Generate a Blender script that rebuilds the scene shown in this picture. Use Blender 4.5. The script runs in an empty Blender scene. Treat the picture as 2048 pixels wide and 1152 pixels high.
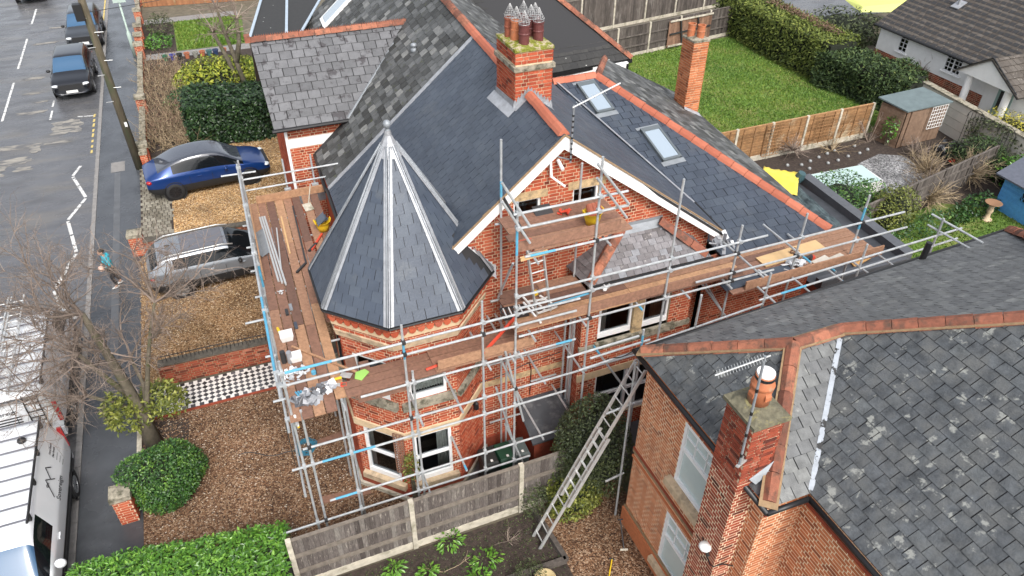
import bpy, math, random
from mathutils import Vector, Matrix
RND = random.Random(11)
S = bpy.context.scene
COL = S.collection
# ------------------------------------------------------------------ camera, sky, sun, exposure
CAM = Vector((0, 0, 15.5))
_th, _az, _ro = math.radians(37.2), math.radians(22.6), math.radians(-0.6)
_fh = Vector((math.sin(_az), math.cos(_az), 0))
_fw = _fh * math.cos(_th) + Vector((0, 0, -math.sin(_th)))
_r0 = Vector((math.cos(_az), -math.sin(_az), 0)); _u0 = _r0.cross(_fw)
_rt = _r0 * math.cos(_ro) - _u0 * math.sin(_ro); _up = _r0 * math.sin(_ro) + _u0 * math.cos(_ro)
cd = bpy.data.cameras.new('camera'); cam = bpy.data.objects.new('camera', cd); COL.objects.link(cam)
_m = Matrix((_rt, _up, -_fw)).transposed().to_4x4(); _m.translation = CAM
cam.matrix_world = _m
cd.sensor_width = 36; cd.lens = 1500 / 2048 * 36; cd.clip_start = 0.1; cd.clip_end = 2000
S.camera = cam
S.render.resolution_x, S.render.resolution_y = 1024, 576
W = bpy.data.worlds.new('World'); S.world = W; W.use_nodes = True
wn = W.node_tree.nodes; wl = W.node_tree.links
sky = wn.new('ShaderNodeTexSky'); sky.sky_type = 'NISHITA'; sky.sun_disc = False
SUN_EL, SUN_AZ = math.radians(48), math.radians(180)     # compass-like angle from +Y clockwise
sky.sun_elevation = SUN_EL; sky.sun_rotation = SUN_AZ; sky.air_density = 1.0; sky.dust_density = 4.0; sky.ozone_density = 1.0
hs = wn.new('ShaderNodeHueSaturation'); hs.inputs['Saturation'].default_value = 0.35      # a grey, clouded sky
wl.new(sky.outputs[0], hs.inputs['Color']); wl.new(hs.outputs[0], wn['Background'].inputs[0])
wn['Background'].inputs[1].default_value = 0.15
sd = bpy.data.lights.new('sun', 'SUN'); sd.energy = 1.15; sd.angle = math.radians(14); sd.color = (1, 0.97, 0.92)
sun = bpy.data.objects.new('sun', sd); COL.objects.link(sun)
_sv = Vector((math.sin(SUN_AZ) * math.cos(SUN_EL), math.cos(SUN_AZ) * math.cos(SUN_EL), math.sin(SUN_EL)))
sun.rotation_euler = _sv.to_track_quat('Z', 'Y').to_euler(); sun.location = (-20, -20, 40)
S.view_settings.view_transform = 'Standard'; S.view_settings.look = 'None'; S.view_settings.gamma = 1
S.view_settings.exposure = 0.92; S.view_settings.use_curve_mapping = False

# ------------------------------------------------------------------ helpers: objects
def tag(o, label=None, cat=None, group=None, kind=None):
    if label: o['label'] = label
    if cat: o['category'] = cat
    if group: o['group'] = group
    if kind: o['kind'] = kind
    return o
def setparent(o, parent):
    if parent is None: return
    o.parent = parent
    if parent.type == 'EMPTY': o.matrix_parent_inverse = Matrix.Translation(-parent.location)
def thing(name, label, cat, loc=(0, 0, 0), group=None):
    o = bpy.data.objects.new(name, None); COL.objects.link(o); o.location = loc; o.empty_display_size = .1
    return tag(o, label, cat, group)
V3 = Vector
class MB:
    """collects faces in world coordinates; build() links them as one mesh object"""
    def __init__(s): s.v = []; s.f = []; s.t = []; s.mi = []; s.cur = 0; s.tn = .5
    def face(s, pts, tint=None):
        i = len(s.v); s.v += [tuple(p) for p in pts]; s.t += [s.tn if tint is None else tint] * len(pts)
        s.f.append(tuple(range(i, i + len(pts)))); s.mi.append(s.cur)
    def mesh(s, vs, fs, tint=None):
        i = len(s.v); s.v += [tuple(p) for p in vs]; s.t += [s.tn if tint is None else tint] * len(vs)
        for q in fs: s.f.append(tuple(i + k for k in q)); s.mi.append(s.cur)
    def prism(s, bot, top, tint=None, bottom=True):
        n = len(bot); vs = list(bot) + list(top)
        fs = [tuple(range(n, 2 * n))] + [(k, (k + 1) % n, n + (k + 1) % n, n + k) for k in range(n)]
        if bottom: fs.append(tuple(reversed(range(n))))
        s.mesh(vs, fs, tint)
    def box(s, a, b, tint=None):
        x0, y0, z0 = a; x1, y1, z1 = b
        s.prism([(x0, y0, z0), (x1, y0, z0), (x1, y1, z0), (x0, y1, z0)], [(x0, y0, z1), (x1, y0, z1), (x1, y1, z1), (x0, y1, z1)], tint)
    def obox(s, c, ax, ay, az, tint=None):
        """box from centre and three half-axis vectors"""
        c, ax, ay, az = V3(c), V3(ax), V3(ay), V3(az)
        s.prism([c - ax - ay - az, c + ax - ay - az, c + ax + ay - az, c - ax + ay - az], [c - ax - ay + az, c + ax - ay + az, c + ax + ay + az, c - ax + ay + az], tint)
    def beam(s, p0, p1, w, h, up=(0, 0, 1), tint=None):
        p0, p1 = V3(p0), V3(p1); d = (p1 - p0)
        side = d.cross(V3(up)).normalized(); u = side.cross(d).normalized()
        s.obox((p0 + p1) / 2, d / 2, side * w / 2, u * h / 2, tint)
    def tube(s, pts, r, n=8, cap=True, tint=None):
        pts = [V3(p) for p in pts]; rs = r if isinstance(r, (list, tuple)) else [r] * len(pts)
        rings = []; ref = None
        for i, p in enumerate(pts):
            d = (pts[min(i + 1, len(pts) - 1)] - pts[max(i - 1, 0)]).normalized()
            if ref is None: ref = V3((0, 0, 1)) if abs(d.z) < .9 else V3((1, 0, 0))
            a = d.cross(ref).normalized(); b = d.cross(a).normalized(); ref = b.cross(d) * -1 if False else ref
            rings.append([p + (a * math.cos(2 * math.pi * k / n) + b * math.sin(2 * math.pi * k / n)) * rs[i] for k in range(n)])
        vs = [q for rg in rings for q in rg]; fs = []
        for i in range(len(pts) - 1):
            for k in range(n): fs.append((i * n + k, i * n + (k + 1) % n, (i + 1) * n + (k + 1) % n, (i + 1) * n + k))
        if cap: fs += [tuple(reversed(range(n))), tuple(range((len(pts) - 1) * n, len(pts) * n))]
        s.mesh(vs, fs, tint)
    def lathe(s, c, prof, n=16, tint=None):
        """profile of (radius, z) about a vertical axis at c"""
        c = V3(c); vs = []; fs = []
        for r, z in prof:
            for k in range(n): vs.append(c + V3((r * math.cos(2 * math.pi * k / n), r * math.sin(2 * math.pi * k / n), z)))
        for i in range(len(prof) - 1):
            for k in range(n): fs.append((i * n + k, i * n + (k + 1) % n, (i + 1) * n + (k + 1) % n, (i + 1) * n + k))
        if prof[0][0] > 1e-4: fs.append(tuple(reversed(range(n))))
        if prof[-1][0] > 1e-4: fs.append(tuple(range((len(prof) - 1) * n, len(prof) * n)))
        s.mesh(vs, fs, tint)
    def build(s, name, mats, parent=None, smooth=False, kind=None, label=None, cat=None, group=None):
        me = bpy.data.meshes.new(name); me.from_pydata(s.v, [], s.f)
        if not isinstance(mats, (list, tuple)): mats = [mats]
        for m in mats: me.materials.append(m)
        if len(mats) > 1: me.polygons.foreach_set('material_index', s.mi)
        at = me.attributes.new('tint', 'FLOAT', 'POINT'); at.data.foreach_set('value', s.t)
        if smooth: me.polygons.foreach_set('use_smooth', [True] * len(s.f))
        me.update()
        o = bpy.data.objects.new(name, me); COL.objects.link(o); setparent(o, parent)
        return tag(o, label, cat, group, kind)
def part(name, mats, parent, fn, **k):
    m = MB(); fn(m); return m.build(name, mats, parent, **k)

# ------------------------------------------------------------------ helpers: tiling a plane with pieces
def clip(poly, a, b, c):
    """keep the part of a 2D polygon where a*u+b*v+c >= 0"""
    out = []
    for i in range(len(poly)):
        p, q = poly[i], poly[(i + 1) % len(poly)]
        dp, dq = a * p[0] + b * p[1] + c, a * q[0] + b * q[1] + c
        if dp >= 0: out.append(p)
        if (dp >= 0) != (dq >= 0):
            t = dp / (dp - dq); out.append((p[0] + (q[0] - p[0]) * t, p[1] + (q[1] - p[1]) * t))
    return out
def clip_convex(poly, conv):
    ar = sum(conv[i][0] * conv[(i + 1) % len(conv)][1] - conv[(i + 1) % len(conv)][0] * conv[i][1] for i in range(len(conv)))
    for i in range(len(conv)):
        p, q = conv[i], conv[(i + 1) % len(conv)]
        a, b = -(q[1] - p[1]), (q[0] - p[0])
        if ar < 0: a, b = -a, -b
        poly = clip(poly, a, b, -(a * p[0] + b * p[1]))
        if len(poly) < 3: return []
    return poly
def area2(p): return abs(sum(p[i][0] * p[(i + 1) % len(p)][1] - p[(i + 1) % len(p)][0] * p[i][1] for i in range(len(p)))) / 2
class Frame:
    """a plane with origin o, axes u (along the courses) and v (up), normal n"""
    def __init__(s, o, u, v): s.o = V3(o); s.u = V3(u).normalized(); vv = V3(v); s.v = (vv - s.u * vv.dot(s.u)).normalized(); s.n = s.u.cross(s.v)
    def to2(s, p): d = V3(p) - s.o; return (d.dot(s.u), d.dot(s.v))
    def at(s, u, v, h=0): return s.o + s.u * u + s.v * v + s.n * h
class Pieces:
    """pieces of one kind on one thing: the nearest become objects, the rest one joined part per parent"""
    def __init__(s, name, rest, limit=300): s.name = name; s.rest = rest; s.limit = limit; s.items = []
    def add(s, parent, mat, top, bot, tint): s.items.append((parent, mat, top, bot, tint))
    def finish(s):
        def key(it):
            c = sum((V3(p) for p in it[2]), V3()) / len(it[2]); return (c - CAM).length
        s.items.sort(key=key)
        for parent, mat, top, bot, tint in s.items[:s.limit]:
            m = MB(); m.prism(bot, top, tint, bottom=False); m.build(s.name, mat, parent)
        groups = {}
        for parent, mat, top, bot, tint in s.items[s.limit:]:
            groups.setdefault((parent.name, mat.name), (parent, mat, MB()))[2].prism(bot, top, tint, bottom=False)
        for parent, mat, m in groups.values(): m.build(s.rest, mat, parent, kind='stuff')
def lay_slates(pc, parent, mat, fr, poly, w, e, tl=.012, gap=.006, jit=.02, skip=None, rnd=None, tintf=None, v0=None, slip=.006, lv=(.8, 1.35)):
    rnd = rnd or RND
    us = [p[0] for p in poly]; vs = [p[1] for p in poly]
    v = min(vs) if v0 is None else v0; row = 0
    while v < max(vs):
        off = (row % 2) * w / 2 + rnd.uniform(-jit, jit) * w
        u = min(us) - w + off
        while u < max(us):
            dv = rnd.uniform(-slip, slip); g = gap * rnd.uniform(.5, 1.6)
            r = [(u + g / 2, v + dv), (u + w - g / 2, v + dv + rnd.uniform(-.3, .3) * slip), (u + w - g / 2, v + e + .004), (u + g / 2, v + e + .004)]
            q = clip_convex(r, poly)
            if len(q) >= 3 and area2(q) > w * e * .04:
                c3 = fr.at(sum(p[0] for p in q) / len(q), sum(p[1] for p in q) / len(q))
                if not (skip and skip(c3)):
                    lift = tl * rnd.uniform(*lv)
                    top = [fr.at(p[0], p[1], .002 + lift * max(0, 1 - (p[1] - v) / e)) for p in q]
                    bot = [fr.at(p[0], p[1], -.004) for p in q]
                    pc.add(parent, mat, top, bot, tintf(rnd, p[0], p[1]) if tintf else rnd.random())
            u += w
        v += e; row += 1
def rect_minus(r, o):
    """axis-aligned rectangle minus rectangle -> list of rectangles"""
    x0, y0, x1, y1 = r; a, b, c, d = o
    if c <= x0 or a >= x1 or d <= y0 or b >= y1: return [r]
    out = []
    if a > x0: out.append((x0, y0, a, y1)); x0 = a
    if c < x1: out.append((c, y0, x1, y1)); x1 = c
    if b > y0: out.append((x0, y0, x1, b))
    if d < y1: out.append((x0, d, x1, y1))
    return out
BR_L, BR_H, BR_C = .25, .125, .083
def brick_wall(pc, name, parent, fr, poly, holes, mat, mortar, course=BR_C, proud=.007, gap=.018, depth=.2, rnd=None, skip=None, u_off=0., sc=1., tintf=None):
    """a wall panel (mortar sheet with openings and reveals) and its bricks in Flemish bond"""
    rnd = rnd or RND
    us = [p[0] for p in poly]; vs = [p[1] for p in poly]
    rects = [(min(us), min(vs), max(us), max(vs))]
    for h in holes: rects = [q for r in rects for q in rect_minus(r, h)]
    m = MB()
    for r in rects:
        q = clip_convex([(r[0], r[1]), (r[2], r[1]), (r[2], r[3]), (r[0], r[3])], poly)
        if len(q) >= 3: m.face([fr.at(a, b) for a, b in q])
    for (a, b, c, d) in holes:                       # reveals
        for p, q in (((a, b), (a, d)), ((a, d), (c, d)), ((c, d), (c, b)), ((c, b), (a, b))):
            m.face([fr.at(*p), fr.at(*q), fr.at(q[0], q[1], -depth), fr.at(p[0], p[1], -depth)])
    w = m.build(name, mortar, parent)
    if pc is None: return w
    v = min(vs); row = 0
    L, Hd = BR_L * sc, BR_H * sc
    while v < max(vs):
        u = min(us) - L - (row % 2) * (L * .75) + u_off; k = row % 2
        while u < max(us):
            ln = L if k % 2 == 0 else Hd; k += 1
            rs = [(u + gap / 2, v + gap / 2, u + ln - gap / 2, v + course - gap / 2)]
            u += ln
            for h in holes: rs = [q for r in rs for q in rect_minus(r, h)]
            for r in rs:
                if r[2] - r[0] < .02 or r[3] - r[1] < .02: continue
                q = clip_convex([(r[0], r[1]), (r[2], r[1]), (r[2], r[3]), (r[0], r[3])], poly)
                if len(q) >= 3 and area2(q) > .0012:
                    if skip and skip(fr.at(q[0][0], q[0][1])): continue
                    h_ = proud * rnd.uniform(.5, 1.4)
                    pc.add(w, mat, [fr.at(a, b, h_) for a, b in q], [fr.at(a, b, -.002) for a, b in q], tintf(rnd) if tintf else rnd.random())
        v += course; row += 1
    return w
def rect(a, b, c, d): return [(a, b), (c, b), (c, d), (a, d)]

# ------------------------------------------------------------------ materials
MATS = {}
def mat(name, base=(.5, .5, .5), rough=.6, metal=0., spec=.5, ramp=None, noise=0., nscale=8., ncol=None, bump=0., bscale=40., coat=0., alpha=1., trans=0.,
        blotch=None, bl_scale=1.5, bl_lo=.5, bl_hi=.65, spots=None, sp_scale=12., sp_th=.12, rnoise=0., stretch=None):
    """Principled material: colour from the piece tint ramp or a base, mixed with noise, blotches and spots; fine bump"""
    m = bpy.data.materials.new(name); m.use_nodes = True; MATS[name] = m
    nt = m.node_tree; N, L = nt.nodes, nt.links; p = N['Principled BSDF']
    p.inputs['Roughness'].default_value = rough; p.inputs['Metallic'].default_value = metal
    p.inputs['Specular IOR Level'].default_value = spec; p.inputs['Coat Weight'].default_value = coat
    p.inputs['Alpha'].default_value = alpha; p.inputs['Transmission Weight'].default_value = trans
    geo = N.new('ShaderNodeNewGeometry'); pos = geo.outputs['Position']
    if stretch:
        mp = N.new('ShaderNodeMapping'); mp.inputs['Scale'].default_value = stretch; L.new(pos, mp.inputs['Vector']); pos = mp.outputs[0]
    if ramp:
        at = N.new('ShaderNodeAttribute'); at.attribute_name = 'tint'
        cr = N.new('ShaderNodeValToRGB'); el = cr.color_ramp.elements
        while len(el) < len(ramp): el.new(.5)
        for i, (q, c) in enumerate(ramp): el[i].position = q; el[i].color = (*c, 1)
        L.new(at.outputs['Fac'], cr.inputs[0]); col = cr.outputs[0]
    else:
        rgb = N.new('ShaderNodeRGB'); rgb.outputs[0].default_value = (*base, 1); col = rgb.outputs[0]
    def tex(sc, det=6, ro=.6):
        t = N.new('ShaderNodeTexNoise'); t.inputs['Scale'].default_value = sc; t.inputs['Detail'].default_value = det; t.inputs['Roughness'].default_value = ro
        L.new(pos, t.inputs['Vector']); return t.outputs['Fac']
    def mix(fac, a, b, bt='MIX'):
        x = N.new('ShaderNodeMix'); x.data_type = 'RGBA'; x.blend_type = bt
        if isinstance(fac, float): x.inputs[0].default_value = fac
        else: L.new(fac, x.inputs[0])
        L.new(a, x.inputs[6])
        if isinstance(b, tuple): x.inputs[7].default_value = (*b, 1)
        else: L.new(b, x.inputs[7])
        return x.outputs[2]
    def mr(src, a, b, c=0., d=1.):
        r = N.new('ShaderNodeMapRange'); L.new(src, r.inputs[0]); r.inputs[1].default_value = a; r.inputs[2].default_value = b; r.inputs[3].default_value = c; r.inputs[4].default_value = d
        return r.outputs[0]
    if noise:
        n = tex(nscale); v = mr(n, .3, .7, 1 - noise, 1 + noise)
        x = N.new('ShaderNodeVectorMath'); x.operation = 'SCALE'; L.new(col, x.inputs[0]); L.new(v, x.inputs['Scale']); col = x.outputs[0]
        if ncol: col = mix(mr(tex(nscale * .45, 4), .45, .7), col, ncol)
    if blotch: col = mix(mr(tex(bl_scale, 8, .65), bl_lo, bl_hi), col, blotch)
    if spots:
        vo = N.new('ShaderNodeTexVoronoi'); vo.inputs['Scale'].default_value = sp_scale; L.new(pos, vo.inputs['Vector'])
        col = mix(mr(vo.outputs['Distance'], sp_th, sp_th * .6), col, spots)
    L.new(col, p.inputs['Base Color'])
    if rnoise: L.new(mr(tex(nscale * .7, 4), .35, .65, max(0, rough - rnoise), min(1, rough + rnoise)), p.inputs['Roughness'])
    if bump:
        b = N.new('ShaderNodeBump'); b.inputs['Strength'].default_value = min(1, bump); b.inputs['Distance'].default_value = .02
        L.new(tex(bscale, 5), b.inputs['Height']); L.new(b.outputs[0], p.inputs['Normal'])
    return m
def g3(v): return (v, v, v)
# brick and stone
BRICK = mat('orange_red_brick', ramp=[(0, (.147, 0.032, .020)), (.15, (.331, 0.065, .032)), (.6, (.414, 0.087, .041)), (.9, (.488, 0.120, .060)), (1, (.313, 0.095, .069))], rough=.9, noise=.16, nscale=14, bump=.4, bscale=90, spec=.25)
MORTAR = mat('pale_lime_mortar', (.60, .46, .31), rough=.95, noise=.15, nscale=6, spec=.2)
BRICK_N = mat('neighbour_orange_brick', ramp=[(0, (.26, .085, .042)), (.2, (.42, .14, .06)), (.7, (.52, .18, .078)), (1, (.60, .24, .115))], rough=.9, noise=.14, nscale=14, bump=.4, bscale=90, spec=.25)
MORTAR_N = mat('neighbour_cream_mortar', (.80, .68, .48), rough=.95, noise=.15, nscale=6, spec=.2)
BRICK_D = mat('dark_red_brick', ramp=[(0, (.10, .03, .022)), (.3, (.24, .055, .032)), (.8, (.33, .075, .04)), (1, (.38, .15, .10))], rough=.9, noise=.2, nscale=10, bump=.4, bscale=90, spec=.25)
STONE = mat('weathered_cream_stone', (.52, .40, .27), rough=.9, noise=.2, nscale=7, blotch=(.22, .18, .13), bl_scale=3., bl_lo=.52, bl_hi=.7, bump=.4, bscale=50, spec=.2)
STONE_G = mat('grey_lichen_stone', (.30, .27, .21), rough=.95, noise=.3, nscale=9, blotch=(.09, .085, .06), bl_scale=5., bl_lo=.48, bl_hi=.62, bump=.6, bscale=40, spec=.2)
CONCRETE = mat('pale_concrete', (.48, .44, .36), rough=.95, noise=.2, nscale=6, blotch=(.26, .24, .18), bl_scale=2.5, bump=.3, bscale=60, spec=.2)
MOSS = mat('moss_and_mortar', (.20, .21, .04), rough=1, noise=.4, nscale=20, blotch=(.42, .36, .24), bl_scale=9., bl_lo=.5, bl_hi=.58, bump=1, bscale=40, spec=.1)
RENDER_W = mat('white_painted_render', (.78, .78, .76), rough=.85, noise=.05, nscale=3, bump=.1)
RENDER_C = mat('cream_painted_wall', (.66, .61, .53), rough=.85, noise=.07, nscale=3, blotch=(.42, .39, .33), bl_scale=1.2, bl_lo=.6, bl_hi=.8)
# slates and tiles
SLATE_NEW = mat('new_blue_slate', ramp=[(0, (.044, .055, .075)), (.5, (.049, .061, .082)), (1, (.056, .069, .090))], rough=.48, noise=.16, nscale=1.7, blotch=(.085, .095, .108), bl_scale=1.1, bl_lo=.55, bl_hi=.8, bump=.3, bscale=22, spec=.42, rnoise=.08)
SLATE_NEW_T = mat('new_turret_slate', ramp=[(0, (.050, .063, .087)), (.5, (.057, .071, .096)), (1, (.066, .081, .105))], rough=.46, noise=.14, nscale=2, blotch=(.10, .11, .12), bl_scale=1.6, bl_lo=.58, bl_hi=.8, bump=.25, bscale=22, spec=.45, rnoise=.08)
SLATE_WING = mat('purple_grey_slate', ramp=[(0, (.082, .083, .088)), (.3, (.104, .105, .111)), (1, (.128, .129, .136))], rough=.5, noise=.16, nscale=5, blotch=(.042, .038, .042), bl_scale=3.2, bl_lo=.55, bl_hi=.62, bump=.3, bscale=30, spec=.5)
SLATE_OLD = mat('old_mossy_slate', ramp=[(0, (.032, .032, .030)), (.5, (.075, .077, .076)), (.85, (.115, .118, .118)), (1, (.20, .20, .19))], rough=.6, noise=.25, nscale=7, blotch=(.06, .065, .03), bl_scale=5., bl_lo=.6, bl_hi=.68, bump=.4, bscale=30, spec=.4)
SLATE_NB = mat('neighbour_weathered_slate', ramp=[(0, (.046, .051, .055)), (.45, (.066, .072, .078)), (.85, (.089, .097, .101)), (1, (.172, .178, .172))], rough=.52, noise=.45, nscale=6, ncol=(.105, .108, .106), blotch=(.241, .247, .230), bl_scale=3.6, bl_lo=.585, bl_hi=.64, bump=.6, bscale=26, spec=.4, rnoise=.15)
SLATE_NN = mat('neighbour_grey_slate', ramp=[(0, (.093, .096, .099)), (.5, (.118, .122, .124)), (1, (.169, .174, .169))], rough=.5, noise=.3, nscale=5, blotch=(.270, .270, .259), bl_scale=3., bl_lo=.62, bl_hi=.72, bump=.4, bscale=30, spec=.45, rnoise=.12)
SLATE_BAY = mat('reused_purple_slate', ramp=[(0, (.095, .085, .086)), (.6, (.20, .19, .197)), (.85, (.225, .25, .275)), (1, (.25, .28, .31))], rough=.55, noise=.2, nscale=9, blotch=(.36, .34, .32), bl_scale=7., bl_lo=.62, bl_hi=.72, bump=.3, bscale=30)
ROOF_UNDER = mat('roof_underlay', (.03, .03, .032), rough=.9)
TILE_BLACK = mat('black_concrete_tile', ramp=[(0, (.020, .020, .020)), (1, (.036, .035, .033))], rough=.7, noise=.25, nscale=8, spots=(.55, .55, .52), sp_scale=2.4, sp_th=.07)
TILE_BROWN = mat('brown_concrete_tile', ramp=[(0, (.070, .058, .048)), (1, (.115, .10, .086))], rough=.8, noise=.25, nscale=10, spots=(.34, .32, .28), sp_scale=4.5, sp_th=.10, bump=.3)
RIDGE_NEW = mat('new_terracotta_ridge', ramp=[(0, (.34, .095, .052)), (1, (.44, .14, .08))], rough=.75, noise=.08, nscale=6)
RIDGE_OLD = mat('old_terracotta_ridge', ramp=[(0, (.15, .055, .034)), (.5, (.24, .085, .05)), (1, (.34, .13, .075))], rough=.85, noise=.25, nscale=9, blotch=(.085, .05, .035), bl_scale=4., bl_lo=.5, bl_hi=.66, bump=.4)
MORT_BED = mat('sandy_bedding_mortar', (.27, .18, .10), rough=.95, noise=.2, nscale=12)
LEAD = mat('bright_lead', (.36, .37, .39), rough=.42, metal=.35, noise=.22, nscale=6, bump=.3, bscale=15, rnoise=.1)
LEAD_D = mat('dull_lead', (.25, .27, .29), rough=.5, metal=.25, noise=.15, nscale=5, bump=.2)
WHITE = mat('white_gloss_paint', (.80, .80, .79), rough=.35, noise=.03, nscale=2)
UPVC = mat('white_window_frame', (.80, .80, .80), rough=.3)
BLACK = mat('black_plastic', (.012, .012, .013), rough=.45)
GLASS = mat('dark_window_glass', (.012, .016, .018), rough=.06, spec=.9)
GLASS_P = mat('pale_obscured_glass', (.42, .50, .50), rough=.12, spec=.8, noise=.08, nscale=3)
GLASS_SKY = mat('sky_reflecting_glass', (.33, .38, .43), rough=.08, spec=.9)
CURTAIN = mat('pale_curtain', (.80, .79, .75), rough=.9, noise=.15, nscale=8)
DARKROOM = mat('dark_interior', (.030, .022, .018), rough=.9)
# metal, wood
GALV = mat('galvanised_tube', (.44, .46, .47), rough=.38, metal=.35, noise=.22, nscale=7, blotch=(.558, .567, .567), bl_scale=3., bl_lo=.6, bl_hi=.7)
GALV_B = mat('tube_with_blue_paint', (.09, .32, .47), rough=.45, noise=.12, nscale=6)
ALU = mat('bare_aluminium', (.58, .59, .58), rough=.38, metal=.5, noise=.08)
STEEL_D = mat('dark_steel', (.05, .05, .052), rough=.5, metal=.4)
BOARD = mat('brown_scaffold_board', ramp=[(0, (.135, .072, .052)), (.5, (.23, .120, .080)), (.8, (.30, .165, .10)), (1, (.42, .24, .13))], rough=.8, noise=.25, nscale=5, stretch=(3, 3, 3), bump=.3, bscale=40)
BOARD_L = mat('new_softwood', ramp=[(0, (.50, .31, .14)), (1, (.60, .39, .20))], rough=.75, noise=.12, nscale=6)
FENCE_G = mat('grey_weathered_fence', ramp=[(0, (.057, .046, .041)), (.5, (.109, .092, .083)), (1, (.172, .155, .138))], rough=.95, noise=.4, nscale=9, blotch=(.29, .26, .225), bl_scale=4., bl_lo=.57, bl_hi=.68, stretch=(5, 5, .9), bump=.4)
FENCE_B = mat('orange_brown_fence', ramp=[(0, (.20, .105, .045)), (1, (.36, .20, .09))], rough=.9, noise=.25, nscale=6, blotch=(.40, .33, .22), bl_scale=1.3, bl_lo=.55, bl_hi=.75)
FENCE_D = mat('dark_weathered_fence', ramp=[(0, (.045, .037, .032)), (1, (.115, .098, .085))], rough=.95, noise=.35, nscale=5, blotch=(.20, .18, .16), bl_scale=2., bl_lo=.55, bl_hi=.75, stretch=(2, 2, .5))
# ground
GRAVEL = mat('golden_gravel', (.30, .17, .075), rough=.85, noise=.12, nscale=1.2, bump=.8, bscale=55, spots=None)
ASPHALT = mat('wet_asphalt', (.095, .096, .102), rough=.25, noise=.2, nscale=1.3, blotch=(.125, .118, .110), bl_scale=.55, bl_lo=.50, bl_hi=.66, bump=.25, bscale=90, rnoise=.18, stretch=(.55, 1.5, 1))
PAVE = mat('grey_pavement', (.066, .071, .078), rough=.24, noise=.18, nscale=1.1, blotch=(.042, .045, .050), bl_scale=.5, bl_lo=.5, bl_hi=.66, bump=.15, bscale=80, rnoise=.15)
KERBM = mat('granite_kerb', (.22, .21, .20), rough=.75, noise=.2, nscale=6)
PAINT_W = mat('worn_white_line', (.62, .62, .60), rough=.6, noise=.2, nscale=5, blotch=(.11, .11, .115), bl_scale=5., bl_lo=.54, bl_hi=.6)
PAINT_Y = mat('worn_yellow_line', (.52, .40, .14), rough=.75, noise=.25, nscale=4)
SOIL = mat('dark_garden_soil', (.042, .030, .024), rough=1, noise=.45, nscale=9, blotch=(.09, .075, .05), bl_scale=4., bl_lo=.58, bl_hi=.7, bump=1, bscale=25)
GRASS_G = mat('lawn_ground', (.085, .150, .022), rough=1, noise=.35, nscale=5, blotch=(.20, .19, .06), bl_scale=.6, bl_lo=.46, bl_hi=.7, bump=.8, bscale=50)
EARTH = mat('rough_ground', (.12, .105, .075), rough=1, noise=.35, nscale=2.5, bump=.6, bscale=20)

# gravel: voronoi pebbles; checkerboard etc. need their own node trees
def gravel_mat(name, cols, scale, rough=.85):
    m = bpy.data.materials.new(name); m.use_nodes = True; N, L = m.node_tree.nodes, m.node_tree.links; p = N['Principled BSDF']
    p.inputs['Roughness'].default_value = rough; p.inputs['Specular IOR Level'].default_value = .3
    geo = N.new('ShaderNodeNewGeometry')
    vo = N.new('ShaderNodeTexVoronoi'); vo.inputs['Scale'].default_value = scale; L.new(geo.outputs['Position'], vo.inputs['Vector'])
    sp = N.new('ShaderNodeSeparateColor'); L.new(vo.outputs['Color'], sp.inputs[0])
    cr = N.new('ShaderNodeValToRGB'); el = cr.color_ramp.elements
    while len(el) < len(cols): el.new(.5)
    for i, (q, c) in enumerate(cols): el[i].position = q; el[i].color = (*c, 1)
    L.new(sp.outputs[0], cr.inputs[0])
    n = N.new('ShaderNodeTexNoise'); n.inputs['Scale'].default_value = .9; n.inputs['Detail'].default_value = 5; L.new(geo.outputs['Position'], n.inputs['Vector'])
    mr = N.new('ShaderNodeMapRange'); L.new(n.outputs['Fac'], mr.inputs[0]); mr.inputs[1].default_value = .35; mr.inputs[2].default_value = .65; mr.inputs[3].default_value = .58; mr.inputs[4].default_value = 1.15
    sc = N.new('ShaderNodeVectorMath'); sc.operation = 'SCALE'; L.new(cr.outputs[0], sc.inputs[0]); L.new(mr.outputs[0], sc.inputs['Scale']); L.new(sc.outputs[0], p.inputs['Base Color'])
    b = N.new('ShaderNodeBump'); b.inputs['Strength'].default_value = 1; b.inputs['Distance'].default_value = .02; b.invert = True
    L.new(vo.outputs['Distance'], b.inputs['Height']); L.new(b.outputs[0], p.inputs['Normal'])
    return m
GRAVEL = gravel_mat('golden_gravel', [(0, (.072, .040, .022)), (.35, (.229, .124, .055)), (.7, (.345, .208, .101)), (1, (.502, .373, .227))], 26)
GRAVEL_L = gravel_mat('pale_golden_gravel', [(0, (.132, .074, .031)), (.35, (.408, .228, .090)), (.7, (.564, .354, .156)), (1, (.744, .564, .336))], 24)
GRAVEL_B = gravel_mat('brown_gravel', [(0, (.039, .020, .013)), (.35, (.146, .074, .039)), (.7, (.233, .130, .071)), (1, (.392, .284, .193))], 30)
GRAVEL_G = gravel_mat('grey_chippings', [(0, (.054, .054, .058)), (.4, (.180, .180, .184)), (1, (.468, .468, .468))], 22)
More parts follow.
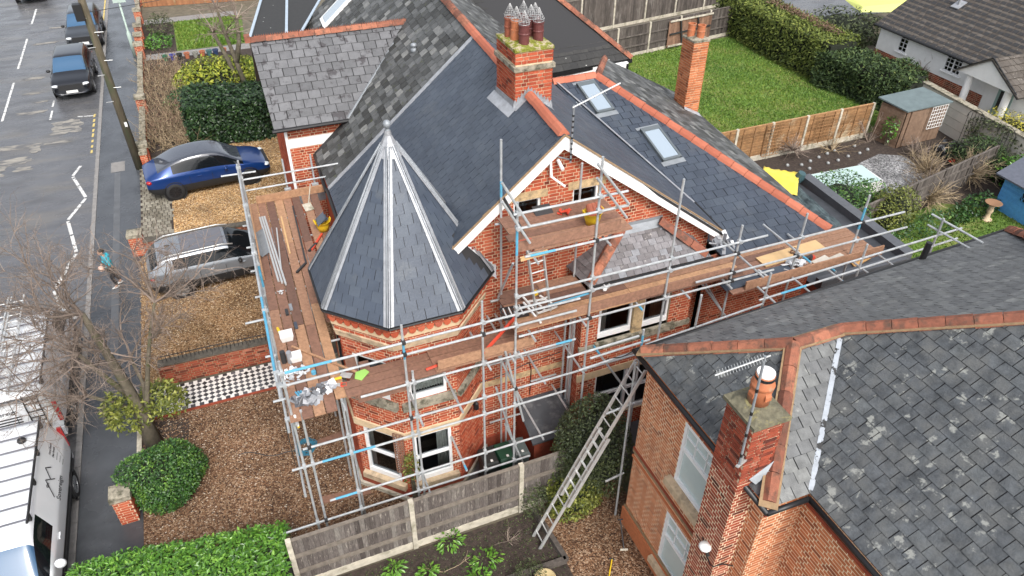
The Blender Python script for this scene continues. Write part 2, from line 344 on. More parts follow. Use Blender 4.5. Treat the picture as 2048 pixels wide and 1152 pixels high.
# ------------------------------------------------------------------ the ground
def sheet(name, pts, z, m, kind='structure', parent=None):
    b = MB(); b.face([(x, y, z) for x, y in pts]); return b.build(name, m, parent, kind=kind)
sheet('ground', [(-300, -200), (400, -200), (400, 500), (-300, 500)], -.03, EARTH)
sheet('road', [(-30, -40), (-5.55, -40), (-5.55, 140), (-30, 140)], -.02, ASPHALT)
part('pavement', PAVE, None, lambda b: b.prism([(-5.4, -40, -.1), (-3.9, -40, -.1), (-3.95, 16, -.1), (-3.75, 30, -.1), (-3.7, 140, -.1), (-5.4, 140, -.1)],
     [(-5.4, -40, .0), (-3.9, -40, .0), (-3.95, 16, .0), (-3.75, 30, .0), (-3.7, 140, .0), (-5.4, 140, .0)]), kind='structure')
kerb = part('kerb', KERBM, None, lambda b: b.box((-5.56, -40, -.1), (-5.41, 4, .012)), kind='structure')
y = 4
while y < 90:
    part('kerb_stone', KERBM, kerb, lambda b: b.box((-5.56, y + .008, -.1), (-5.41, y + .907, .012 + RND.uniform(-.004, .004)))); y += .915
# painted lines on the road: zigzags by the kerb, a broken line, a faded yellow line
def stripe(name, p, q, w, m, z=-.012, label=None):
    d = (V3((*q, 0)) - V3((*p, 0))).normalized(); n = V3((-d.y, d.x, 0)) * w / 2
    b = MB(); b.face([V3((*p, z)) - n, V3((*q, z)) - n, V3((*q, z)) + n, V3((*p, z)) + n]); return b.build(name, m, None, kind='structure')
zz = [(-5.99, 34.27), (-6.42, 32.9), (-5.82, 30.75), (-6.41, 29.15), (-5.99, 26.61), (-6.58, 24.45), (-6.2, 22.9), (-6.6, 20.9), (-6.2, 18.8)]
for i in range(len(zz) - 1):
    a, b_ = V3((*zz[i], 0)), V3((*zz[i + 1], 0)); d = (b_ - a)
    segs = [(.03, .45), (.48, .97)] if i != 0 else [(.35, .6), (.63, .97)]
    for s0, s1 in segs:
        p, q = a + d * s0, a + d * s1; stripe('zigzag_line', p.to_2d(), q.to_2d(), .12, PAINT_W)
for y0, y1 in ((55.3, 58.6), (47.2, 52.4), (40.0, 45.1), (33.5, 37.5), (26.5, 30.5), (61.5, 66), (69, 74)): stripe('lane_line', (-9.8, y0), (-9.8, y1), .11, PAINT_W)
for y0, y1 in ((42.6, 43.6), (39.3, 40.5), (41., 41.8)): stripe('bay_line', (-7.7, y0), (-7.68, y1), .09, PAINT_W)
stripe('bay_line', (-6.5, 39.3), (-5.8, 39.15), .09, PAINT_W)
y = 34.9
while y < 39: stripe('yellow_line', (-5.76, y), (-5.74, y + RND.uniform(.25, .5)), .09, PAINT_Y); y += .58
stripe('yellow_line', (-5.68, 50), (-5.6, 75), .09, PAINT_Y)
# drain cover and trench patch in the pavement
sheet('access_cover', [(-4.93, 32.6), (-4.38, 32.6), (-4.38, 33.55), (-4.93, 33.55)], .006, KERBM)
PATCH = mat('dark_tarmac_patch', (.095, .099, .105), rough=.42, noise=.2, nscale=3)
sheet('trench_patch', [(-4.78, 18), (-4.55, 18), (-4.55, 32.5), (-4.78, 32.5)], .004, PATCH)
PALE_TAR = mat('bleached_tarmac', (.27, .25, .215), rough=.55, blotch=(.11, .108, .108), bl_scale=2.2, bl_lo=.47, bl_hi=.55, stretch=(.5, 2.2, 1), noise=.25, nscale=4)
def ragged(name, cx, cy, lx, ly, z, m, seed):
    r = random.Random(seed); pts = []
    for k in range(26):
        a = 2 * math.pi * k / 26; rr = r.uniform(.62, 1.08)
        pts.append((cx + lx * max(-.8, min(.8, math.cos(a) * 1.2)) * rr, cy + ly * math.sin(a) * rr))
    return sheet(name, pts, z, m)
for i, (cx, cy, lx, ly) in enumerate([(-6.9, 38.3, .9, .9), (-9.3, 36.7, 1.8, .3), (-8.9, 35.2, .9, .45), (-9.9, 34.4, 1.2, .6), (-8.4, 34.4, .5, .25), (-8.6, 40.6, .9, .22), (-8.9, 45.4, .7, .2), (-8.8, 43.2, .6, .15), (-8.3, 41.9, .5, .12), (-7.2, 36.6, .8, .16), (-8.1, 36.2, .3, .4), (-8.7, 51.2, .9, .2), (-8.2, 54, .8, .2)]):
    ragged('worn_road_patch', cx, cy, lx, ly, -.016 + .0004 * i, PALE_TAR, i)
# front gardens: three gravel drives, a strip of setts, the tiled path
sheet('gravel_drive', [(-3.95, 10.35), (2.6, 10.35), (2.6, 16.95), (-3.93, 16.95)], .006, GRAVEL_B)
sheet('gravel_drive', [(-3.93, 18.4), (2.6, 18.4), (2.6, 25.4), (-3.82, 25.4)], .007, GRAVEL)
sheet('gravel_drive', [(-2.66, 25.6), (3.2, 25.6), (3.2, 33.6), (-2.6, 33.6)], .008, GRAVEL_L)
def loose_stones(name, x0, x1, y0, y1, n, m, seed, size=.02):
    r = random.Random(seed); b = MB()
    for i in range(n):
        c = V3((r.uniform(x0, x1), r.uniform(y0, y1), .012)); s = size * r.uniform(.5, 1.3); a = r.uniform(0, 6.28)
        ring = [c + V3((math.cos(a + k * 1.571) * s, math.sin(a + k * 1.571) * s * r.uniform(.6, 1), 0)) for k in range(4)]
        t = c + V3((r.uniform(-.3, .3) * s, r.uniform(-.3, .3) * s, s * .8)); ti = r.random()
        for k in range(4): b.face([ring[k], ring[(k + 1) % 4], t], ti)
    return b.build(name, m, None, kind='stuff', label='loose pebbles scattered over the gravel')
ST_B = mat('brown_pebbles', ramp=[(0, (.041, .021, .014)), (.5, (.179, .093, .046)), (.85, (.311, .210, .123)), (1, (.513, .452, .373))], rough=.8)
ST_G = mat('golden_pebbles', ramp=[(0, (.081, .043, .019)), (.5, (.277, .160, .074)), (.85, (.410, .285, .150)), (1, (.561, .468, .343))], rough=.8)
loose_stones('pebbles', -3.9, 1.4, 11.2, 16.9, 16000, ST_B, 3, .022)
loose_stones('pebbles', -3.9, .6, 18.5, 25.2, 14000, ST_G, 4, .024)
loose_stones('pebbles', -2.6, 2.2, 25.8, 33.4, 12000, ST_G, 5, .028)
SETT = mat('mossy_stone_sett', ramp=[(0, (.13, .115, .085)), (1, (.27, .25, .20))], rough=.85, noise=.25, nscale=9)
sheet('sett_strip_bed', [(-3.82, 25.6), (-2.66, 25.6), (-2.6, 33.0), (-3.78, 33.0)], .004, SOIL)
b = MB(); y = 25.65; k = 0
while y < 32.9:
    x = -3.80 + (k % 2) * .07
    while x < -2.75:
        w = RND.uniform(.13, .19); b.prism([(x, y, 0), (x + w, y, 0), (x + w, y + .20, 0), (x, y + .20, 0)], [(x + .01, y + .01, .018), (x + w - .01, y + .01, .018), (x + w - .01, y + .19, .018), (x + .01, y + .19, .018)], RND.random()); x += w + .016
    y += .225; k += 1
b.build('stone_setts', SETT, None, kind='stuff', label='strip of small mossy stone setts beside the pavement')
TILE_W = mat('white_path_tile', (.72, .70, .66), rough=.45, noise=.08, nscale=5); TILE_K = mat('charcoal_path_tile', ramp=[(0, (.022, .022, .024)), (.5, (.06, .06, .065)), (1, (.11, .11, .118))], rough=.4, noise=.12, nscale=4)
path = sheet('tiled_path', [(-3.6, 17.0), (2.4, 16.9), (2.4, 17.98), (-3.6, 18.08)], .008, TILE_K)
part('path_edging', BRICK_D, path, lambda b: b.box((-3.6, 16.9, 0), (2.4, 16.96, .05)))
TX0, TY0, TW = -3.3, 17.13, .118
sx = TW * math.sqrt(2)
def path_tile(pts, m): 
    b = MB(); top = [(x, y - .012 * (x + 3) , .016) for x, y in pts]; b.prism([(x, y, .006) for x, y, z in top], top, RND.random(), bottom=False); b.build('tile', m, path)
nr = 5
for i in range(22):
    for j in range(2 * nr + 1):
        cx = TX0 + i * sx + (j % 2) * sx / 2; cy = TY0 + .02 + j * sx / 2 
        if cx > .25: continue
        h = sx / 2 - .004
        q = clip_convex([(cx - h, cy), (cx, cy - h), (cx + h, cy), (cx, cy + h)], rect(TX0 - .1, TY0 + .006, .4, TY0 + .02 + 2 * nr * sx / 2 + .014))
        if len(q) >= 3 and j % 2 == 0: path_tile(q, TILE_W)
        elif len(q) >= 3: path_tile(q, TILE_K)
yb = TY0 + .05 + 2 * nr * sx / 2
for i in range(40):
    x = TX0 - .05 + i * TW
    if x > .25: break
    m_ = TILE_W if i % 2 else TILE_K
    path_tile(rect(x + .003, TY0 - .108, x + TW - .003, TY0 - .003), m_); path_tile(rect(x + .003, yb - .02, x + TW - .003, yb + .085), m_)
# beds and gardens to the sides and behind
sheet('side_passage', [(-.2, 10.55), (20, 10.55), (20, 12.6), (-.2, 12.6)], .004, PATCH)
sheet('garden_soil', [(-3.9, 7.5), (5.05, 7.5), (5.05, 10.3), (-3.9, 10.3)], .004, SOIL)
sheet('gravel_path', [(5.05, 4), (7.0, 4), (7.4, 12.4), (5.05, 10.5)], .009, GRAVEL_B)

# ------------------------------------------------------------------ the red brick house with the turret
def glass_mat(name, tint=(.02, .025, .028), refl=.45, rough=.03, refl_col=(.85, .92, 1)):
    m = bpy.data.materials.new(name); m.use_nodes = True; N, L = m.node_tree.nodes, m.node_tree.links; N.remove(N['Principled BSDF'])
    tr = N.new('ShaderNodeBsdfTransparent'); tr.inputs[0].default_value = (.72, .76, .76, 1); gl = N.new('ShaderNodeBsdfGlossy'); gl.inputs['Roughness'].default_value = rough; gl.inputs[0].default_value = (*refl_col, 1)
    lw = N.new('ShaderNodeLayerWeight'); lw.inputs[0].default_value = refl
    mx = N.new('ShaderNodeMixShader'); L.new(lw.outputs['Fresnel'], mx.inputs[0]); L.new(tr.outputs[0], mx.inputs[1]); L.new(gl.outputs[0], mx.inputs[2]); L.new(mx.outputs[0], N['Material Output'].inputs[0])
    return m
PANE = glass_mat('clear_window_glass')
def win(parent, fr, u0, v0, u1, v1, depth=.10, fw=.06, transom=None, mull=None, glaze=None, sill=None, room=True, curtain=None, name='window', bars=None, bot=None, frame_m=None):
    """a framed window in the opening; frame = the part, panes and sill its sub-parts"""
    fm = frame_m or UPVC
    b = MB(); d = -depth
    def bar(a0, b0, a1, b1, h=.05): b.prism([fr.at(a0, b0, d - .03), fr.at(a1, b0, d - .03), fr.at(a1, b1, d - .03), fr.at(a0, b1, d - .03)], [fr.at(a0, b0, d + h), fr.at(a1, b0, d + h), fr.at(a1, b1, d + h), fr.at(a0, b1, d + h)])
    bt = bot or fw
    bar(u0, v0, u1, v0 + bt, .06); bar(u0, v1 - fw, u1, v1); bar(u0, v0 + bt, u0 + fw, v1 - fw); bar(u1 - fw, v0 + bt, u1, v1 - fw)
    for t in ([transom] if transom else []): bar(u0 + fw, t - fw * .6, u1 - fw, t + fw * .6, .045)
    for t in (mull or []): bar(t - fw * .6, v0 + bt, t + fw * .6, v1 - fw, .045)
    for (a0, b0, a1, b1) in (bars or []): bar(a0, b0, a1, b1, .03)
    w = b.build(name, fm, parent)
    us = [u0 + fw * .8] + sorted(mull or []) + [u1 - fw * .8]; vs = [v0 + bt * .8] + ([transom] if transom else []) + [v1 - fw * .8]
    for i in range(len(us) - 1):
        for j in range(len(vs) - 1):
            p = MB(); p.face([fr.at(us[i], vs[j], d), fr.at(us[i + 1], vs[j], d), fr.at(us[i + 1], vs[j + 1], d), fr.at(us[i], vs[j + 1], d)]); p.build('pane', glaze or PANE, w)
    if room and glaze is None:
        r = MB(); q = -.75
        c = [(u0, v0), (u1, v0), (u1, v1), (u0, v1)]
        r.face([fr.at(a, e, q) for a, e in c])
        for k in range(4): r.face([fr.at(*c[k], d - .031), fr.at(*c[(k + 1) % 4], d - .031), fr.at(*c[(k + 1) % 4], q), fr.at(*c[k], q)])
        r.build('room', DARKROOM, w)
    for (a0, a1, top, botv) in (curtain or []):
        r = MB(); n = max(6, int((a1 - a0) / .03)); 
        for k in range(n):
            ua, ub = a0 + (a1 - a0) * k / n, a0 + (a1 - a0) * (k + 1) / n; ha, hb = -.125 - .03 * (k % 2), -.125 - .03 * ((k + 1) % 2)
            r.face([fr.at(ua, botv, ha), fr.at(ub, botv, hb), fr.at(ub, top, hb), fr.at(ua, top, ha)])
        r.build('curtain', CURTAIN, w)
    if sill:
        s0, s1, sh, sp, sm = sill
        s = MB(); s.prism([fr.at(u0 - s0, v0 - sh, -depth + .02), fr.at(u1 + s1, v0 - sh, -depth + .02), fr.at(u1 + s1, v0 - .004, -depth + .02), fr.at(u0 - s0, v0 - .004, -depth + .02)],
                          [fr.at(u0 - s0, v0 - sh, sp), fr.at(u1 + s1, v0 - sh, sp), fr.at(u1 + s1, v0 - .03, sp), fr.at(u0 - s0, v0 - .03, sp)]); s.build('sill', sm, w)
    return w
def slab(parent, name, m, fr, u0, v0, u1, v1, h0, h1, **k):
    b = MB(); b.prism([fr.at(u0, v0, h0), fr.at(u1, v0, h0), fr.at(u1, v1, h0), fr.at(u0, v1, h0)], [fr.at(u0, v0, h1), fr.at(u1, v0, h1), fr.at(u1, v1, h1), fr.at(u0, v1, h1)]); return b.build(name, m, parent, **k)
def ridge_tiles(parent, name, m, p0, p1, n, w=.13, h=.075, lap=.012, arch=True, first=0., rnd=RND):
    """half-round or angular ridge tiles along a line"""
    p0, p1 = V3(p0), V3(p1); d = (p1 - p0) / n; dn = d.normalized()
    side = dn.cross(V3((0, 0, 1))).normalized(); up = side.cross(dn).normalized()
    prof = [(-1, -.75), (-.72, .1), (-.25, .82), (.25, .82), (.72, .1), (1, -.75)] if arch else [(-1, -.6), (-.12, .75), (.12, .75), (1, -.6)]
    for i in range(n):
        a = p0 + d * (i + .012); e = p0 + d * (i + .988); k = 1 + rnd.uniform(-.03, .03); jz = up * rnd.uniform(-.006, .006)
        b = MB(); r0 = [a + jz + side * w * x * k + up * h * z for x, z in prof]; r1 = [e + jz + side * w * x * k * 1.03 + up * (h * z + lap) for x, z in prof]
        n_ = len(prof); vs = r0 + r1; fs = [(j, j + 1, n_ + j + 1, n_ + j) for j in range(n_ - 1)] + [tuple(range(n_)), tuple(reversed(range(n_, 2 * n_)))]
        b.mesh(vs, fs, rnd.random()); b.build(name, m, parent)
house = thing('brick_house', 'red brick house with new blue-grey slate roof, octagonal turret and scaffolding along two sides', 'house', (5.5, 14, 0))
bricks = Pieces('brick', 'brickwork'); slates = Pieces('slate', 'slating')
TC = V3((2.9, 13.35, 0)); T22 = math.tan(math.pi / 8)
R0, R1 = V3((6.26, 12.38, 8.88)), V3((6.66, 18.72, 8.88)); RD = (R1 - R0).normalized()
EA, EAP = 5.80, 1.87; TAP = 9.05
def turret_top(p): 
    dx, dy = abs(p.x - TC.x), abs(p.y - TC.y); a = max(dx, dy, (dx + dy) * .70711); return TAP - a * (TAP - EA) / EAP if a < EAP else -9
in_turret = lambda p: p.z < turret_top(p) - .01
# west and east slopes of the main roof
def plane_pts(o, n, xy): o, n = V3(o), V3(n); return [V3((x, y, o.z - (n.x * (x - o.x) + n.y * (y - o.y)) / n.z)) for x, y in xy]
nW = RD.cross(V3((3.79, 12.4, 6.76)) - V3((6.26, 12.4, 8.88))).normalized(); nW = nW if nW.z > 0 else -nW
nE = RD.cross(V3((10.76, 12.4, 5.48)) - V3((6.26, 12.4, 8.88))).normalized(); nE = nE if nE.z > 0 else -nE
def roof_plane(parent, name, pts, under=ROOF_UNDER, drop=.02):
    b = MB(); n = (pts[1] - pts[0]).cross(pts[2] - pts[0]).normalized(); n = n if n.z > 0 else -n
    b.prism([p - n * (drop + .06) for p in pts], [p - n * drop for p in pts]); return b.build(name, under, parent)
def roof_frame(pts, n, course_dir):
    n = V3(n); u = V3(course_dir); u = (u - n * u.dot(n)).normalized(); v = n.cross(u)
    if v.z < 0: u = -u; v = -v
    return Frame(pts[0], u, v)
wp = plane_pts(R0, nW, [(R0.x, R0.y), (R1.x, R1.y), (2.27, 18.78), (2.10, 14.4), (2.05, 12.38)])
rw = roof_plane(house, 'main_roof_west_slope', wp)
fW = roof_frame(wp, nW, RD); lay_slates(slates, rw, SLATE_NEW, fW, [fW.to2(p) for p in wp], .28, .215, tl=.007, gap=.015, lv=(.95, 1.08), jit=.03, skip=in_turret, slip=.002)
ep = plane_pts(R0, nE, [(R0.x, R0.y), (R1.x + .02, 19.05), (9.25, 19.05), (10.98, 14.0), (10.8, 12.36)])
re_ = roof_plane(house, 'main_roof_east_slope', ep)
fE = roof_frame(ep, nE, RD); lay_slates(slates, re_, SLATE_NEW, fE, [fE.to2(p) for p in ep], .28, .215, tl=.006, gap=.010, lv=(.95, 1.08), slip=.002)
ridge_tiles(rw, 'ridge_tile', RIDGE_NEW, R0 + RD * .02 + V3((0, 0, .02)), R0 + RD * 2.05 + V3((0, 0, .02)), 5)
ridge_tiles(rw, 'ridge_tile', RIDGE_NEW, R0 + RD * 3.25 + V3((0, 0, .02)), R1 + V3((0, 0, .02)), 7)
part('party_lead_strip', LEAD, rw, lambda b: b.prism([p + nW * .004 for p in (wp[1], wp[2], wp[2] + RD * -.16, wp[1] + RD * -.16)], [p + nW * .022 for p in (wp[1], wp[2], wp[2] + RD * -.16, wp[1] + RD * -.16)]))
part('gutter', BLACK, house, lambda b: b.tube([wp[2] + V3((-.05, .0, -.05)), wp[3] + V3((-.05, 0, -.05))], .05, 8))
# rear wing: south slope with the skylights, east slope, hips
SN = V3((0, -.32, .9474)).normalized()
def zs(x, y): return 6.86 + (y - 18.52) * .336
spt = [V3((x, y, zs(x, y))) for x, y in ((9.2, 19.06), (10.6, 19.06), (14.27, 12.32), (10.85, 12.30))]
rs = roof_plane(house, 'rear_roof_south_slope', spt)
fS = roof_frame(spt, SN, (1, 0, 0)); lay_slates(slates, rs, SLATE_NEW, fS, [fS.to2(p) for p in spt], .34, .26, tl=.010, gap=.014, slip=.004)
HT, HB = V3((10.6, 19.06, zs(0, 19.06))), V3((14.27, 12.32, zs(0, 12.32)))
NEc = V3((15.3, 23.2, 4.78)); ept = [HT, V3((13.4, 22.6, 5.9)), NEc, V3((14.75, 17, 4.78)), HB]
rb = MB(); rb.face([HT, V3((12.7, 21.6, 6.0)), V3((15.25, 21.4, 4.72)), V3((14.72, 16.2, 4.76)), HB]); rbo = rb.build('rear_roof_east_slope', SLATE_OLD, house)
nB = (HB - HT).cross(V3((14.9, 17.5, 4.77)) - HT).normalized(); nB = nB if nB.z > 0 else -nB
bpt = plane_pts(HT, nB, [(HT.x, HT.y), (12.6, 22.2), (15.2, 21.6), (14.75, 16.5), (HB.x, HB.y)])
fB = roof_frame(bpt, nB, (0.05, 1, 0)); lay_slates(slates, rbo, SLATE_OLD, fB, [fB.to2(p) for p in bpt], .28, .21, tl=.012)
ridge_tiles(rs, 'ridge_tile', RIDGE_NEW, HT + V3((0, 0, .035)), HB + V3((0, 0, .035)), 18, w=.15, h=.08)
ridge_tiles(rs, 'ridge_tile', RIDGE_NEW, V3((9.15, 19.1, zs(0, 19.06) + .03)), HT + V3((-.05, .03, .03)), 4, w=.15, h=.08)
ridge_tiles(rbo, 'old_hip_tile', RIDGE_OLD, HT + V3((.1, .1, .03)), V3((12.6, 22.2, bpt[1].z + .05)), 10, w=.11)
vb = [V3((9.25, 19.05, 0)), V3((10.98, 14.0, 0))]
def valley(b):
    a = V3((9.22, 19.05, zs(0, 19.05) + .03)); c = V3((11.0, 13.95, zs(0, 13.95) + .03)); d = V3((.9, .32, 0)) * .08
    b.face([a - d * .2 + V3((0, 0, .03)), a + d, c + d, c - d * .2 + V3((0, 0, .03))])
part('valley_lead', LEAD, rs, valley)
part('gutter', BLACK, house, lambda b: b.tube([spt[3] + V3((.25, -.05, -.05)), spt[2] + V3((.05, -.05, -.05))], .055, 8))
part('gutter', BLACK, house, lambda b: b.tube([ep[4] + V3((.04, .05, -.04)), ep[3] + V3((.05, .0, -.04))], .045, 8))
# skylights on the rear slope
SKYG = mat('skylight_glass', (.30, .36, .42), rough=.05, spec=1., coat=.5); SKYF = mat('grey_skylight_frame', (.14, .16, .17), rough=.4, metal=.3)
for cx, cy, w, L_ in ((10.12, 18.2, .60, 1.30), (11.15, 16.12, .62, 1.30)):
    c = V3((cx, cy, zs(cx, cy))); u = V3((1, .06, 0)).normalized(); v = V3((-.18, 1, .336)); n = SN; v = (v - n * v.dot(n)).normalized(); u = (u - n * u.dot(n)).normalized(); fk = Frame(c, u, v)
    b = MB(); bw = .07
    for a0, b0, a1, b1 in ((-w / 2, -L_ / 2, w / 2, -L_ / 2 + bw), (-w / 2, L_ / 2 - .14, w / 2, L_ / 2), (-w / 2, -L_ / 2, -w / 2 + bw, L_ / 2), (w / 2 - bw, -L_ / 2, w / 2, L_ / 2)):
        b.prism([fk.at(a0, b0, .0), fk.at(a1, b0, .0), fk.at(a1, b1, .0), fk.at(a0, b1, .0)], [fk.at(a0 + .006, b0, .09), fk.at(a1 - .006, b0, .09), fk.at(a1 - .006, b1, .09 + .001 * a1), fk.at(a0 + .006, b1, .09)])
    sk = b.build('skylight', SKYF, house)
    slab(sk, 'pane', SKYG, fk, -w / 2 + .05, -L_ / 2 + .05, w / 2 - .05, L_ / 2 - .12, .03, .07)
    slab(sk, 'lead_apron', LEAD_D, fk, -w / 2 - .06, -L_ / 2 - .16, w / 2 + .06, -L_ / 2, .01, .022); slab(sk, 'lead_apron', LEAD_D, fk, -w / 2 - .08, L_ / 2, w / 2 + .05, L_ / 2 + .1, .01, .02)
# gable wall with the two attic windows; bargeboards
GY = 12.65
fG = Frame((0, GY, 0), (1, 0, 0), (0, 0, 1))
gp = [(2.6, 0), (10.55, 0), (10.55, 5.35), (6.27, 8.62), (2.6, 5.5)]
aw = [(5.28, 6.75, 5.92, 7.36), (6.68, 6.75, 7.32, 7.38)]
def behind_turret(p): return p.x < 4.3 and p.z < 6 and abs(p.x - TC.x) + abs(p.y - TC.y) < 2.1
brick_wall(bricks, 'gable_wall', house, fG, gp, aw + [(7.2, 3.0, 9.4, 5.2), (7.2, .3, 9.4, 2.3)], BRICK, MORTAR, skip=behind_turret)
LINTEL = mat('yellow_stone_lintel', (.50, .36, .20), rough=.9, noise=.25, nscale=9, blotch=(.24, .18, .11), bl_scale=5., bump=.4)
for i, (a, b_, c, d) in enumerate(aw):
    win(house, fG, a, b_, c, d, depth=.10, fw=.05, transom=None, sill=(.05, .05, .08, .06, WHITE))
    slab(house, 'lintel', LINTEL, fG, a - .13, d, c + .15, d + .2, -.05, .012)
slab(house, 'stone_band', LINTEL, fG, 4.2, 2.18, 6.75, 2.36, -.05, .014)
slab(house, 'plinth', BRICK_D, fG, 4.2, 0, 6.75, .35, -.05, .05)
def barge(b, a, e, inner):
    """white board following the roof edge in front of the gable"""
    a, e = V3(a), V3(e); dn = V3((0, 0, -.27)); y0, y1 = V3((0, 0, 0)), V3((0, .045, 0))
    b.prism([a, e, e + dn * 1.0, a + dn * 1.15], [a + y1, e + y1, e + dn + y1, a + dn * 1.15 + y1])
part('bargeboard', WHITE, house, lambda b: barge(b, (6.27, 12.37, 8.86), (3.1, 12.37, 6.13), 1))
part('bargeboard', WHITE, house, lambda b: barge(b, (6.268, 12.372, 8.86), (10.82, 12.372, 5.45), 1))
part('soffit', WHITE, house, lambda b: (b.face([(6.27, 12.4, 8.62), (3.1, 12.4, 5.88), (3.1, GY, 5.88), (6.27, GY, 8.62)]), b.face([(6.27, 12.4, 8.62), (10.8, 12.4, 5.22), (10.8, GY, 5.22), (6.27, GY, 8.62)])))
for a, e in (((6.27, 12.39, 8.865), (3.1, 12.39, 6.14)), ((6.27, 12.39, 8.865), (10.82, 12.39, 5.46))):
    part('verge_mortar', MORT_BED, house, lambda b: b.beam(V3(a), V3(e), .09, .03))
part('fascia_return', WHITE, house, lambda b: b.box((10.6, 12.4, 5.15), (10.8, 12.66, 5.42)))
# remaining walls: west side, rear wing south side
fWw = Frame((2.45, 20, 0), (0, -1, 0), (0, 0, 1))
brick_wall(bricks, 'west_wall', house, fWw, rect(1.2, 0, 6.2, 5.0), [(3.0, 0.0, 4.0, 2.1)], BRICK, MORTAR)
fR = Frame((0, 12.5, 0), (1, 0, 0), (0, 0, 1))
brick_wall(bricks, 'rear_wing_wall', house, fR, rect(10.55, 0, 14.1, 4.75), [(11.2, 1., 12.0, 2.2)], BRICK, MORTAR)
win(house, fR, 11.2, 1., 12.0, 2.2, transom=1.8)
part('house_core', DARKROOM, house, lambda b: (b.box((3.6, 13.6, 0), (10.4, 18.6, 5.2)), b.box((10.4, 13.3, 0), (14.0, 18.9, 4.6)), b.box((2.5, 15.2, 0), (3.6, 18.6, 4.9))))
part('rear_wall_east', BRICK, house, lambda b: b.box((14.0, 12.52, 0), (14.2, 21, 4.7)))

# ------------------------------------------------------------------ the turret: walls, windows, cornice, roof
def oct_n(k): a = math.radians(-90 + 45 * k); return V3((math.cos(a), math.sin(a), 0))      # 0 = south, -1 = south-west, 1 = south-east
def oct_frame(k, ap, c=TC): n = oct_n(k); return Frame(V3(c) + n * ap, V3((0, 0, 1)).cross(n), (0, 0, 1))
def oct_ring(b, a0, z0, a1, z1, ks=(-3, -2, -1, 0, 1), c=TC, tint=None):
    for k in ks:
        n = oct_n(k); t = V3((0, 0, 1)).cross(n); h0, h1 = a0 * T22, a1 * T22; c3 = V3((c[0], c[1], 0))
        b.face([c3 + n * a0 - t * h0 + V3((0, 0, z0)), c3 + n * a0 + t * h0 + V3((0, 0, z0)), c3 + n * a1 + t * h1 + V3((0, 0, z1)), c3 + n * a1 - t * h1 + V3((0, 0, z1))], tint)
WA = 1.60; hw = WA * T22
for k in (-2, -1, 0, 1):
    f = oct_frame(k, WA)
    lo, up = (-.46, .46, 2.18, .56), (-.44, .42, 4.5, 3.36)
    holes = []
    if k in (-1, 0): holes = [(lo[0], lo[3], lo[1], lo[2]), (up[0], up[3], up[1], up[2])]
    if k == -2: holes = [(-.4, 3.36, .4, 4.5)]
    brick_wall(bricks, 'turret_wall', house, f, rect(-hw, .3, hw, 5.0), holes, BRICK, MORTAR)
    if k in (-1, 0):
        win(house, f, lo[0], lo[3], lo[1], lo[2], depth=.06, fw=.07, transom=1.38, bot=.14, sill=(.14, .14, .2, .12, STONE), curtain=[((.12 if k == 0 else -.4), (.4 if k == 0 else -.3), 2.1, .7)])
        win(house, f, up[0], up[3], up[1], up[2], depth=.06, fw=.06, bot=.12, sill=(.2, .2, .2, .13, STONE_G), curtain=[(-.38, .36, 4.45, 3.5)] if k == 0 else None)
    if k == -2: win(house, f, -.4, 3.36, .4, 4.5, depth=.06, fw=.06, sill=(.2, .2, .2, .13, STONE_G), bars=[(-.2, 3.4, -.185, 4.45), (0, 3.4, .015, 4.45), (.2, 3.4, .215, 4.45), (-.35, 3.7, .35, 3.715), (-.35, 4.0, .35, 4.015)], frame_m=STEEL_D)
    if k == 1:
        b = MB(); b.prism([f.at(-hw, 3.12, .0), f.at(hw, 3.12, 0), f.at(hw, 3.3, 0), f.at(-hw, 3.3, 0)], [f.at(-hw, 3.12, .1), f.at(hw, 3.12, .1), f.at(hw, 3.26, .08), f.at(-hw, 3.26, .08)]); b.build('stone_band', STONE_G, house)
def ring(name, m, spec, ks=(-3, -2, -1, 0, 1)):
    b = MB()
    for a0, z0, a1, z1 in spec: oct_ring(b, a0, z0, a1, z1, ks)
    return b.build(name, m, house)
CREAM = mat('cream_stone_band', (.58, .43, .27), rough=.9, noise=.16, nscale=6, blotch=(.36, .28, .18), bl_scale=3., bl_lo=.55, bl_hi=.75)
ring('stone_band', CREAM, [(1.6, 2.19, 1.64, 2.19), (1.64, 2.19, 1.64, 2.38), (1.64, 2.38, 1.6, 2.40)])
ring('plinth', BRICK_D, [(1.66, .12, 1.66, .34), (1.66, .34, 1.6, .36)])
ring('concrete_footing', CONCRETE, [(1.72, 0, 1.72, .12), (1.72, .12, 1.66, .125)])
ring('cornice_stone', STONE, [(1.6, 4.92, 1.70, 5.0), (1.70, 5.0, 1.73, 5.16), (1.73, 5.16, 1.70, 5.17)])
ring('cornice_stone', CREAM, [(1.70, 5.33, 1.76, 5.34), (1.76, 5.34, 1.76, 5.46), (1.76, 5.46, 1.72, 5.47)])
for k in (-2, -1, 0, 1):
    for a, z0, z1 in ((1.70, 5.17, 5.33), (1.80, 5.60, 5.77)):
        h = a * T22; brick_wall(bricks, 'cornice_wall', house, oct_frame(k, a), rect(-h, z0, h, z1), [], BRICK, MORTAR, course=.08, depth=.02)
    f = oct_frame(k, 1.73); h = 1.80 * T22; n = 8                      # rounded corbel bricks under the top courses
    for i in range(n):
        u0, u1 = -h + 2 * h * i / n, -h + 2 * h * (i + 1) / n; um, r = (u0 + u1) / 2, (u1 - u0) / 2
        arc = [(um + r * .96 * math.cos(t), 5.585 + .14 * math.sin(t)) for t in [math.pi + math.pi * q / 6 for q in range(7)]]
        b = MB(); b.prism([f.at(p, q, -.02) for p, q in arc], [f.at(p, q, .075) for p, q in arc], RND.random(), bottom=False); b.build('corbel', BRICK, house)
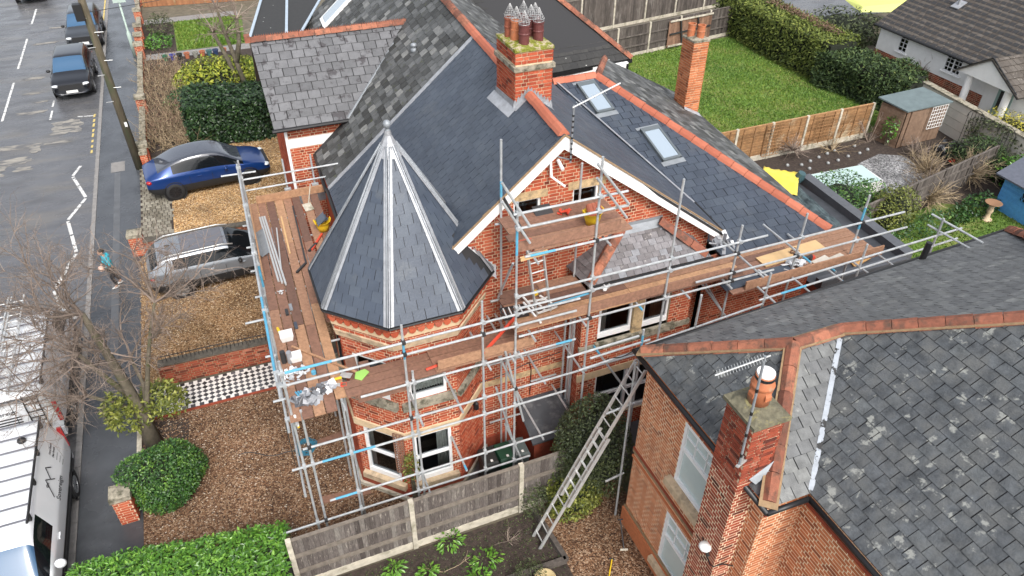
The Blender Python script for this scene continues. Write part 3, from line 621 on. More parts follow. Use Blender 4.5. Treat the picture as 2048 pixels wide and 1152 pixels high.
ring('cornice_shelf', MORTAR, [(1.72, 5.47, 1.72, 5.58), (1.72, 5.585, 1.80, 5.6), (1.80, 5.77, 1.6, 5.775)])
AP = V3((TC.x, TC.y, TAP))
ev = [V3((TC.x, TC.y, EA)) + (oct_n(k) * EAP + V3((0, 0, 1)).cross(oct_n(k)) * EAP * T22) for k in range(-4, 4)]   # ev[k+4] = vertex clockwise-right of face k
troof = None
b = MB()
for k in range(-4, 4): b.face([ev[k + 3] - V3((0, 0, .03)), ev[k + 4] - V3((0, 0, .03)), AP - V3((0, 0, .03))])
troof = b.build('turret_roof', ROOF_UNDER, house)
def below_main(p): return p.z < R0.z - (nW.x * (p.x - R0.x) + nW.y * (p.y - R0.y)) / nW.z - .02 and p.y > 12.4
for k in range(-4, 4):
    a, c = ev[k + 3], ev[k + 4]; n = (c - a).cross(AP - a).normalized(); f = Frame(a, c - a, AP - a)
    lay_slates(slates, troof, SLATE_NEW_T, f, [f.to2(p) for p in (a, c, AP)], .262, .215, tl=.006, gap=.010, lv=(.96, 1.06), skip=below_main, slip=.003, v0=0)
for k in range(-4, 4):                                                  # lead hips: flat wings and two rolls
    e = ev[k + 4]; d = (AP - e); nL, nR = oct_n(k), oct_n((k + 1))
    sl = (TAP - EA) / EAP
    for n0, sgn in ((oct_n(k), -1), (oct_n(k + 1), 1)):
        t = V3((0, 0, 1)).cross(n0); nn = (n0 + V3((0, 0, EAP / (TAP - EA)))).normalized() if False else (n0 * (TAP - EA) + V3((0, 0, EAP))).normalized()
        w0, w1 = .105, .075; s = t * sgn
        p0, p1 = e + nn * .022, e + d * .93 + nn * .022
        if in_turret(e) : pass
        b = MB(); b.prism([p0, p1, p1 + s * w1, p0 + s * w0] if sgn > 0 else [p0, p0 + s * w0, p1 + s * w1, p1], [q + nn * .008 for q in ([p0, p1, p1 + s * w1, p0 + s * w0] if sgn > 0 else [p0, p0 + s * w0, p1 + s * w1, p1])])
        b.build('hip_lead', LEAD, troof)
        part('hip_roll', LEAD_D, troof, lambda b: b.tube([e + nn * .035 + s * .03, e + d * .93 + nn * .035 + s * .022], .014, 6), smooth=True)
def cap(b):
    b.mesh(*[[V3((TC.x, TC.y, 0)) + V3((r * math.cos(math.pi / 8 + math.pi / 4 * k), r * math.sin(math.pi / 8 + math.pi / 4 * k), z)) for r, z in ((.285, 8.62), (.14, 8.88), (.075, 9.02), (.06, 9.12)) for k in range(8)], [(i * 8 + k, i * 8 + (k + 1) % 8, i * 8 + 8 + (k + 1) % 8, i * 8 + 8 + k) for i in range(3) for k in range(8)]])
part('lead_cap', LEAD, troof, cap)
part('finial', LEAD_D, troof, lambda b: b.lathe((TC.x, TC.y, 9.08), [(.055, 0), (.05, .05), (.03, .07), (.05, .09), (.075, .13), (.08, .165), (.072, .2), (.045, .235), (0, .25)], 14), smooth=True)
part('gutter', BLACK, troof, lambda b: [b.tube([ev[k + 3] + oct_n(k) * .02 - V3((0, 0, .04)), ev[k + 4] + oct_n(k) * .02 - V3((0, 0, .04))], .03, 6) for k in (-3, -2, -1, 0, 1)])
LEAD_BR = mat('new_bright_lead', (.62, .63, .65), rough=.4, noise=.12, nscale=8)
b = MB(); f = fG                                                        # stepped lead flashing where the turret roof meets the gable
for i in range(9):
    x = 4.02 + i * .094; z = 6.66 - i * .102; b.prism([f.at(x, z - .1, .005), f.at(x + .1, z - .2, .005), f.at(x + .1, z + .02, .005), f.at(x, z + .06, .005)], [f.at(x, z - .1, .016), f.at(x + .1, z - .2, .016), f.at(x + .1, z + .02, .016), f.at(x, z + .06, .016)])
b.build('stepped_flashing', LEAD_BR, house)
b = MB()
for i in range(9):
    x = 4.02 + i * .094; z = 6.6 - i * .102; b.face([(x, GY - .02, z), (x + .094, GY - .02, z - .102), (x + .06, GY - .15, z - .20), (x - .03, GY - .15, z - .10)])
b.build('lead_soaker', LEAD_BR, house)
# ------------------------------------------------------------------ the two-storey bay on the gable wall
BY = 11.95
fBy = Frame((0, BY, 0), (1, 0, 0), (0, 0, 1))
bx0, bx1 = 6.78, 9.82
up1, up2 = (7.25, 3.46, 8.16, 4.62), (8.46, 3.46, 9.2, 4.62)
lw_ = (7.3, .55, 9.2, 2.2)
brick_wall(bricks, 'bay_wall', house, fBy, rect(bx0, 0, bx1, 5.1), [(7.22, 3.4, 9.22, 4.68), lw_], BRICK, MORTAR)
fBl = Frame((bx0, GY, 0), (0, -1, 0), (0, 0, 1)); brick_wall(bricks, 'bay_wall', house, fBl, rect(0, 0, GY - BY, 5.1), [], BRICK, MORTAR)
fBr = Frame((bx1, BY, 0), (0, 1, 0), (0, 0, 1)); brick_wall(bricks, 'bay_wall', house, fBr, rect(0, 0, GY - BY, 5.1), [], BRICK, MORTAR)
win(house, fBy, *up1[:2], *up1[2:], depth=.09, fw=.06, bot=.14, curtain=[(7.3, 7.5, 4.6, 3.6)])
win(house, fBy, *up2[:2], *up2[2:], depth=.09, fw=.06, bot=.14, curtain=[(8.72, 9.15, 4.6, 3.6)])
slab(house, 'mullion', LINTEL, fBy, 8.17, 3.4, 8.45, 4.68, -.12, .03); slab(house, 'window_head', CREAM, fBy, 7.22, 4.63, 9.22, 4.68, -.1, .0)
slab(house, 'sill', STONE_G, fBy, 7.15, 3.22, 9.4, 3.40, -.1, .12); slab(house, 'sill', STONE_G, fBy, bx0 - .05, 3.25, 7.15, 3.36, -.02, .05); slab(house, 'sill', STONE_G, fBy, 9.4, 3.22, bx1 + .05, 3.36, -.02, .06)
slab(house, 'stone_lintel', CREAM, fBy, bx0 - .03, 2.2, bx1 + .03, 2.42, -.02, .03)
win(house, fBy, lw_[0], lw_[1], lw_[2], lw_[3], depth=.1, fw=.07, transom=1.4, mull=[8.25], bot=.12)
b = MB(); b.box((6.72, 12.3, .2), (6.8, 12.36, 5.0)); b.build('downpipe', UPVC, house)
# bay roof
bz, bt = 5.36, 6.10
q = dict(a=V3((6.62, GY, bz)), b=V3((6.74, 11.74, bz)), c=V3((10.0, 11.74, bz)), d=V3((10.08, GY, bz)), e=V3((7.92, GY, bt)), f=V3((8.98, GY, bt)))
b = MB(); b.face([q['b'], q['c'], q['f'], q['e']]); b.face([q['a'], q['b'], q['e']]); b.face([q['c'], q['d'], q['f']]); bro = b.build('bay_roof', ROOF_UNDER, house)
for ids in ('bcfe', 'abe', 'cdf'):
    pts = [q[i] for i in ids]; f = Frame(pts[0], pts[1] - pts[0], pts[2] - pts[0]); 
    tf = (lambda r, u, v: (r.uniform(.86, 1.) if 1.55 < u < 2.55 and .12 < v < .75 and r.random() < .85 else r.uniform(0, .75))) if ids == 'bcfe' else (lambda r, u, v: r.uniform(0, .4))
    lay_slates(slates, bro, SLATE_BAY, f, [f.to2(p) for p in pts], .20, .15, tl=.014, gap=.008, tintf=tf, slip=.01, jit=.06)
ridge_tiles(bro, 'hip_tile', RIDGE_OLD, q['b'] + V3((.06, .08, .05)), q['e'] + V3((.0, -.1, .05)), 3, w=.13, h=.08); ridge_tiles(bro, 'hip_tile', RIDGE_OLD, q['c'] + V3((-.06, .08, .05)), q['f'] + V3((.0, -.1, .05)), 3, w=.13, h=.08)
slab(bro, 'lead_flashing', LEAD_D, fG, 7.75, 6.02, 9.1, 6.2, .004, .016)
b = MB(); b.face([(7.85, GY - .01, 6.12), (9.05, GY - .01, 6.12), (9.2, GY - .16, 5.99), (7.7, GY - .16, 5.99)]); b.build('lead_flashing', LEAD_D, bro)
part('gutter', BLACK, bro, lambda b: b.tube([q['b'] + V3((-.02, -.05, -.03)), q['c'] + V3((.02, -.05, -.03))], .05, 8))
part('eaves_board', BOARD_L, bro, lambda b: b.box((6.8, 11.8, 5.13), (9.9, 11.86, 5.28)))
# lean-to porch slab and bins in the side passage come later
# ------------------------------------------------------------------ the chimney with seven pots
def chimney(parent, x0, x1, y0, y1, zb, zt, band=None, mat_b=BRICK, mat_m=MORTAR, pc=None, cap_m=MOSS, cap_h=.10):
    pc = pc or bricks
    ch = MB(); ch.box((x0 + .01, y0 + .01, zb), (x1 - .01, y1 - .01, zt - .01)); st = ch.build('chimney', mat_m, parent)
    for fr, w in ((Frame((x0, y0, 0), (1, 0, 0), (0, 0, 1)), x1 - x0), (Frame((x0, y1, 0), (0, -1, 0), (0, 0, 1)), y1 - y0), (Frame((x1, y0, 0), (0, 1, 0), (0, 0, 1)), y1 - y0)):
        # bricks are children of the chimney
        v = zb; row = 0
        while v < zt - .02:
            u = -(row % 2) * .17 - .06; k = row % 2
            while u < w:
                ln = BR_L if k % 2 == 0 else BR_H; k += 1
                a0, a1 = max(0, u + .008), min(w, u + ln - .008); u += ln
                if a1 - a0 < .03: continue
                if band and band[0] - .03 < v + .03 < band[1]: continue
                h = .008 * RND.uniform(.4, 1.3); t = RND.random()
                pc.add(st, mat_b, [fr.at(a0, v + .005, h), fr.at(a1, v + .005, h), fr.at(a1, v + .068, h), fr.at(a0, v + .068, h)], [fr.at(a0, v + .005, -.004), fr.at(a1, v + .005, -.004), fr.at(a1, v + .068, -.004), fr.at(a0, v + .068, -.004)], t)
            v += .083; row += 1
    if band: part('stone_string', STONE_G, st, lambda b: b.box((x0 - .05, y0 - .05, band[0]), (x1 + .05, y1 + .05, band[1])))
    b = MB(); g = RND
    nx, ny = 7, 7; grid = [[V3((x0 - .02 + (x1 - x0 + .04) * i / nx, y0 - .02 + (y1 - y0 + .04) * j / ny, zt + cap_h * (.35 + .65 * min(1, 3 * min(i, nx - i, j, ny - j) / nx)) * g.uniform(.75, 1.15))) for j in range(ny + 1)] for i in range(nx + 1)]
    for i in range(nx):
        for j in range(ny): b.face([grid[i][j], grid[i + 1][j], grid[i + 1][j + 1], grid[i][j + 1]])
    rim = [grid[i][0] for i in range(nx + 1)] + [grid[nx][j] for j in range(1, ny + 1)] + [grid[i][ny] for i in range(nx - 1, -1, -1)] + [grid[0][j] for j in range(ny - 1, 0, -1)]
    for k in range(len(rim)):
        p, q_ = rim[k], rim[(k + 1) % len(rim)]; b.face([V3((p.x, p.y, zt - .03)), V3((q_.x, q_.y, zt - .03)), q_, p])
    b.build('mortar_cap', cap_m, st)
    return st
ch1 = chimney(house, 6.07, 6.95, 14.52, 15.62, 8.15, 9.86, band=(9.42, 9.52))
POT_D = mat('dark_plum_pot', (.115, .032, .030), rough=.55, noise=.2, nscale=7, blotch=(.30, .22, .20), bl_scale=8., bl_lo=.62, bl_hi=.75); POT_O = mat('orange_clay_pot', (.42, .14, .06), rough=.75, noise=.15, nscale=7, blotch=(.30, .19, .12), bl_scale=6., bl_lo=.55, bl_hi=.7)
POT_R = mat('red_clay_pot', (.26, .075, .04), rough=.7, noise=.2, nscale=7)
WIRE = mat('cage_wire', (.40, .40, .40), rough=.45, metal=.5)
def pot(parent, x, y, z, m, h=.42, r=.115, cage=True, taper=.0):
    p = part('chimney_pot', m, parent, lambda b: b.lathe((x, y, z), [(r * (1 + taper), 0), (r * (1 + taper * .5), h * .5), (r * 1.08, h * .52), (r * 1.08, h * .57), (r, h * .6), (r, h * .93), (r * 1.1, h * .94), (r * 1.1, h), (r * .85, h), (r * .85, h * .6), (0, h * .6)], 18), smooth=False)
    if cage:
        b = MB()
        for k in range(12):
            a = math.pi * 2 * k / 12; c, s = math.cos(a), math.sin(a)
            b.tube([(x + r * .95 * c, y + r * .95 * s, z + h * .98), (x + r * 1.08 * c, y + r * 1.08 * s, z + h + .07), (x + .008 * c, y + .008 * s, z + h + .30)], .0035, 3, cap=False)
        for q_ in (0, .2, .4, .6, .8):
            rr = r * 1.08 * (1 - q_) + .006; zz_ = z + h + .07 + .23 * q_; b.tube([(x + rr * math.cos(2 * math.pi * k / 12), y + rr * math.sin(2 * math.pi * k / 12), zz_) for k in range(13)], .0035, 3, cap=False)
        b.tube([(x + r * math.cos(2 * math.pi * k / 12), y + r * math.sin(2 * math.pi * k / 12), z + h + .02) for k in range(13)], .007, 4, cap=False)
        b.build('wire_cage', WIRE, parent)
    return p
for x, y_, m_, t in ((6.27, 15.35, POT_R, 0), (6.32, 15.1, POT_O, .15), (6.37, 14.78, POT_D, 0), (6.62, 15.42, POT_D, 0), (6.66, 15.1, POT_D, 0), (6.74, 14.86, POT_D, 0), (6.8, 15.2, POT_D, 0)):
    pot(ch1, x, y_, 9.9, m_, taper=t)
# lead round the chimney foot
b = MB()
def W_z(x, y_): return R0.z - (nW.x * (x - R0.x) + nW.y * (y_ - R0.y)) / nW.z
def E_z(x, y_): return R0.z - (nE.x * (x - R0.x) + nE.y * (y_ - R0.y)) / nE.z
def wp_(x, y_, h=.02): return V3((x, y_, min(W_z(x, y_), E_z(x, y_)) + h))
b.face([wp_(6.05, 14.4, .03), wp_(6.05, 15.75, .03), wp_(5.86, 15.75), wp_(5.86, 14.4)]); b.face([wp_(6.05, 14.5, .16), wp_(6.05, 15.65, .16), wp_(6.04, 15.65, .02), wp_(6.04, 14.5, .02)])
xs = [6.02 + .08 * i for i in range(13)]
for i in range(12):
    x0, x1 = xs[i], xs[i + 1]; b.face([wp_(x0, 14.50, .0), wp_(x1, 14.50, .0), wp_(x1, 14.50, .09), wp_((x0 + x1) / 2, 14.50, .2), wp_(x0, 14.5, .12)]); b.face([wp_(x0, 14.5, .03), wp_(x1, 14.5, .03), wp_(x1, 14.36, .018), wp_(x0, 14.36, .018)])
b.build('lead_apron', LEAD, ch1)

# ------------------------------------------------------------------ the attached house beyond the party line
far = thing('attached_house', 'attached brick house with old mossy slates and a projecting wing with a crested red ridge', 'house', (5.5, 22, 0))
fbr = Pieces('brick', 'brickwork'); fsl = Pieces('slate', 'slating')
R2 = R1 + RD * 12
fwp = plane_pts(R0, nW, [(R1.x, R1.y), (R2.x, R2.y), (3.4, 31), (2.35, 24), (2.27, 18.78)])
frw = roof_plane(far, 'main_roof_west_slope', fwp)
fFW = roof_frame(fwp, nW, RD)
WY, WZ, WE, WEZ = 23.05, 7.95, 21.0, 6.02
def in_wing(p): return 1.2 < p.x < 6.2 and p.z < WZ - abs(p.y - WY) * (WZ - WEZ) / (WY - WE) - .03 and p.y > WE - .05 and p.y < 25.2
lay_slates(fsl, frw, SLATE_OLD, fFW, [fFW.to2(p) for p in fwp], .30, .24, tl=.018, gap=.024, skip=in_wing, slip=.02, jit=.06)
fep = plane_pts(R0, nE, [(R1.x, R1.y + .35), (R2.x, R2.y), (11.5, 31), (9.4, 19.1)])
fre = roof_plane(far, 'main_roof_east_slope', fep); fFE = roof_frame(fep, nE, RD)
lay_slates(fsl, fre, SLATE_OLD, fFE, [fFE.to2(p) for p in fep], .30, .24, tl=.018, gap=.012, slip=.012)
ridge_tiles(frw, 'ridge_tile', RIDGE_NEW, R1 + RD * .03 + V3((0, 0, .02)), R1 + RD * .55 + V3((0, 0, .02)), 1)
ridge_tiles(frw, 'ridge_tile', RIDGE_OLD, R1 + RD * .55 + V3((0, 0, .02)), R1 + RD * 11 + V3((0, 0, .02)), 26)
part('gutter', BLACK, far, lambda b: b.tube([V3((2.2, 18.8, 4.98)), V3((2.3, 21.1, 5.0))], .05, 6))
# projecting wing
wpt = [V3((1.28, WE, WEZ)), V3((3.45, WE - .02, WEZ)), V3((5.98, WY, WZ)), V3((1.22, WY, WZ))]
wro = roof_plane(far, 'wing_roof_south_slope', wpt); fw_ = Frame(wpt[0], wpt[1] - wpt[0], wpt[3] - wpt[0])
lay_slates(fsl, wro, SLATE_WING, fw_, [fw_.to2(p) for p in wpt], .36, .262, tl=.02, gap=.022, slip=.006, v0=0)
wnp = [V3((1.22, WY, WZ)), V3((5.98, WY, WZ)), V3((3.45, 25.1, WEZ)), V3((1.28, 25.1, WEZ))]; wno = roof_plane(far, 'wing_roof_north_slope', wnp, SLATE_OLD)
ridge_tiles(wro, 'ridge_tile', RIDGE_OLD, V3((1.2, WY, WZ + .03)), V3((5.95, WY, WZ + .03)), 10, w=.13, h=.09, arch=False)
b = MB()
for i in range(70):
    x = 1.35 + i * .065; b.prism([(x, WY - .012, WZ + .08), (x + .06, WY - .012, WZ + .08), (x + .03, WY - .012, WZ + .16)], [(x, WY + .012, WZ + .08), (x + .06, WY + .012, WZ + .08), (x + .03, WY + .012, WZ + .16)])
b.build('ridge_crest', RIDGE_OLD, wro, kind='stuff')
part('ridge_end_tile', RIDGE_OLD, wro, lambda b: b.box((1.08, WY - .14, WZ - .02), (1.24, WY + .14, WZ + .16)))
part('gutter', BLACK, far, lambda b: b.tube([V3((1.22, WE - .06, WEZ - .03)), V3((3.4, WE - .06, WEZ - .03))], .06, 8))
part('valley', LEAD_D, wro, lambda b: b.tube([V3((3.42, WE, WEZ + .02)), V3((5.95, WY - .05, WZ + .03))], .035, 5))
fq = Frame((0, WE + .25, 0), (1, 0, 0), (0, 0, 1))
brick_wall(fbr, 'wing_wall', far, fq, rect(1.6, 0, 3.6, 5.95), [], BRICK, MORTAR)
slab(far, 'stone_band', WHITE, fq, 1.6, 5.25, 3.3, 5.55, -.02, .012); slab(far, 'blue_brick_band', LEAD_D, fq, 1.6, 3.35, 3.6, 3.75, -.02, .012)
fq2 = Frame((1.6, 26, 0), (0, -1, 0), (0, 0, 1)); brick_wall(fbr, 'wing_wall', far, fq2, [(0.9, 0), (4.75, 0), (4.75, 5.95), (2.95, 7.7), (.9, 5.95)], [], BRICK, MORTAR)
slab(far, 'corner_drainpipe', UPVC, fq, 1.55, 0, 1.63, 5.9, .0, .06)
part('house_core', DARKROOM, far, lambda b: (b.box((2.6, 18.8, 0), (11.0, 31, 5.0)), b.box((1.7, 21.4, 0), (3, 25, 5.8))))
part('west_wall', BRICK, far, lambda b: b.box((2.45, 18.72, 0), (2.55, 21.2, 5.0)))
part('rear_wing_white_wall', RENDER_W, far, lambda b: b.box((9.5, 24.55, 0), (15.0, 30, 4.95)))
# soil vent cap, rooflight
part('roof_vent', LEAD_D, frw, lambda b: b.lathe(plane_pts(R0, nW, [(5.55, 20.9)])[0], [(.1, -.02), (.1, .06), (.06, .1), (.06, .14), (.1, .15), (.08, .22), (0, .24)], 12), smooth=True)
c_ = plane_pts(R0, nW, [(4.95, 28.95)])[0]; fk = Frame(c_, -RD, nW.cross(RD) if nW.cross(RD).z > 0 else -nW.cross(RD))
sk = slab(frw, 'rooflight', WHITE, fk, -.5, -.9, .5, .9, 0, .1); 
part('rooflight_pane', SKYG, frw, lambda b: b.prism([fk.at(-.36, -.75, .1), fk.at(.36, -.75, .1), fk.at(.36, .75, .1), fk.at(-.36, .75, .1)], [fk.at(-.36, -.75, .115), fk.at(.36, -.75, .115), fk.at(.36, .75, .115), fk.at(-.36, .75, .115)]))
# far side: black-felted polygonal roof with pale lead hips, behind the wing ridge
a_ = V3((2.45, 26.2, 6.15)); rim = [V3((5.3, 34.0, 6.1)), V3((3.9, 35.4, 6.1)), V3((2.95, 35.4, 6.1)), V3((1.55, 28.9, 6.1))]
b = MB()
for k in range(3): b.face([a_, rim[k], rim[k + 1]])
b.face([a_, rim[3], V3((2.2, 26.6, 5.9))]); fo = b.build('polygonal_bay_roof', TILE_BLACK, far)
LEAD_B = mat('pale_blue_lead', (.36, .43, .50), rough=.45, noise=.1)
for k in (0, 1, 2): part('hip_lead', LEAD_B, fo, lambda b: b.beam((a_ if k < 2 else rim[3]) + V3((0, 0, .03)), rim[k] + V3((0, 0, .03)), .10, .04))
# black tiled rear extension with a red hip
bk = [V3((8.6, 24.2, 5.0)), V3((15.25, 24.72, 5.0)), V3((12.4, 27.2, 7.4)), V3((9.2, 27.2, 7.4))]
br_ = roof_plane(far, 'rear_extension_roof', bk); fk2 = Frame(bk[0], bk[1] - bk[0], bk[3] - bk[0])
lay_slates(fsl, br_, TILE_BLACK, fk2, [fk2.to2(p) for p in bk], .33, .30, tl=.02, gap=.006)
ridge_tiles(br_, 'hip_tile', RIDGE_OLD, bk[1] + V3((0, 0, .05)), bk[2] + V3((0, 0, .05)), 12, w=.13)
part('rear_extension_east_slope', TILE_BLACK, far, lambda b: b.face([bk[1], V3((15.3, 31, 5)), V3((12.4, 29, 7.4)), bk[2]]))
part('fascia', BLACK, far, lambda b: b.beam(bk[0] + V3((0, .02, -.08)), bk[1] + V3((0, .02, -.08)), .1, .14))
part('drainpipe', BLACK, far, lambda b: b.tube([V3((14.95, 24.5, 4.9)), V3((14.95, 24.5, 0))], .04, 6))
ch3 = chimney(far, 13.6, 14.3, 29.2, 29.9, 3.5, 8.6, pc=fbr, cap_m=STONE_G)
# leaning tall chimney on the rear slope and its two pots
ch2 = chimney(far, 14.28, 14.84, 19.55, 20.2, 4.6, 7.42, pc=fbr, cap_m=STONE_G, mat_b=BRICK_N)
pot(ch2, 14.42, 20.0, 7.45, POT_O, h=.42, r=.12, cage=False); pot(ch2, 14.62, 19.76, 7.45, POT_O, h=.42, r=.12, cage=False)
part('lead_apron', LEAD, ch2, lambda b: (b.face([V3((14.24, 19.5, 5.18)), V3((14.24, 20.25, 5.18)), V3((14.1, 20.25, 5.08)), V3((14.1, 19.5, 5.08))]), b.face([V3((14.25, 19.53, 5.3)), V3((14.88, 19.53, 4.98)), V3((14.92, 19.36, 4.88)), V3((14.2, 19.36, 5.16))])))
bricks.finish(); slates.finish(); fbr.finish(); fsl.finish()
# ------------------------------------------------------------------ the neighbour's house, lower right
nb = thing('neighbour_house', 'orange brick house with weathered grey slate hipped roof and terracotta hips, nearest the viewer', 'house', (10, 5.5, 0))
nbr = Pieces('brick', 'brickwork'); nsl = Pieces('slate', 'slating')
NZ = 5.5
C1, C2, C3, C4 = V3((6.62, 9.32, NZ)), V3((6.66, 5.28, NZ)), V3((7.48, 5.26, NZ)), V3((7.5, 1.35, NZ))
A1, A2 = V3((8.38, 7.26, 6.80)), V3((9.45, 7.26, 6.80)); NEc = V3((17.45, 9.82, NZ)); PK = V3((12.6, 4.1, 8.85))
PK2 = V3((12.9, 4.6, 8.45))
planes = []
def nroof(name, pts, course, m, w, e, tf=None):
    pts = [V3(p) for p in pts]; n = (pts[1] - pts[0]).cross(pts[2] - pts[0]).normalized(); n = n if n.z > 0 else -n
    # make coplanar
    pts = [V3((p.x, p.y, pts[0].z - (n.x * (p.x - pts[0].x) + n.y * (p.y - pts[0].y)) / n.z)) for p in pts]
    o = roof_plane(nb, name, pts); f = roof_frame(pts, n, course)
    lay_slates(nsl, o, m, f, [f.to2(p) for p in pts], w, e, tl=.012, gap=.014, slip=.010, jit=.06, tintf=tf)
    return o, pts
tfw = lambda r, u, v: min(1, max(0, r.gauss(.45, .18)))
n1, pN = nroof('north_slope', [C1, NEc, A2, A1], (1, .045, 0), SLATE_NN, .27, .20, tfw)
n1b, pN2 = nroof('north_slope', [A2, NEc, V3((13.6, 5.6, 8.0)), V3((11.55, 5.05, 8.13))], (1, .045, 0), SLATE_NN, .27, .20, tfw)
n2, _ = nroof('west_slope', [C1, C2, A1], (0, 1, 0), SLATE_NB, .27, .215, tfw)
n3, _ = nroof('south_slope', [C2, C3, A2, A1], (1, 0, 0), SLATE_NN, .27, .20, lambda r, u, v: r.uniform(.35, 1))
pk = V3((11.75, 4.95, NZ + 4.25 * .656))
n4, pW = nroof('west_slope', [C3, A2, V3((11.75, 4.85, NZ + (11.75 - 7.48) * .656)), C4], (0, 1, 0), SLATE_NB, .27, .215, tfw)
up_ = V3((0, 0, .035))
ridge_tiles(n1, 'hip_tile', RIDGE_OLD, C1 + up_ + V3((.05, -.05, .02)), A1 + up_, 6, w=.145, h=.10); ridge_tiles(n1, 'ridge_tile', RIDGE_OLD, A1 + up_, A2 + up_, 3, w=.145, h=.10)
ridge_tiles(n1b, 'hip_tile', RIDGE_OLD, A2 + up_, pW[2] + up_, 9, w=.145, h=.10); ridge_tiles(n3, 'hip_tile', RIDGE_OLD, C2 + up_ + V3((.06, .06, .02)), A1 + up_, 6, w=.145, h=.10)
ridge_tiles(n4, 'hip_tile', RIDGE_OLD, C4 + up_, pW[2] + up_, 13, w=.145, h=.10); ridge_tiles(n1b, 'hip_tile', RIDGE_OLD, NEc + up_, V3((13.6, 6.0, 8.0)) + up_, 14, w=.145, h=.10)
for p, q_ in ((C1, A1), (A1, A2), (A2, pW[2]), (C2, A1)): part('bedding_mortar', MORT_BED, nb, lambda b: b.beam(p + V3((0, 0, .0)), q_ + V3((0, 0, .0)), .30, .03))
LEAD_W = mat('flaking_painted_lead', (.33, .36, .40), rough=.6, noise=.15, blotch=(.02, .02, .02), bl_scale=5.5, bl_lo=.56, bl_hi=.58)
part('valley_lead', LEAD_W, nb, lambda b: b.beam(C3 + V3((.03, .03, .03)), A2 + V3((0, 0, .03)), .085, .03))
for p, q_ in ((C1 + V3((-.05, .1, 0)), C2 + V3((-.05, -.07, 0))), (C2 + V3((-.05, -.06, 0)), C3 + V3((-.05, -.06, 0))), (C3 + V3((-.06, -.05, 0)), C4 + V3((-.06, 0, 0))), (C1 + V3((-.05, .07, 0)), NEc + V3((0, .07, 0)))):
    part('gutter', BLACK, nb, lambda b: b.tube([p - up_ * 1.2, q_ - up_ * 1.2], .048, 8), smooth=True)
fN1 = Frame((6.82, 9.2, 0), (0, -1, 0), (0, 0, 1))            # west wall, u runs towards the camera
nw1, nw2 = (1.45, 3.3, 2.55, 4.95), (1.45, .55, 2.55, 2.25)
brick_wall(nbr, 'west_wall', nb, fN1, rect(0, .3, 3.75, 5.4), [nw1, nw2], BRICK_N, MORTAR_N, proud=.003)
slab(nb, 'plinth', BRICK_N, fN1, -.05, 0, 3.75, .55, -.1, .06)
fN2 = Frame((6.82, 5.45, 0), (1, 0, 0), (0, 0, 1)); brick_wall(nbr, 'south_wall', nb, fN2, rect(0, 0, .85, 5.4), [], BRICK_N, MORTAR_N, proud=.003)
fN3 = Frame((7.67, 5.45, 0), (0, -1, 0), (0, 0, 1)); brick_wall(nbr, 'recessed_west_wall', nb, fN3, rect(0, 0, 5, 5.4), [(2.2, 3.4, 3.2, 5.0)], BRICK_N, MORTAR_N, proud=.003)
win(nb, fN3, 2.2, 3.4, 3.2, 5.0, depth=.05, fw=.07)
fN4 = Frame((17.2, 9.2, 0), (-1, 0, 0), (0, 0, 1)); brick_wall(None, 'north_wall', nb, fN4, rect(0, 0, 10.38, 5.4), [], BRICK_N, BRICK_N)
PALE_IN = mat('obscured_blind_glass', (.50, .58, .57), rough=.15, spec=.7, noise=.06, nscale=2)
win(nb, fN1, nw1[0], nw1[1], nw1[2], nw1[3], depth=.05, fw=.075, transom=4.25, mull=None, glaze=PALE_IN, bars=[(1.82, 4.3, 1.84, 4.9), (2.17, 4.3, 2.19, 4.9), (1.5, 4.6, 2.5, 4.62)], sill=(.12, .12, .2, .16, STONE))
win(nb, fN1, nw2[0], nw2[1], nw2[2], nw2[3], depth=.05, fw=.075, transom=1.5, glaze=PALE_IN, bars=[(1.82, 1.52, 1.85, 2.2), (2.2, 1.52, 2.23, 2.2), (1.5, 1.85, 2.5, 1.87)], sill=(.12, .12, .2, .16, STONE))
for z0, h_, m_ in ((2.55, .07, MORT_BED), (2.38, .06, BRICK_N), (2.64, .05, BRICK_D), (.58, .07, MORT_BED), (.52, .05, BRICK_N), (5.05, .06, BRICK_D), (5.22, .08, BRICK_N)):
    slab(nb, 'string_course', m_, fN1, -.02, z0, 2.72, z0 + h_, .0, .035)
slab(nb, 'string_course', BRICK_D, fN3, 0, 5.0, 5, 5.08, 0, .04); slab(nb, 'string_course', BRICK_D, fN2, -.0, 5.0, .85, 5.08, 0, .04)
# external chimney breast and stack on the west wall
fC = Frame((6.42, 6.46, 0), (0, -1, 0), (0, 0, 1)); brick_wall(nbr, 'chimney_breast', nb, fC, rect(0, 0, .68, 5.6), [], BRICK_D, MORTAR_N, proud=.003)
fC2 = Frame((6.42, 5.78, 0), (1, 0, 0), (0, 0, 1)); brick_wall(nbr, 'chimney_breast', nb, fC2, rect(0, 0, .4, 5.6), [], BRICK_D, MORTAR_N, proud=.003)
DSLAB = mat('dark_lichen_slab', (.13, .12, .08), rough=.95, noise=.4, nscale=9, blotch=(.25, .22, .10), bl_scale=6., bl_lo=.56, bl_hi=.66)
st = chimney(nb, 6.42, 7.0, 5.78, 6.46, 5.4, 6.95, pc=nbr, mat_b=BRICK_D, mat_m=MORTAR_N, cap_m=DSLAB, cap_h=.14)
part('oversail_slab', DSLAB, st, lambda b: b.box((6.36, 5.72, 6.93), (7.06, 6.52, 7.0)))
part('chimney_pot', POT_O, st, lambda b: b.lathe((6.74, 6.16, 7.08), [(.17, 0), (.165, .28), (.16, .30), (.185, .33), (.185, .38), (.15, .4), (.15, .56)], 16), smooth=True)
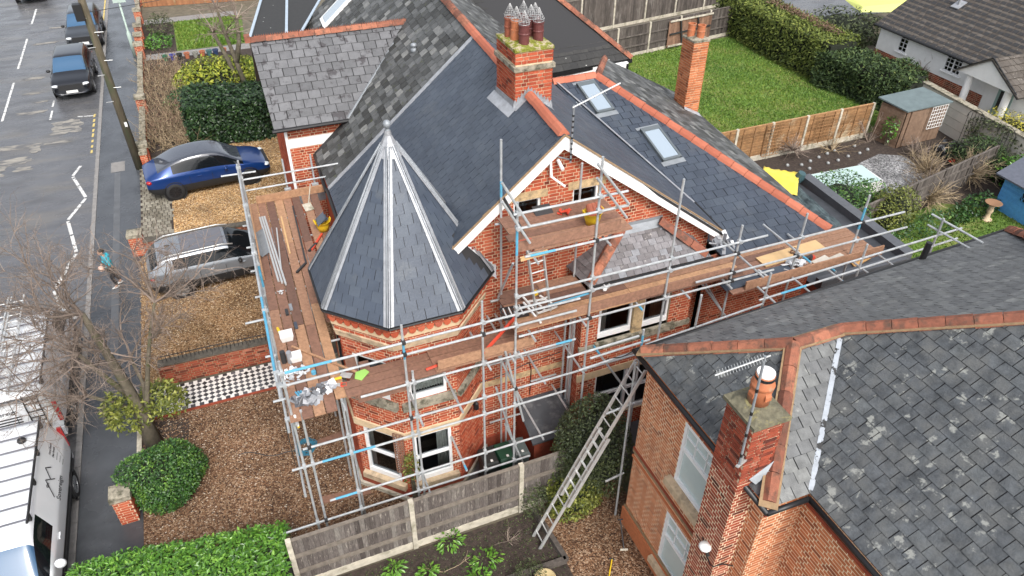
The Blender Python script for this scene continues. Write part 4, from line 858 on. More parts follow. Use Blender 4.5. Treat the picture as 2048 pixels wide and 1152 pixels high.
for a in (0, 1.57, 3.14, 4.71): part('pot_horn', POT_O, st, lambda b: b.prism([V3((6.74, 6.16, 7.2)) + V3((math.cos(a + s) * .14, math.sin(a + s) * .14, z)) for s, z in ((-.3, 0), (.3, 0), (.3, .18), (-.3, .18))], [V3((6.74, 6.16, 7.2)) + V3((math.cos(a + s) * .20, math.sin(a + s) * .20, z)) for s, z in ((-.3, .02), (.3, .02), (.3, .1), (-.3, .1))]))
part('pot_cap', WHITE, st, lambda b: b.lathe((6.74, 6.16, 7.61), [(.14, 0), (.14, .07), (0, .075)], 16)); part('pot_ring', BLACK, st, lambda b: b.lathe((6.74, 6.16, 7.57), [(.158, 0), (.15, .05), (.12, .055)], 16))
part('lead_apron', LEAD_D, st, lambda b: (b.face([V3((6.62, 5.77, 5.66)), V3((7.04, 5.77, 5.93)), V3((7.08, 5.68, 5.87)), V3((6.7, 5.68, 5.6))]),))
part('house_core', DARKROOM, nb, lambda b: (b.box((7.2, 5.7, 0), (17, 9.0, 5.4)), b.box((8.0, 1, 0), (17, 6, 5.3))))
nbr.finish(); nsl.finish()

# ------------------------------------------------------------------ the scaffold round the turret and gable
sc = thing('scaffold', 'galvanised tube scaffold with plank decks wrapped around the turret and gable of the brick house', 'scaffold', (0, 11, 0))
SY = 10.95; TR = .026
def tb(name, p, q, m=None, r=TR, blue=None):
    o = part(name, m or GALV, sc, lambda b: b.tube([p, q], r, 8), smooth=False)
    if blue:
        p, q = V3(p), V3(q); part('painted_band', GALV_B, o, lambda b: b.tube([p + (q - p) * blue[0], p + (q - p) * blue[1]], r * 1.06, 8))
    return o
posts = [(-.05, 0, 6.1), (.13, 0, 4.75), (.93, 0, 4.75), (2.27, 0, 6.25), (2.40, 0, 5.0), (3.92, 0, 6.35), (4.65, 0, 8.45), (6.36, 0, 9.05), (8.26, 0, 8.2), (10.02, 0, 6.7), (11.82, 0, 6.6), (13.6, 0, 6.7)]
bl = {2.27: (.86, .93), 4.65: (.86, .93), 3.92: None, 13.6: (.86, .95)}
for x, z0, z1 in posts: tb('standard', (x, SY, z0), (x, SY, z1), blue=bl.get(x))
rails = [(-.12, 6.08, 5.84, 0), (-.15, 6.02, 5.53, 0), (4.6, 10.75, 6.29, 0), (4.65, 14.9, 5.98, 0), (1.3, 6.05, 4.72, .06), (.0, 7.85, 3.72, .06), (-.3, 5.9, 3.2, .06), (.3, 6.3, 1.92, .06), (-.8, 5.05, 1.31, .06), (4.55, 6.95, 8.23, .06), (4.6, 7.0, 7.9, .06), (4.8, 6.95, 7.22, .06), (4.7, 11.2, 5.22, .06), (9.0, 15.2, 5.45, .0)]
blues = {0: (.02, .16), 6: (.1, .28), 11: (.05, .3), 4: (.9, .98), 7: (.02, .1)}
for i, (x0, x1, z, dy) in enumerate(rails): tb('ledger' if dy else 'guard_rail', (x0, SY - .055 + dy * 0, z), (x1, SY - .055, z + (.02 if i == 13 else 0)), blue=blues.get(i))
tb('guard_rail', (5.4, SY + .06, 5.75), (6.35, SY + .06, 5.82), m=GALV_B)
# couplers where rails meet standards
for x, z0, z1 in posts:
    for x0, x1, z, dy in rails:
        if x0 - .02 < x < x1 + .02 and z0 < z < z1 + .02:
            part('coupler', STEEL_D if RND.random() < .2 else GALV, sc, lambda b: (b.obox((x, SY - .03, z), (.036, 0, 0), (0, .062, 0), (0, 0, .034)), b.tube([(x + .03, SY - .05, z - .02), (x + .075, SY - .06, z - .03)], .011, 5)))
# inner standards, transoms and wall-side ledgers
for x, y_, z1 in ((4.86, 12.3, 9.05), (6.66, 12.3, 8.2), (6.55, 12.35, 5.1), (6.72, 12.2, 4.6), (4.95, 12.2, 4.7), (1.05, 11.6, 4.65), (.35, 15, 0)):
    if z1: tb('standard', (x, y_, 0), (x, y_, z1), blue=(.86, .9) if z1 > 9 else None)
for z, x0, x1, yq in ((3.24, 4.5, 6.65, 12.3), (1.25, 4.55, 6.8, 12.3), (5.15, 4.6, 6.6, 12.3), (2.2, 5.7, 6.4, 12.4), (7.18, 4.7, 7.0, 12.25)): tb('ledger', (x0, yq, z), (x1, yq, z))
for x, z, ya, yb_ in ((3.05, 4.68, 12.0, 10.72), (4.0, 4.68, 12, 10.7), (4.55, 4.68, 12.4, 10.7), (4.75, 4.68, 12.4, 10.75), (2.45, 3.66, 11.7, 10.65), (3.35, 3.66, 11.7, 10.7), (3.35, 1.86, 11.7, 10.6), (2.5, 1.25, 11.6, 10.55), (5.35, 3.66, 12.5, 10.85), (5.35, 1.86, 12.5, 10.8), (6.3, 3.66, 12.4, 10.8), (6.3, 1.86, 12.4, 10.85), (5.0, 5.16, 12.4, 10.7), (6.2, 5.16, 12.5, 10.75), (7.6, 5.16, 12, 10.75), (8.8, 5.16, 12, 10.75), (9.9, 5.16, 12, 10.7), (10.6, 5.4, 12.4, 10.55), (12, 5.4, 12.4, 10.6), (12.9, 4.9, 12.4, 10.6), (5.0, 7.14, 12.5, 10.7), (6.6, 7.14, 12.5, 10.75), (-.0, 4.62, 12.2, 10.72), (.95, 4.62, 12.2, 10.75)):
    tb('transom', (x, ya, z), (x, yb_, z), blue=(.85, .99) if RND.random() < .15 else None)
for p, q in (((4.42, SY, 4.85), (4.86, SY - .05, 2.6)), ((4.28, SY + .3, 4.8), (4.9, SY, 3.0)), ((4.45, 11.6, 3.2), (4.85, 11.2, 1.1)), ((6.2, SY - .1, 8.98), (6.98, SY - .1, 7.95)), ((6.2, SY - .12, 8.7), (6.95, SY - .12, 7.66)), ((4.35, SY + .02, 8.9), (4.86, SY - .1, 7.95)), ((4.36, SY + .03, 8.5), (4.88, SY - .1, 7.55)), ((4.6, 11.4, 2.1), (5.1, 10.9, .4)), ((4.75, 12.2, 5.3), (4.68, 11.2, 6.9)), ((9.9, 11.9, 4.6), (10.8, 11.0, 3.2)), ((10.1, 12.0, 4.5), (10.9, 11.2, 3.0))):
    tb('brace', p, q)
tb('brace', (6.5, SY - .1, 4.4), (7.4, SY - .3, 2.85), blue=(0, .2))
# west side, running along the street front
wx = lambda y_: -.05 + (y_ - 11) * .026
for y_, z1 in ((12.9, 5.95), (15.1, 6.1), (17.3, 5.9), (19.4, 6.05)): tb('standard', (wx(y_) - .06, y_, 0), (wx(y_) - .06, y_, z1), blue=(.8, .9) if y_ == 15.1 else None)
for y_ in (13.0, 15.2, 17.4): tb('standard', (1.0 + wx(y_), y_, 0), (1.0 + wx(y_), y_, 4.6))
for z, a, c in ((5.84, 10.7, 19.6), (5.53, 10.6, 19.7), (4.6, 10.6, 19.7), (2.4, 10.8, 19.5), (5.2, 13.2, 19.6)): tb('guard_rail' if z > 5 else 'ledger', (wx(a) - .11, a, z), (wx(c) - .11, c, z), blue=(.03, .3) if z == 5.84 else None)
for y_ in (11.5, 12.9, 14.2, 15.1, 16.2, 17.3, 18.4): tb('transom', (wx(y_) - .3 * (1 if y_ != 14.2 else 2), y_, 4.63), (1.5, y_, 4.63))
for x in (1.24, 2.0): tb('standard', (x, 19.45, 0), (x, 19.45, 5.85)); part('base_plate', GALV, sc, lambda b: b.box((x - .09, 19.4, 4.9), (x + .09, 19.5, 4.95)))
for z in (5.46, 5.12): tb('guard_rail', (-.1 + .2, 19.4, z), (2.72, 19.4, z))
tb('transom', (-.4, 19.5, 5.62), (.5, 19.45, 5.62))
for y_ in (12.9, 15.1, 17.3, 19.4, 10.95):
    for z in (5.84, 5.53, 4.6): part('coupler', GALV, sc, lambda b: b.obox((wx(y_) - .085, y_, z), (.06, 0, 0), (0, .036, 0), (0, 0, .034)))
# planks
def plank(p, q, w, th=.04, t=None, name='plank', m=BOARD):
    b = MB(); b.beam(p, q, w, th, tint=RND.random() if t is None else t); return b.build(name, m, sc)
for i in range(6):
    o = .06 + i * .232
    cuts = [10.75 + (.1 if i > 3 else 0), RND.uniform(13.4, 14.4), RND.uniform(16.4, 17.2), 19.38]
    if i > 3: cuts[0] = 11.05
    for k in range(3):
        y0, y1 = cuts[k] + .01, cuts[k + 1] - .01; s = .026
        if i == 5 and k == 0: continue
        plank((wx(y0) + o, y0, 4.68), (wx(y1) + o, y1, 4.68), .212, t=min(1, max(0, RND.gauss(.45, .33))))
for i in range(2): plank((wx(16) + 1.46 + i * .23, 15.3, 4.68), (wx(19) + 1.5 + i * .23, 19.3, 4.68), .212)
for i in range(2): plank((1.35 + .24 * i, 12.2 - .24 * i, 4.66), (1.3 + .24 * i, 10.95, 4.66), .212, t=.2)
for i in range(3):
    y_ = 11.08 + i * .232; a = 1.05 + (.5 if i == 2 else 0)
    plank((a, y_, 4.72), (3.3, y_ + .0, 4.72), .212, t=.35); plank((2.9, y_ + .002, 4.765), (5.1 - .1 * i, y_ + .002, 4.765), .212, t=.5 + .2 * (i == 0))
for i in range(6):
    y_ = 11.1 + i * .232; x1 = 6.7 if i > 2 else 10.4
    plank((4.75 + RND.uniform(-.2, .1), y_, 5.27), ((4.75 + x1) / 2, y_, 5.27), .212); plank(((4.75 + x1) / 2 + .01, y_, 5.27), (x1, y_, 5.27), .212)
for i in range(6): plank((4.78 + (.25 if i == 0 else 0) - .1 * (i == 2), 11.07 + i * .226, 7.27), (7.2, 11.07 + i * .226, 7.27), .218)
for i in range(6): plank((9.95 + .1 * i, 10.8 + i * .232, 4.98), (12.3, 10.8 + i * .232, 4.98), .212); plank((12.31, 10.8 + i * .232, 4.98), (14.4, 10.8 + i * .232, 4.98), .212, t=.75)
# toe boards
def toe(p, q, t=.7, h=.225): b = MB(); b.beam(p, q, .038, h, tint=t); b.build('toe_board', BOARD, sc)
toe((2.95, 11.0, 4.92), (5.12, 11.0, 4.92), .85); toe((4.7, 11.0, 5.42), (6.35, 11.0, 5.42), .75); toe((6.36, 11.0, 5.42), (10.0, 11.0, 5.42), .55); toe((4.68, 10.99, 7.42), (6.92, 10.99, 7.42), .55); toe((.34, 19.32, 4.82), (2.24, 19.32, 4.82), .9); toe((wx(15.6) - .02, 15.6, 4.83), (wx(19.2) - .02, 19.2, 4.83), .95); toe((1.25, 10.97, 4.62), (2.3, 10.97, 4.62), .3)
toe((10.3, 10.72, 5.12), (14.4, 10.72, 5.12), .8)
# ------------------------------------------------------------------ scaffold along the neighbour's eave
s2 = thing('scaffold', 'low run of bare scaffold tubes standing in the gap along the neighbour\'s slate eave', 'scaffold', (10, 10.2, 0))
def tb2(p, q, blue=None, name='tube'):
    o = part(name, GALV, s2, lambda b: b.tube([p, q], TR, 8))
    if blue: p, q = V3(p), V3(q); part('painted_band', GALV_B, o, lambda b: b.tube([p + (q - p) * blue[0], p + (q - p) * blue[1]], TR * 1.06, 8))
NY = 10.2
for p, q, bz_ in (((10.3, NY, 5.4), (16.2, NY, 5.62), None), ((10.3, NY, 5.07), (16.2, NY, 5.32), (.1, .22)), ((7.4, NY, 4.68), (10.45, NY, 4.93), None), ((5.5, NY, 4.95), (7.2, NY, 5.0), None), ((6.05, NY, 4.74), (7.5, NY, 4.8), None), ((5.8, NY, 4.48), (7.3, NY, 4.57), None), ((10.44, NY, 0), (10.44, NY, 5.8), None), ((13.13, NY, 0), (13.13, NY, 5.9), None), ((15.4, NY, 0), (15.4, NY, 6.08), None), ((8.65, NY, 0), (8.65, NY, 5.7), None), ((7.3, NY, 0), (7.3, NY, 5.15), (.9, .97)),
        ((15.35, NY + .3, 6.04), (15.6, NY - 1.0, 5.95), None), ((15.35, NY + .3, 5.74), (15.6, NY - .9, 5.66), None), ((6.72, 9.42, 0), (6.72, 9.5, 5.0), None), ((6.3, 9.4, 1.5), (6.8, 9.45, 1.52), None), ((6.15, 9.5, 3.7), (6.85, 9.5, 3.78), None)):
    tb2(p, q, bz_, 'standard' if abs(p[0] - q[0]) < .05 and q[2] - p[2] > 3 else 'ledger')
for x in (10.6, 11.6, 12.6, 13.4, 14.2): tb2((x, NY + .45, 5.05), (x, NY - .35, 5.05), (.7, .98) if x == 12.6 else None, 'transom')
part('cable', BLACK, s2, lambda b: b.tube([(6.6 + .1 * k, NY - .05, 4.62 - .05 * math.sin(k * .8)) for k in range(10)], .012, 5))
# ladders
def ladder(p0, p1, w, side, n, lbl, name='ladder', r=.03, m=ALU):
    p0, p1, side = V3(p0), V3(p1), V3(side).normalized(); t = thing(name, lbl, 'ladder', p0)
    for s in (-1, 1): part('stile', m, t, lambda b: b.beam(p0 + side * s * w / 2, p1 + side * s * w / 2, .03, .075, up=(p1 - p0).cross(side)))
    for i in range(n):
        c = p0 + (p1 - p0) * (i + .6) / n; part('rung', m, t, lambda b: b.tube([c - side * w / 2, c + side * w / 2], .016, 6))
    return t
ladder((4.62, 9.42, .02), (6.95, 9.62, 4.75), .38, (.0, 1, -.04), 18, 'long aluminium ladder leaning from the dark flower bed up to the scaffold')
ladder((5.25, 9.36, 1.35), (6.15, 9.44, 3.15), .36, (.0, 1, -.04), 7, 'short second ladder section lashed over the middle of the long ladder')
ladder((5.46, 11.35, 5.3), (5.05, 11.0, 7.3), .34, (1, .1, 0), 7, 'short aluminium ladder rising from the lower deck to the gable deck')
# ------------------------------------------------------------------ tools and materials lying on the decks
YEL = mat('yellow_rubber', (.72, .48, .02), rough=.5); REDP = mat('red_plastic', (.55, .06, .03), rough=.5); GRN = mat('lime_green_card', (.30, .55, .12), rough=.7); TUBW = mat('white_plastic', (.72, .72, .70), rough=.4)
def trug(lbl, x, y_, z, fill):
    t = thing('bucket', lbl, 'bucket', (x, y_, z))
    part('tub', YEL, t, lambda b: b.lathe((x, y_, z), [(.13, 0), (.17, .15), (.19, .27), (.2, .275), (.18, .27), (.15, .1), (0, .09)], 16), smooth=True)
    for s in (-1, 1): part('handle', YEL, t, lambda b: b.tube([(x + s * .18, y_ - .06, z + .25), (x + s * .21, y_ - .04, z + .33), (x + s * .21, y_ + .04, z + .33), (x + s * .18, y_ + .06, z + .25)], .016, 6))
    fill(x, y_, z)
def slate_bits(x, y_, z):
    for k in range(4):
        a = k * 1.3; b = MB(); b.obox((x + .05 * math.cos(a), y_ + .06 * math.sin(a), z + .28 + .03 * k), (.11, .02 * k, .05), (0, .10, .03 * (k - 1)), (0, -.0, .006)); b.build('loose_slate', SLATE_NEW, None, label='%s offcut slate standing in the yellow bucket by the turret' % ('front', 'second', 'third', 'rearmost')[k], cat='slate', group='slates in the bucket')
def tile_bits(x, y_, z):
    for k in range(3): ridge_piece = part('spare_ridge_tile', RIDGE_NEW, None, lambda b: b.tube([(x - .1 + .1 * k, y_ - .12, z + .29 + .02 * k), (x - .02 + .08 * k, y_ + .14, z + .33)], .07, 10), label='%s red clay ridge tile in the yellow bucket on the gable deck' % ('left', 'middle', 'right')[k], cat='ridge tile', group='ridge tiles in the gable bucket')
trug('yellow rubber bucket holding dark slates beside the turret roof', 1.8, 17.3, 4.71, slate_bits)
trug('yellow rubber bucket full of red ridge tiles on the gable deck', 6.5, 11.4, 7.3, tile_bits)
def item(name, m, lbl, cat, fn, group=None, **k): return part(name, m, None, fn, label=lbl, cat=cat, group=group, **k)
Z1 = 4.705
for i in range(3): item('aluminium_strip', ALU, '%s long bare aluminium strip along the street edge of the deck' % ('leftmost', 'middle', 'rightmost')[i], 'metal strip', lambda b: b.beam((.32 + .06 * i, 18.5, Z1 + .03), (.36 + .07 * i, 15.4 - .1 * i, Z1 + .03), .045, .05), group='aluminium strips')
item('spirit_level', ALU, 'silver spirit level with black end caps lying on the planks', 'spirit level', lambda b: b.beam((.66, 17.8, Z1 + .02), (.5, 15.95, Z1 + .02), .03, .06))
item('metal_sheet', LEAD_D, 'folded grey metal sheet beside the aluminium strips', 'metal sheet', lambda b: (b.obox((.22, 17.2, Z1 + .06), (.0, .6, 0), (.1, 0, .05), (0, 0, .004)), b.obox((.1, 17.1, Z1 + .1), (.0, .55, 0), (.05, 0, -.06), (0.003, 0, .003))))
item('timber_batten', BOARD_L, 'pale timber batten lying lengthwise on the street side deck', 'batten', lambda b: b.beam((.86, 18.35, Z1 + .02), (.80, 16.5, Z1 + .02), .04, .03))
item('iron_bar', STEEL_D, 'dark iron bar lying beside the pale batten', 'bar', lambda b: b.beam((1.24, 18.8, Z1 + .02), (1.1, 15.9, Z1 + .02), .04, .03))
item('timber_batten', BOARD, 'thin brown batten lying diagonally near the corner of the decks', 'batten', lambda b: b.beam((.27, 12.93, Z1 + .025), (1.38, 11.62, Z1 + .03), .045, .03, tint=.9))
item('slate_ripper', REDP, 'red handled bar beside the turret eave and yellow bucket', 'tool', lambda b: b.beam((1.72, 17.1, Z1 + .03), (1.34, 16.45, Z1 + .03), .05, .04))
item('rubber_handle', STEEL_D, 'short black hammer shaft at the turret eave, upper of two', 'tool', lambda b: b.beam((1.5, 16.7, Z1 + .03), (1.26, 16.42, Z1 + .03), .05, .05)); item('rubber_handle', STEEL_D, 'short black hammer shaft at the turret eave, lower of two', 'tool', lambda b: b.beam((1.08, 15.9, Z1 + .03), (.82, 15.6, Z1 + .03), .05, .05))
item('mortar_shovel', CONCRETE, 'mortar-caked shovel lying at the far end of the street deck', 'shovel', lambda b: (b.obox((1.62, 18.55, Z1 + .05), (.12, .02, 0), (-.02, .16, .02), (0, 0, .01)), b.tube([(1.66, 18.7, Z1 + .06), (1.86, 19.35, Z1 + .3)], .015, 6)))
def tub(x, y_, lbl, w=.14): item('plastic_tub', TUBW, lbl, 'tub', lambda b: (b.prism([(x - w * .8, y_ - w * .8, Z1), (x + w * .8, y_ - w * .8, Z1), (x + w * .8, y_ + w * .8, Z1), (x - w * .8, y_ + w * .8, Z1)], [(x - w, y_ - w, Z1 + .14), (x + w, y_ - w, Z1 + .14), (x + w, y_ + w, Z1 + .14), (x - w, y_ + w, Z1 + .14)]), b.face([(x - w * .85, y_ - w * .85, Z1 + .142), (x + w * .85, y_ - w * .85, Z1 + .142), (x + w * .85, y_ + w * .85, Z1 + .142), (x - w * .85, y_ + w * .85, Z1 + .142)])))
tub(.22, 13.25, 'square white plastic tub on the street deck, farther of two'); tub(.3, 12.5, 'white plastic tub near the deck corner, nearer of two', .12)
def crumple(b, cx, cy, z, r, h, n, seed, flat=.5):
    g = random.Random(seed)
    for i in range(n):
        a, d = g.uniform(0, 6.28), r * math.sqrt(g.random()); c = V3((cx + d * math.cos(a), cy + d * .7 * math.sin(a), z + g.uniform(.01, h))); s = r * g.uniform(.15, .4)
        ax = V3((g.uniform(-1, 1), g.uniform(-1, 1), g.uniform(-flat, flat))).normalized() * s; ay = ax.cross(V3((g.uniform(-.4, .4), g.uniform(-.4, .4), 1))).normalized() * s * g.uniform(.3, .8)
        b.prism([c - ax - ay, c + ax - ay, c + ax + ay, c - ax + ay], [c - ax - ay + V3((0, 0, .006)), c + ax - ay + V3((0, 0, .006)), c + ax + ay + V3((0, 0, .012)), c - ax + ay + V3((0, 0, .006))], g.random())
PLAST = mat('crumpled_white_plastic', ramp=[(0, (.45, .47, .49)), (1, (.78, .78, .78))], rough=.35)
item('plastic_bag', PLAST, 'crumpled white plastic bags in the deck corner behind the rails', 'plastic bag', lambda b: crumple(b, .14, 11.95, Z1, .22, .16, 26, 1)); item('plastic_bag', PLAST, 'crumpled white packaging beside the blue tape on the deck', 'packaging', lambda b: crumple(b, .36, 12.05, Z1, .13, .12, 16, 2))
item('tape_roll', GALV_B, 'blue roll of tape lying on its side near the deck corner', 'tape', lambda b: b.lathe((.56, 11.93, Z1), [(.03, 0), (.05, 0), (.05, .07), (.03, .07)], 12))
item('lead_roll', STEEL_D, 'dark roll of lead on end in the deck corner, left of two', 'lead roll', lambda b: b.lathe((.05, 12.5, Z1), [(.055, 0), (.055, .3), (0, .3)], 12)); item('lead_roll', LEAD, 'pale roll of lead on end in the deck corner, right of two', 'lead roll', lambda b: b.lathe((.17, 12.46, Z1), [(.055, 0), (.055, .28), (0, .28)], 12))
LEADS = mat('lead_scrap', ramp=[(0, (.10, .10, .11)), (.6, (.32, .33, .35)), (1, (.62, .62, .64))], rough=.4, metal=.3)
item('lead_offcuts', LEADS, 'heap of curled grey lead offcuts at the end of the street deck', 'lead offcuts', lambda b: (crumple(b, .33, 11.25, Z1, .28, .07, 50, 3, .8), crumple(b, .66, 11.4, Z1, .22, .06, 34, 4, .8)))
item('hand_saw', ALU, 'hand saw with an orange handle lying on the deck corner', 'saw', lambda b: b.prism([(.72, 11.52, Z1 + .01), (1.0, 11.33, Z1 + .01), (1.02, 11.43, Z1 + .01), (.73, 11.55, Z1 + .01)], [(.72, 11.52, Z1 + .02), (1.0, 11.33, Z1 + .02), (1.02, 11.43, Z1 + .02), (.73, 11.55, Z1 + .02)]))
part('handle', REDP, bpy.data.objects['hand_saw'], lambda b: b.tube([(1.0, 11.34, Z1 + .02), (1.1, 11.3, Z1 + .02), (1.12, 11.4, Z1 + .02), (1.02, 11.43, Z1 + .02), (1.0, 11.34, Z1 + .02)], .018, 6))
item('caulking_gun', YEL, 'yellow caulking gun lying above the hand saw', 'caulking gun', lambda b: (b.tube([(.86, 11.56, Z1 + .04), (1.06, 11.57, Z1 + .04)], .03, 8), b.tube([(.7, 11.53, Z1 + .03), (.88, 11.56, Z1 + .04)], .01, 5)))
item('mortar_trowel', ALU, 'grey steel float lying by the caulking gun', 'trowel', lambda b: b.obox((1.16, 11.62, Z1 + .02), (.1, -.06, 0), (.04, .06, 0), (0, 0, .006)))
item('green_card', GRN, 'torn lime green card lying on the turret deck planks', 'card', lambda b: b.prism([(1.3, 11.42, 4.75), (1.42, 11.32, 4.75), (1.62, 11.5, 4.75), (1.56, 11.62, 4.75), (1.36, 11.6, 4.75)], [(1.3, 11.42, 4.76), (1.42, 11.32, 4.76), (1.62, 11.5, 4.77), (1.56, 11.62, 4.765), (1.36, 11.6, 4.76)]))
for i, (x, y_) in enumerate(((.36, 14.15), (.47, 14.3), (.47, 13.6))): item('slate_offcut', [STEEL_D, LEAD_D, SLATE_NEW][i], ('dark tube piece', 'grey lead off-cut', 'small slate piece')[i] + ' lying midway along the street deck', 'offcut', lambda b: b.obox((x, y_, Z1 + .02), (.035, .0, 0), (.0, .11, 0), (0, 0, .02)))
item('glove', PLAST, 'white glove lying on the planks of the street deck', 'glove', lambda b: crumple(b, .36, 14.95, Z1, .1, .04, 9, 8)); item('spray_can', YEL, 'yellow can lying by the street edge of the deck', 'can', lambda b: b.tube([(.08, 13.65, Z1 + .03), (.12, 13.35, Z1 + .03)], .03, 8))
item('caulk_tube', TUBW, 'white tube with yellow cap hung on the corner rail', 'tube', lambda b: b.tube([(.0, 10.85, 4.75), (.02, 10.86, 4.45)], .025, 8)); part('cap', YEL, bpy.data.objects['caulk_tube'], lambda b: b.tube([(.02, 10.86, 4.449), (.022, 10.86, 4.40)], .026, 8))
item('cable_reel_rope', GALV_B, 'short blue-green bundle of tubes in the deck corner by the offcuts', 'tubes', lambda b: [b.tube([(.12 + .05 * k, 11.5, Z1 + .03), (.2 + .05 * k, 11.25, Z1 + .03)], .02, 6) for k in range(3)])
# on the gable-side decks
rl = thing('roof_ladder_wheel', 'black and white ribbed roof ladder bracket lying on the deck behind the rails', 'roof ladder', (4.85, 11.5, 5.3))
for k in range(9): part('rib', TUBW if k % 2 else STEEL_D, rl, lambda b: b.tube([(4.62 + k * .062, 11.74, 5.34), (4.58 + k * .062, 11.38, 5.36)], .018, 6))
part('edge_bar', STEEL_D, rl, lambda b: (b.beam((4.56, 11.37, 5.35), (5.12, 11.34, 5.35), .04, .03), b.beam((4.6, 11.76, 5.34), (5.16, 11.7, 5.34), .04, .03)))
item('red_pole', REDP, 'long red plastic pole sloping from the roof ladder down to the turret deck', 'pole', lambda b: b.beam((4.78, 11.3, 5.4), (3.95, 11.0, 4.93), .05, .05)); item('red_tool', REDP, 'red handled tool resting on the front turret deck planks', 'tool', lambda b: (b.tube([(2.72, 11.1, 4.79), (3.0, 11.13, 4.8)], .03, 6), b.tube([(3.0, 11.13, 4.8), (3.2, 11.15, 4.8)], .01, 5)))
fr_ = thing('stepladder', 'folded aluminium stepladder frame lying across the lower gable deck', 'stepladder', (5.5, 11.6, 5.3))
for p, q_ in (((5.2, 11.95, 5.42), (5.3, 11.3, 5.36)), ((5.6, 11.85, 5.36), (5.78, 11.35, 5.36)), ((5.3, 11.3, 5.36), (5.78, 11.35, 5.36)), ((5.25, 11.7, 5.4), (5.66, 11.7, 5.36)), ((5.4, 11.75, 5.38), (5.5, 11.32, 5.36)), ((5.1, 11.6, 5.5), (5.2, 10.9, 5.44))): part('stile', TUBW, fr_, lambda b: b.beam(p, q_, .04, .03))
item('yellow_brush', YEL, 'small yellow brush standing on the lower gable deck', 'brush', lambda b: b.obox((5.54, 11.95, 5.38), (.04, 0, .02), (0, .02, 0), (-.02, 0, .06)))
item('work_glove', REDP, 'pair of red and black work gloves on the gable deck', 'gloves', lambda b: crumple(b, 6.15, 11.95, 7.29, .14, .1, 16, 5)); item('dark_sheet', STEEL_D, 'black roofing felt offcut against the gable window', 'felt', lambda b: b.obox((5.75, 12.2, 7.33), (.2, 0, 0), (0, .12, .05), (0, -.01, .01))); item('dark_board', STEEL_D, 'black board leaning inside the left rail of the gable deck', 'board', lambda b: b.beam((4.88, 12.2, 7.8), (5.05, 11.5, 7.3), .12, .02, up=(1, 0, 0)))
item('timber_offcut', BOARD_L, 'pale board edge projecting under the gable toe board', 'board', lambda b: b.beam((4.72, 10.93, 7.16), (5.3, 10.93, 7.2), .05, .08)); item('red_plate', REDP, 'red plastic plate lying at the left end of the gable deck', 'plate', lambda b: b.obox((4.95, 11.25, 7.32), (.16, 0, 0), (0, .06, 0), (0, 0, .01)))
# on the far right deck
PLY = mat('bright_plywood', (.60, .40, .20), rough=.7, noise=.1, nscale=4); CARD = mat('grey_card', (.50, .46, .40), rough=.8, noise=.1)
item('plywood_strip', PLY, 'long pale plywood strip lying on the far scaffold deck', 'plywood', lambda b: b.prism([(11.3, 11.25, 5.02), (13.2, 11.35, 5.02), (13.2, 11.75, 5.02), (11.3, 11.65, 5.02)], [(11.3, 11.25, 5.05), (13.2, 11.35, 5.05), (13.2, 11.75, 5.05), (11.3, 11.65, 5.05)]))
item('slate_stack', SLATE_NEW, 'flat dark blue slates laid along the near edge of the far deck', 'slates', lambda b: (b.obox((10.4, 10.98, 5.03), (.55, 0, 0), (0, .16, 0), (0, 0, .02)), b.obox((11.35, 10.98, 5.04), (.45, 0, 0), (0, .16, 0), (0, 0, .03)))); item('cordless_drill', STEEL_D, 'black and red cordless drill on the far deck', 'drill', lambda b: (b.tube([(12.3, 11.1, 5.12), (12.55, 11.14, 5.12)], .04, 8), b.obox((12.52, 11.12, 5.07), (.035, 0, 0), (0, .03, 0), (0, 0, .06)))); part('battery', REDP, bpy.data.objects['cordless_drill'], lambda b: b.obox((12.6, 11.14, 5.06), (.05, 0, 0), (0, .04, 0), (0, 0, .04)))
item('paper_sheet', CARD, 'beige card sheets lying on the far deck by the drill', 'card', lambda b: (b.obox((12.75, 10.95, 5.03), (.25, .05, 0), (-.02, .14, 0), (0, 0, .006)), b.obox((13.2, 10.95, 5.04), (.2, .03, 0), (-.02, .08, 0), (0, 0, .004)))); item('plastic_wrap', PLAST, 'crumpled clear plastic wrapping with blue print on the far deck', 'wrapping', lambda b: crumple(b, 11.95, 11.05, 5.02, .3, .12, 26, 7)); item('white_strip', TUBW, 'white plastic trim lying on the near edge of the far deck', 'trim', lambda b: b.beam((11.3, 10.8, 5.03), (12.4, 10.82, 5.03), .12, .02)); item('aluminium_angle', ALU, 'short aluminium length lying across the dark slates', 'strip', lambda b: b.beam((10.98, 11.15, 5.1), (11.06, 10.72, 5.08), .06, .03))
item('brown_leaf_heap', BOARD, 'small heap of broken brown tile on the plywood strip', 'rubble', lambda b: crumple(b, 12.3, 11.45, 5.05, .12, .1, 14, 9, .9))
item('tool_bundle', LEADS, 'bundle of blue and grey tools beside the bay gutter', 'tools', lambda b: crumple(b, 10.55, 12.1, 5.3, .3, .2, 22, 10, .9)); item('paint_brush_pack', TUBW, 'white clips lying on the bay gutter behind the rails', 'clips', lambda b: crumple(b, 7.1, 11.55, 5.36, .14, .05, 10, 11))
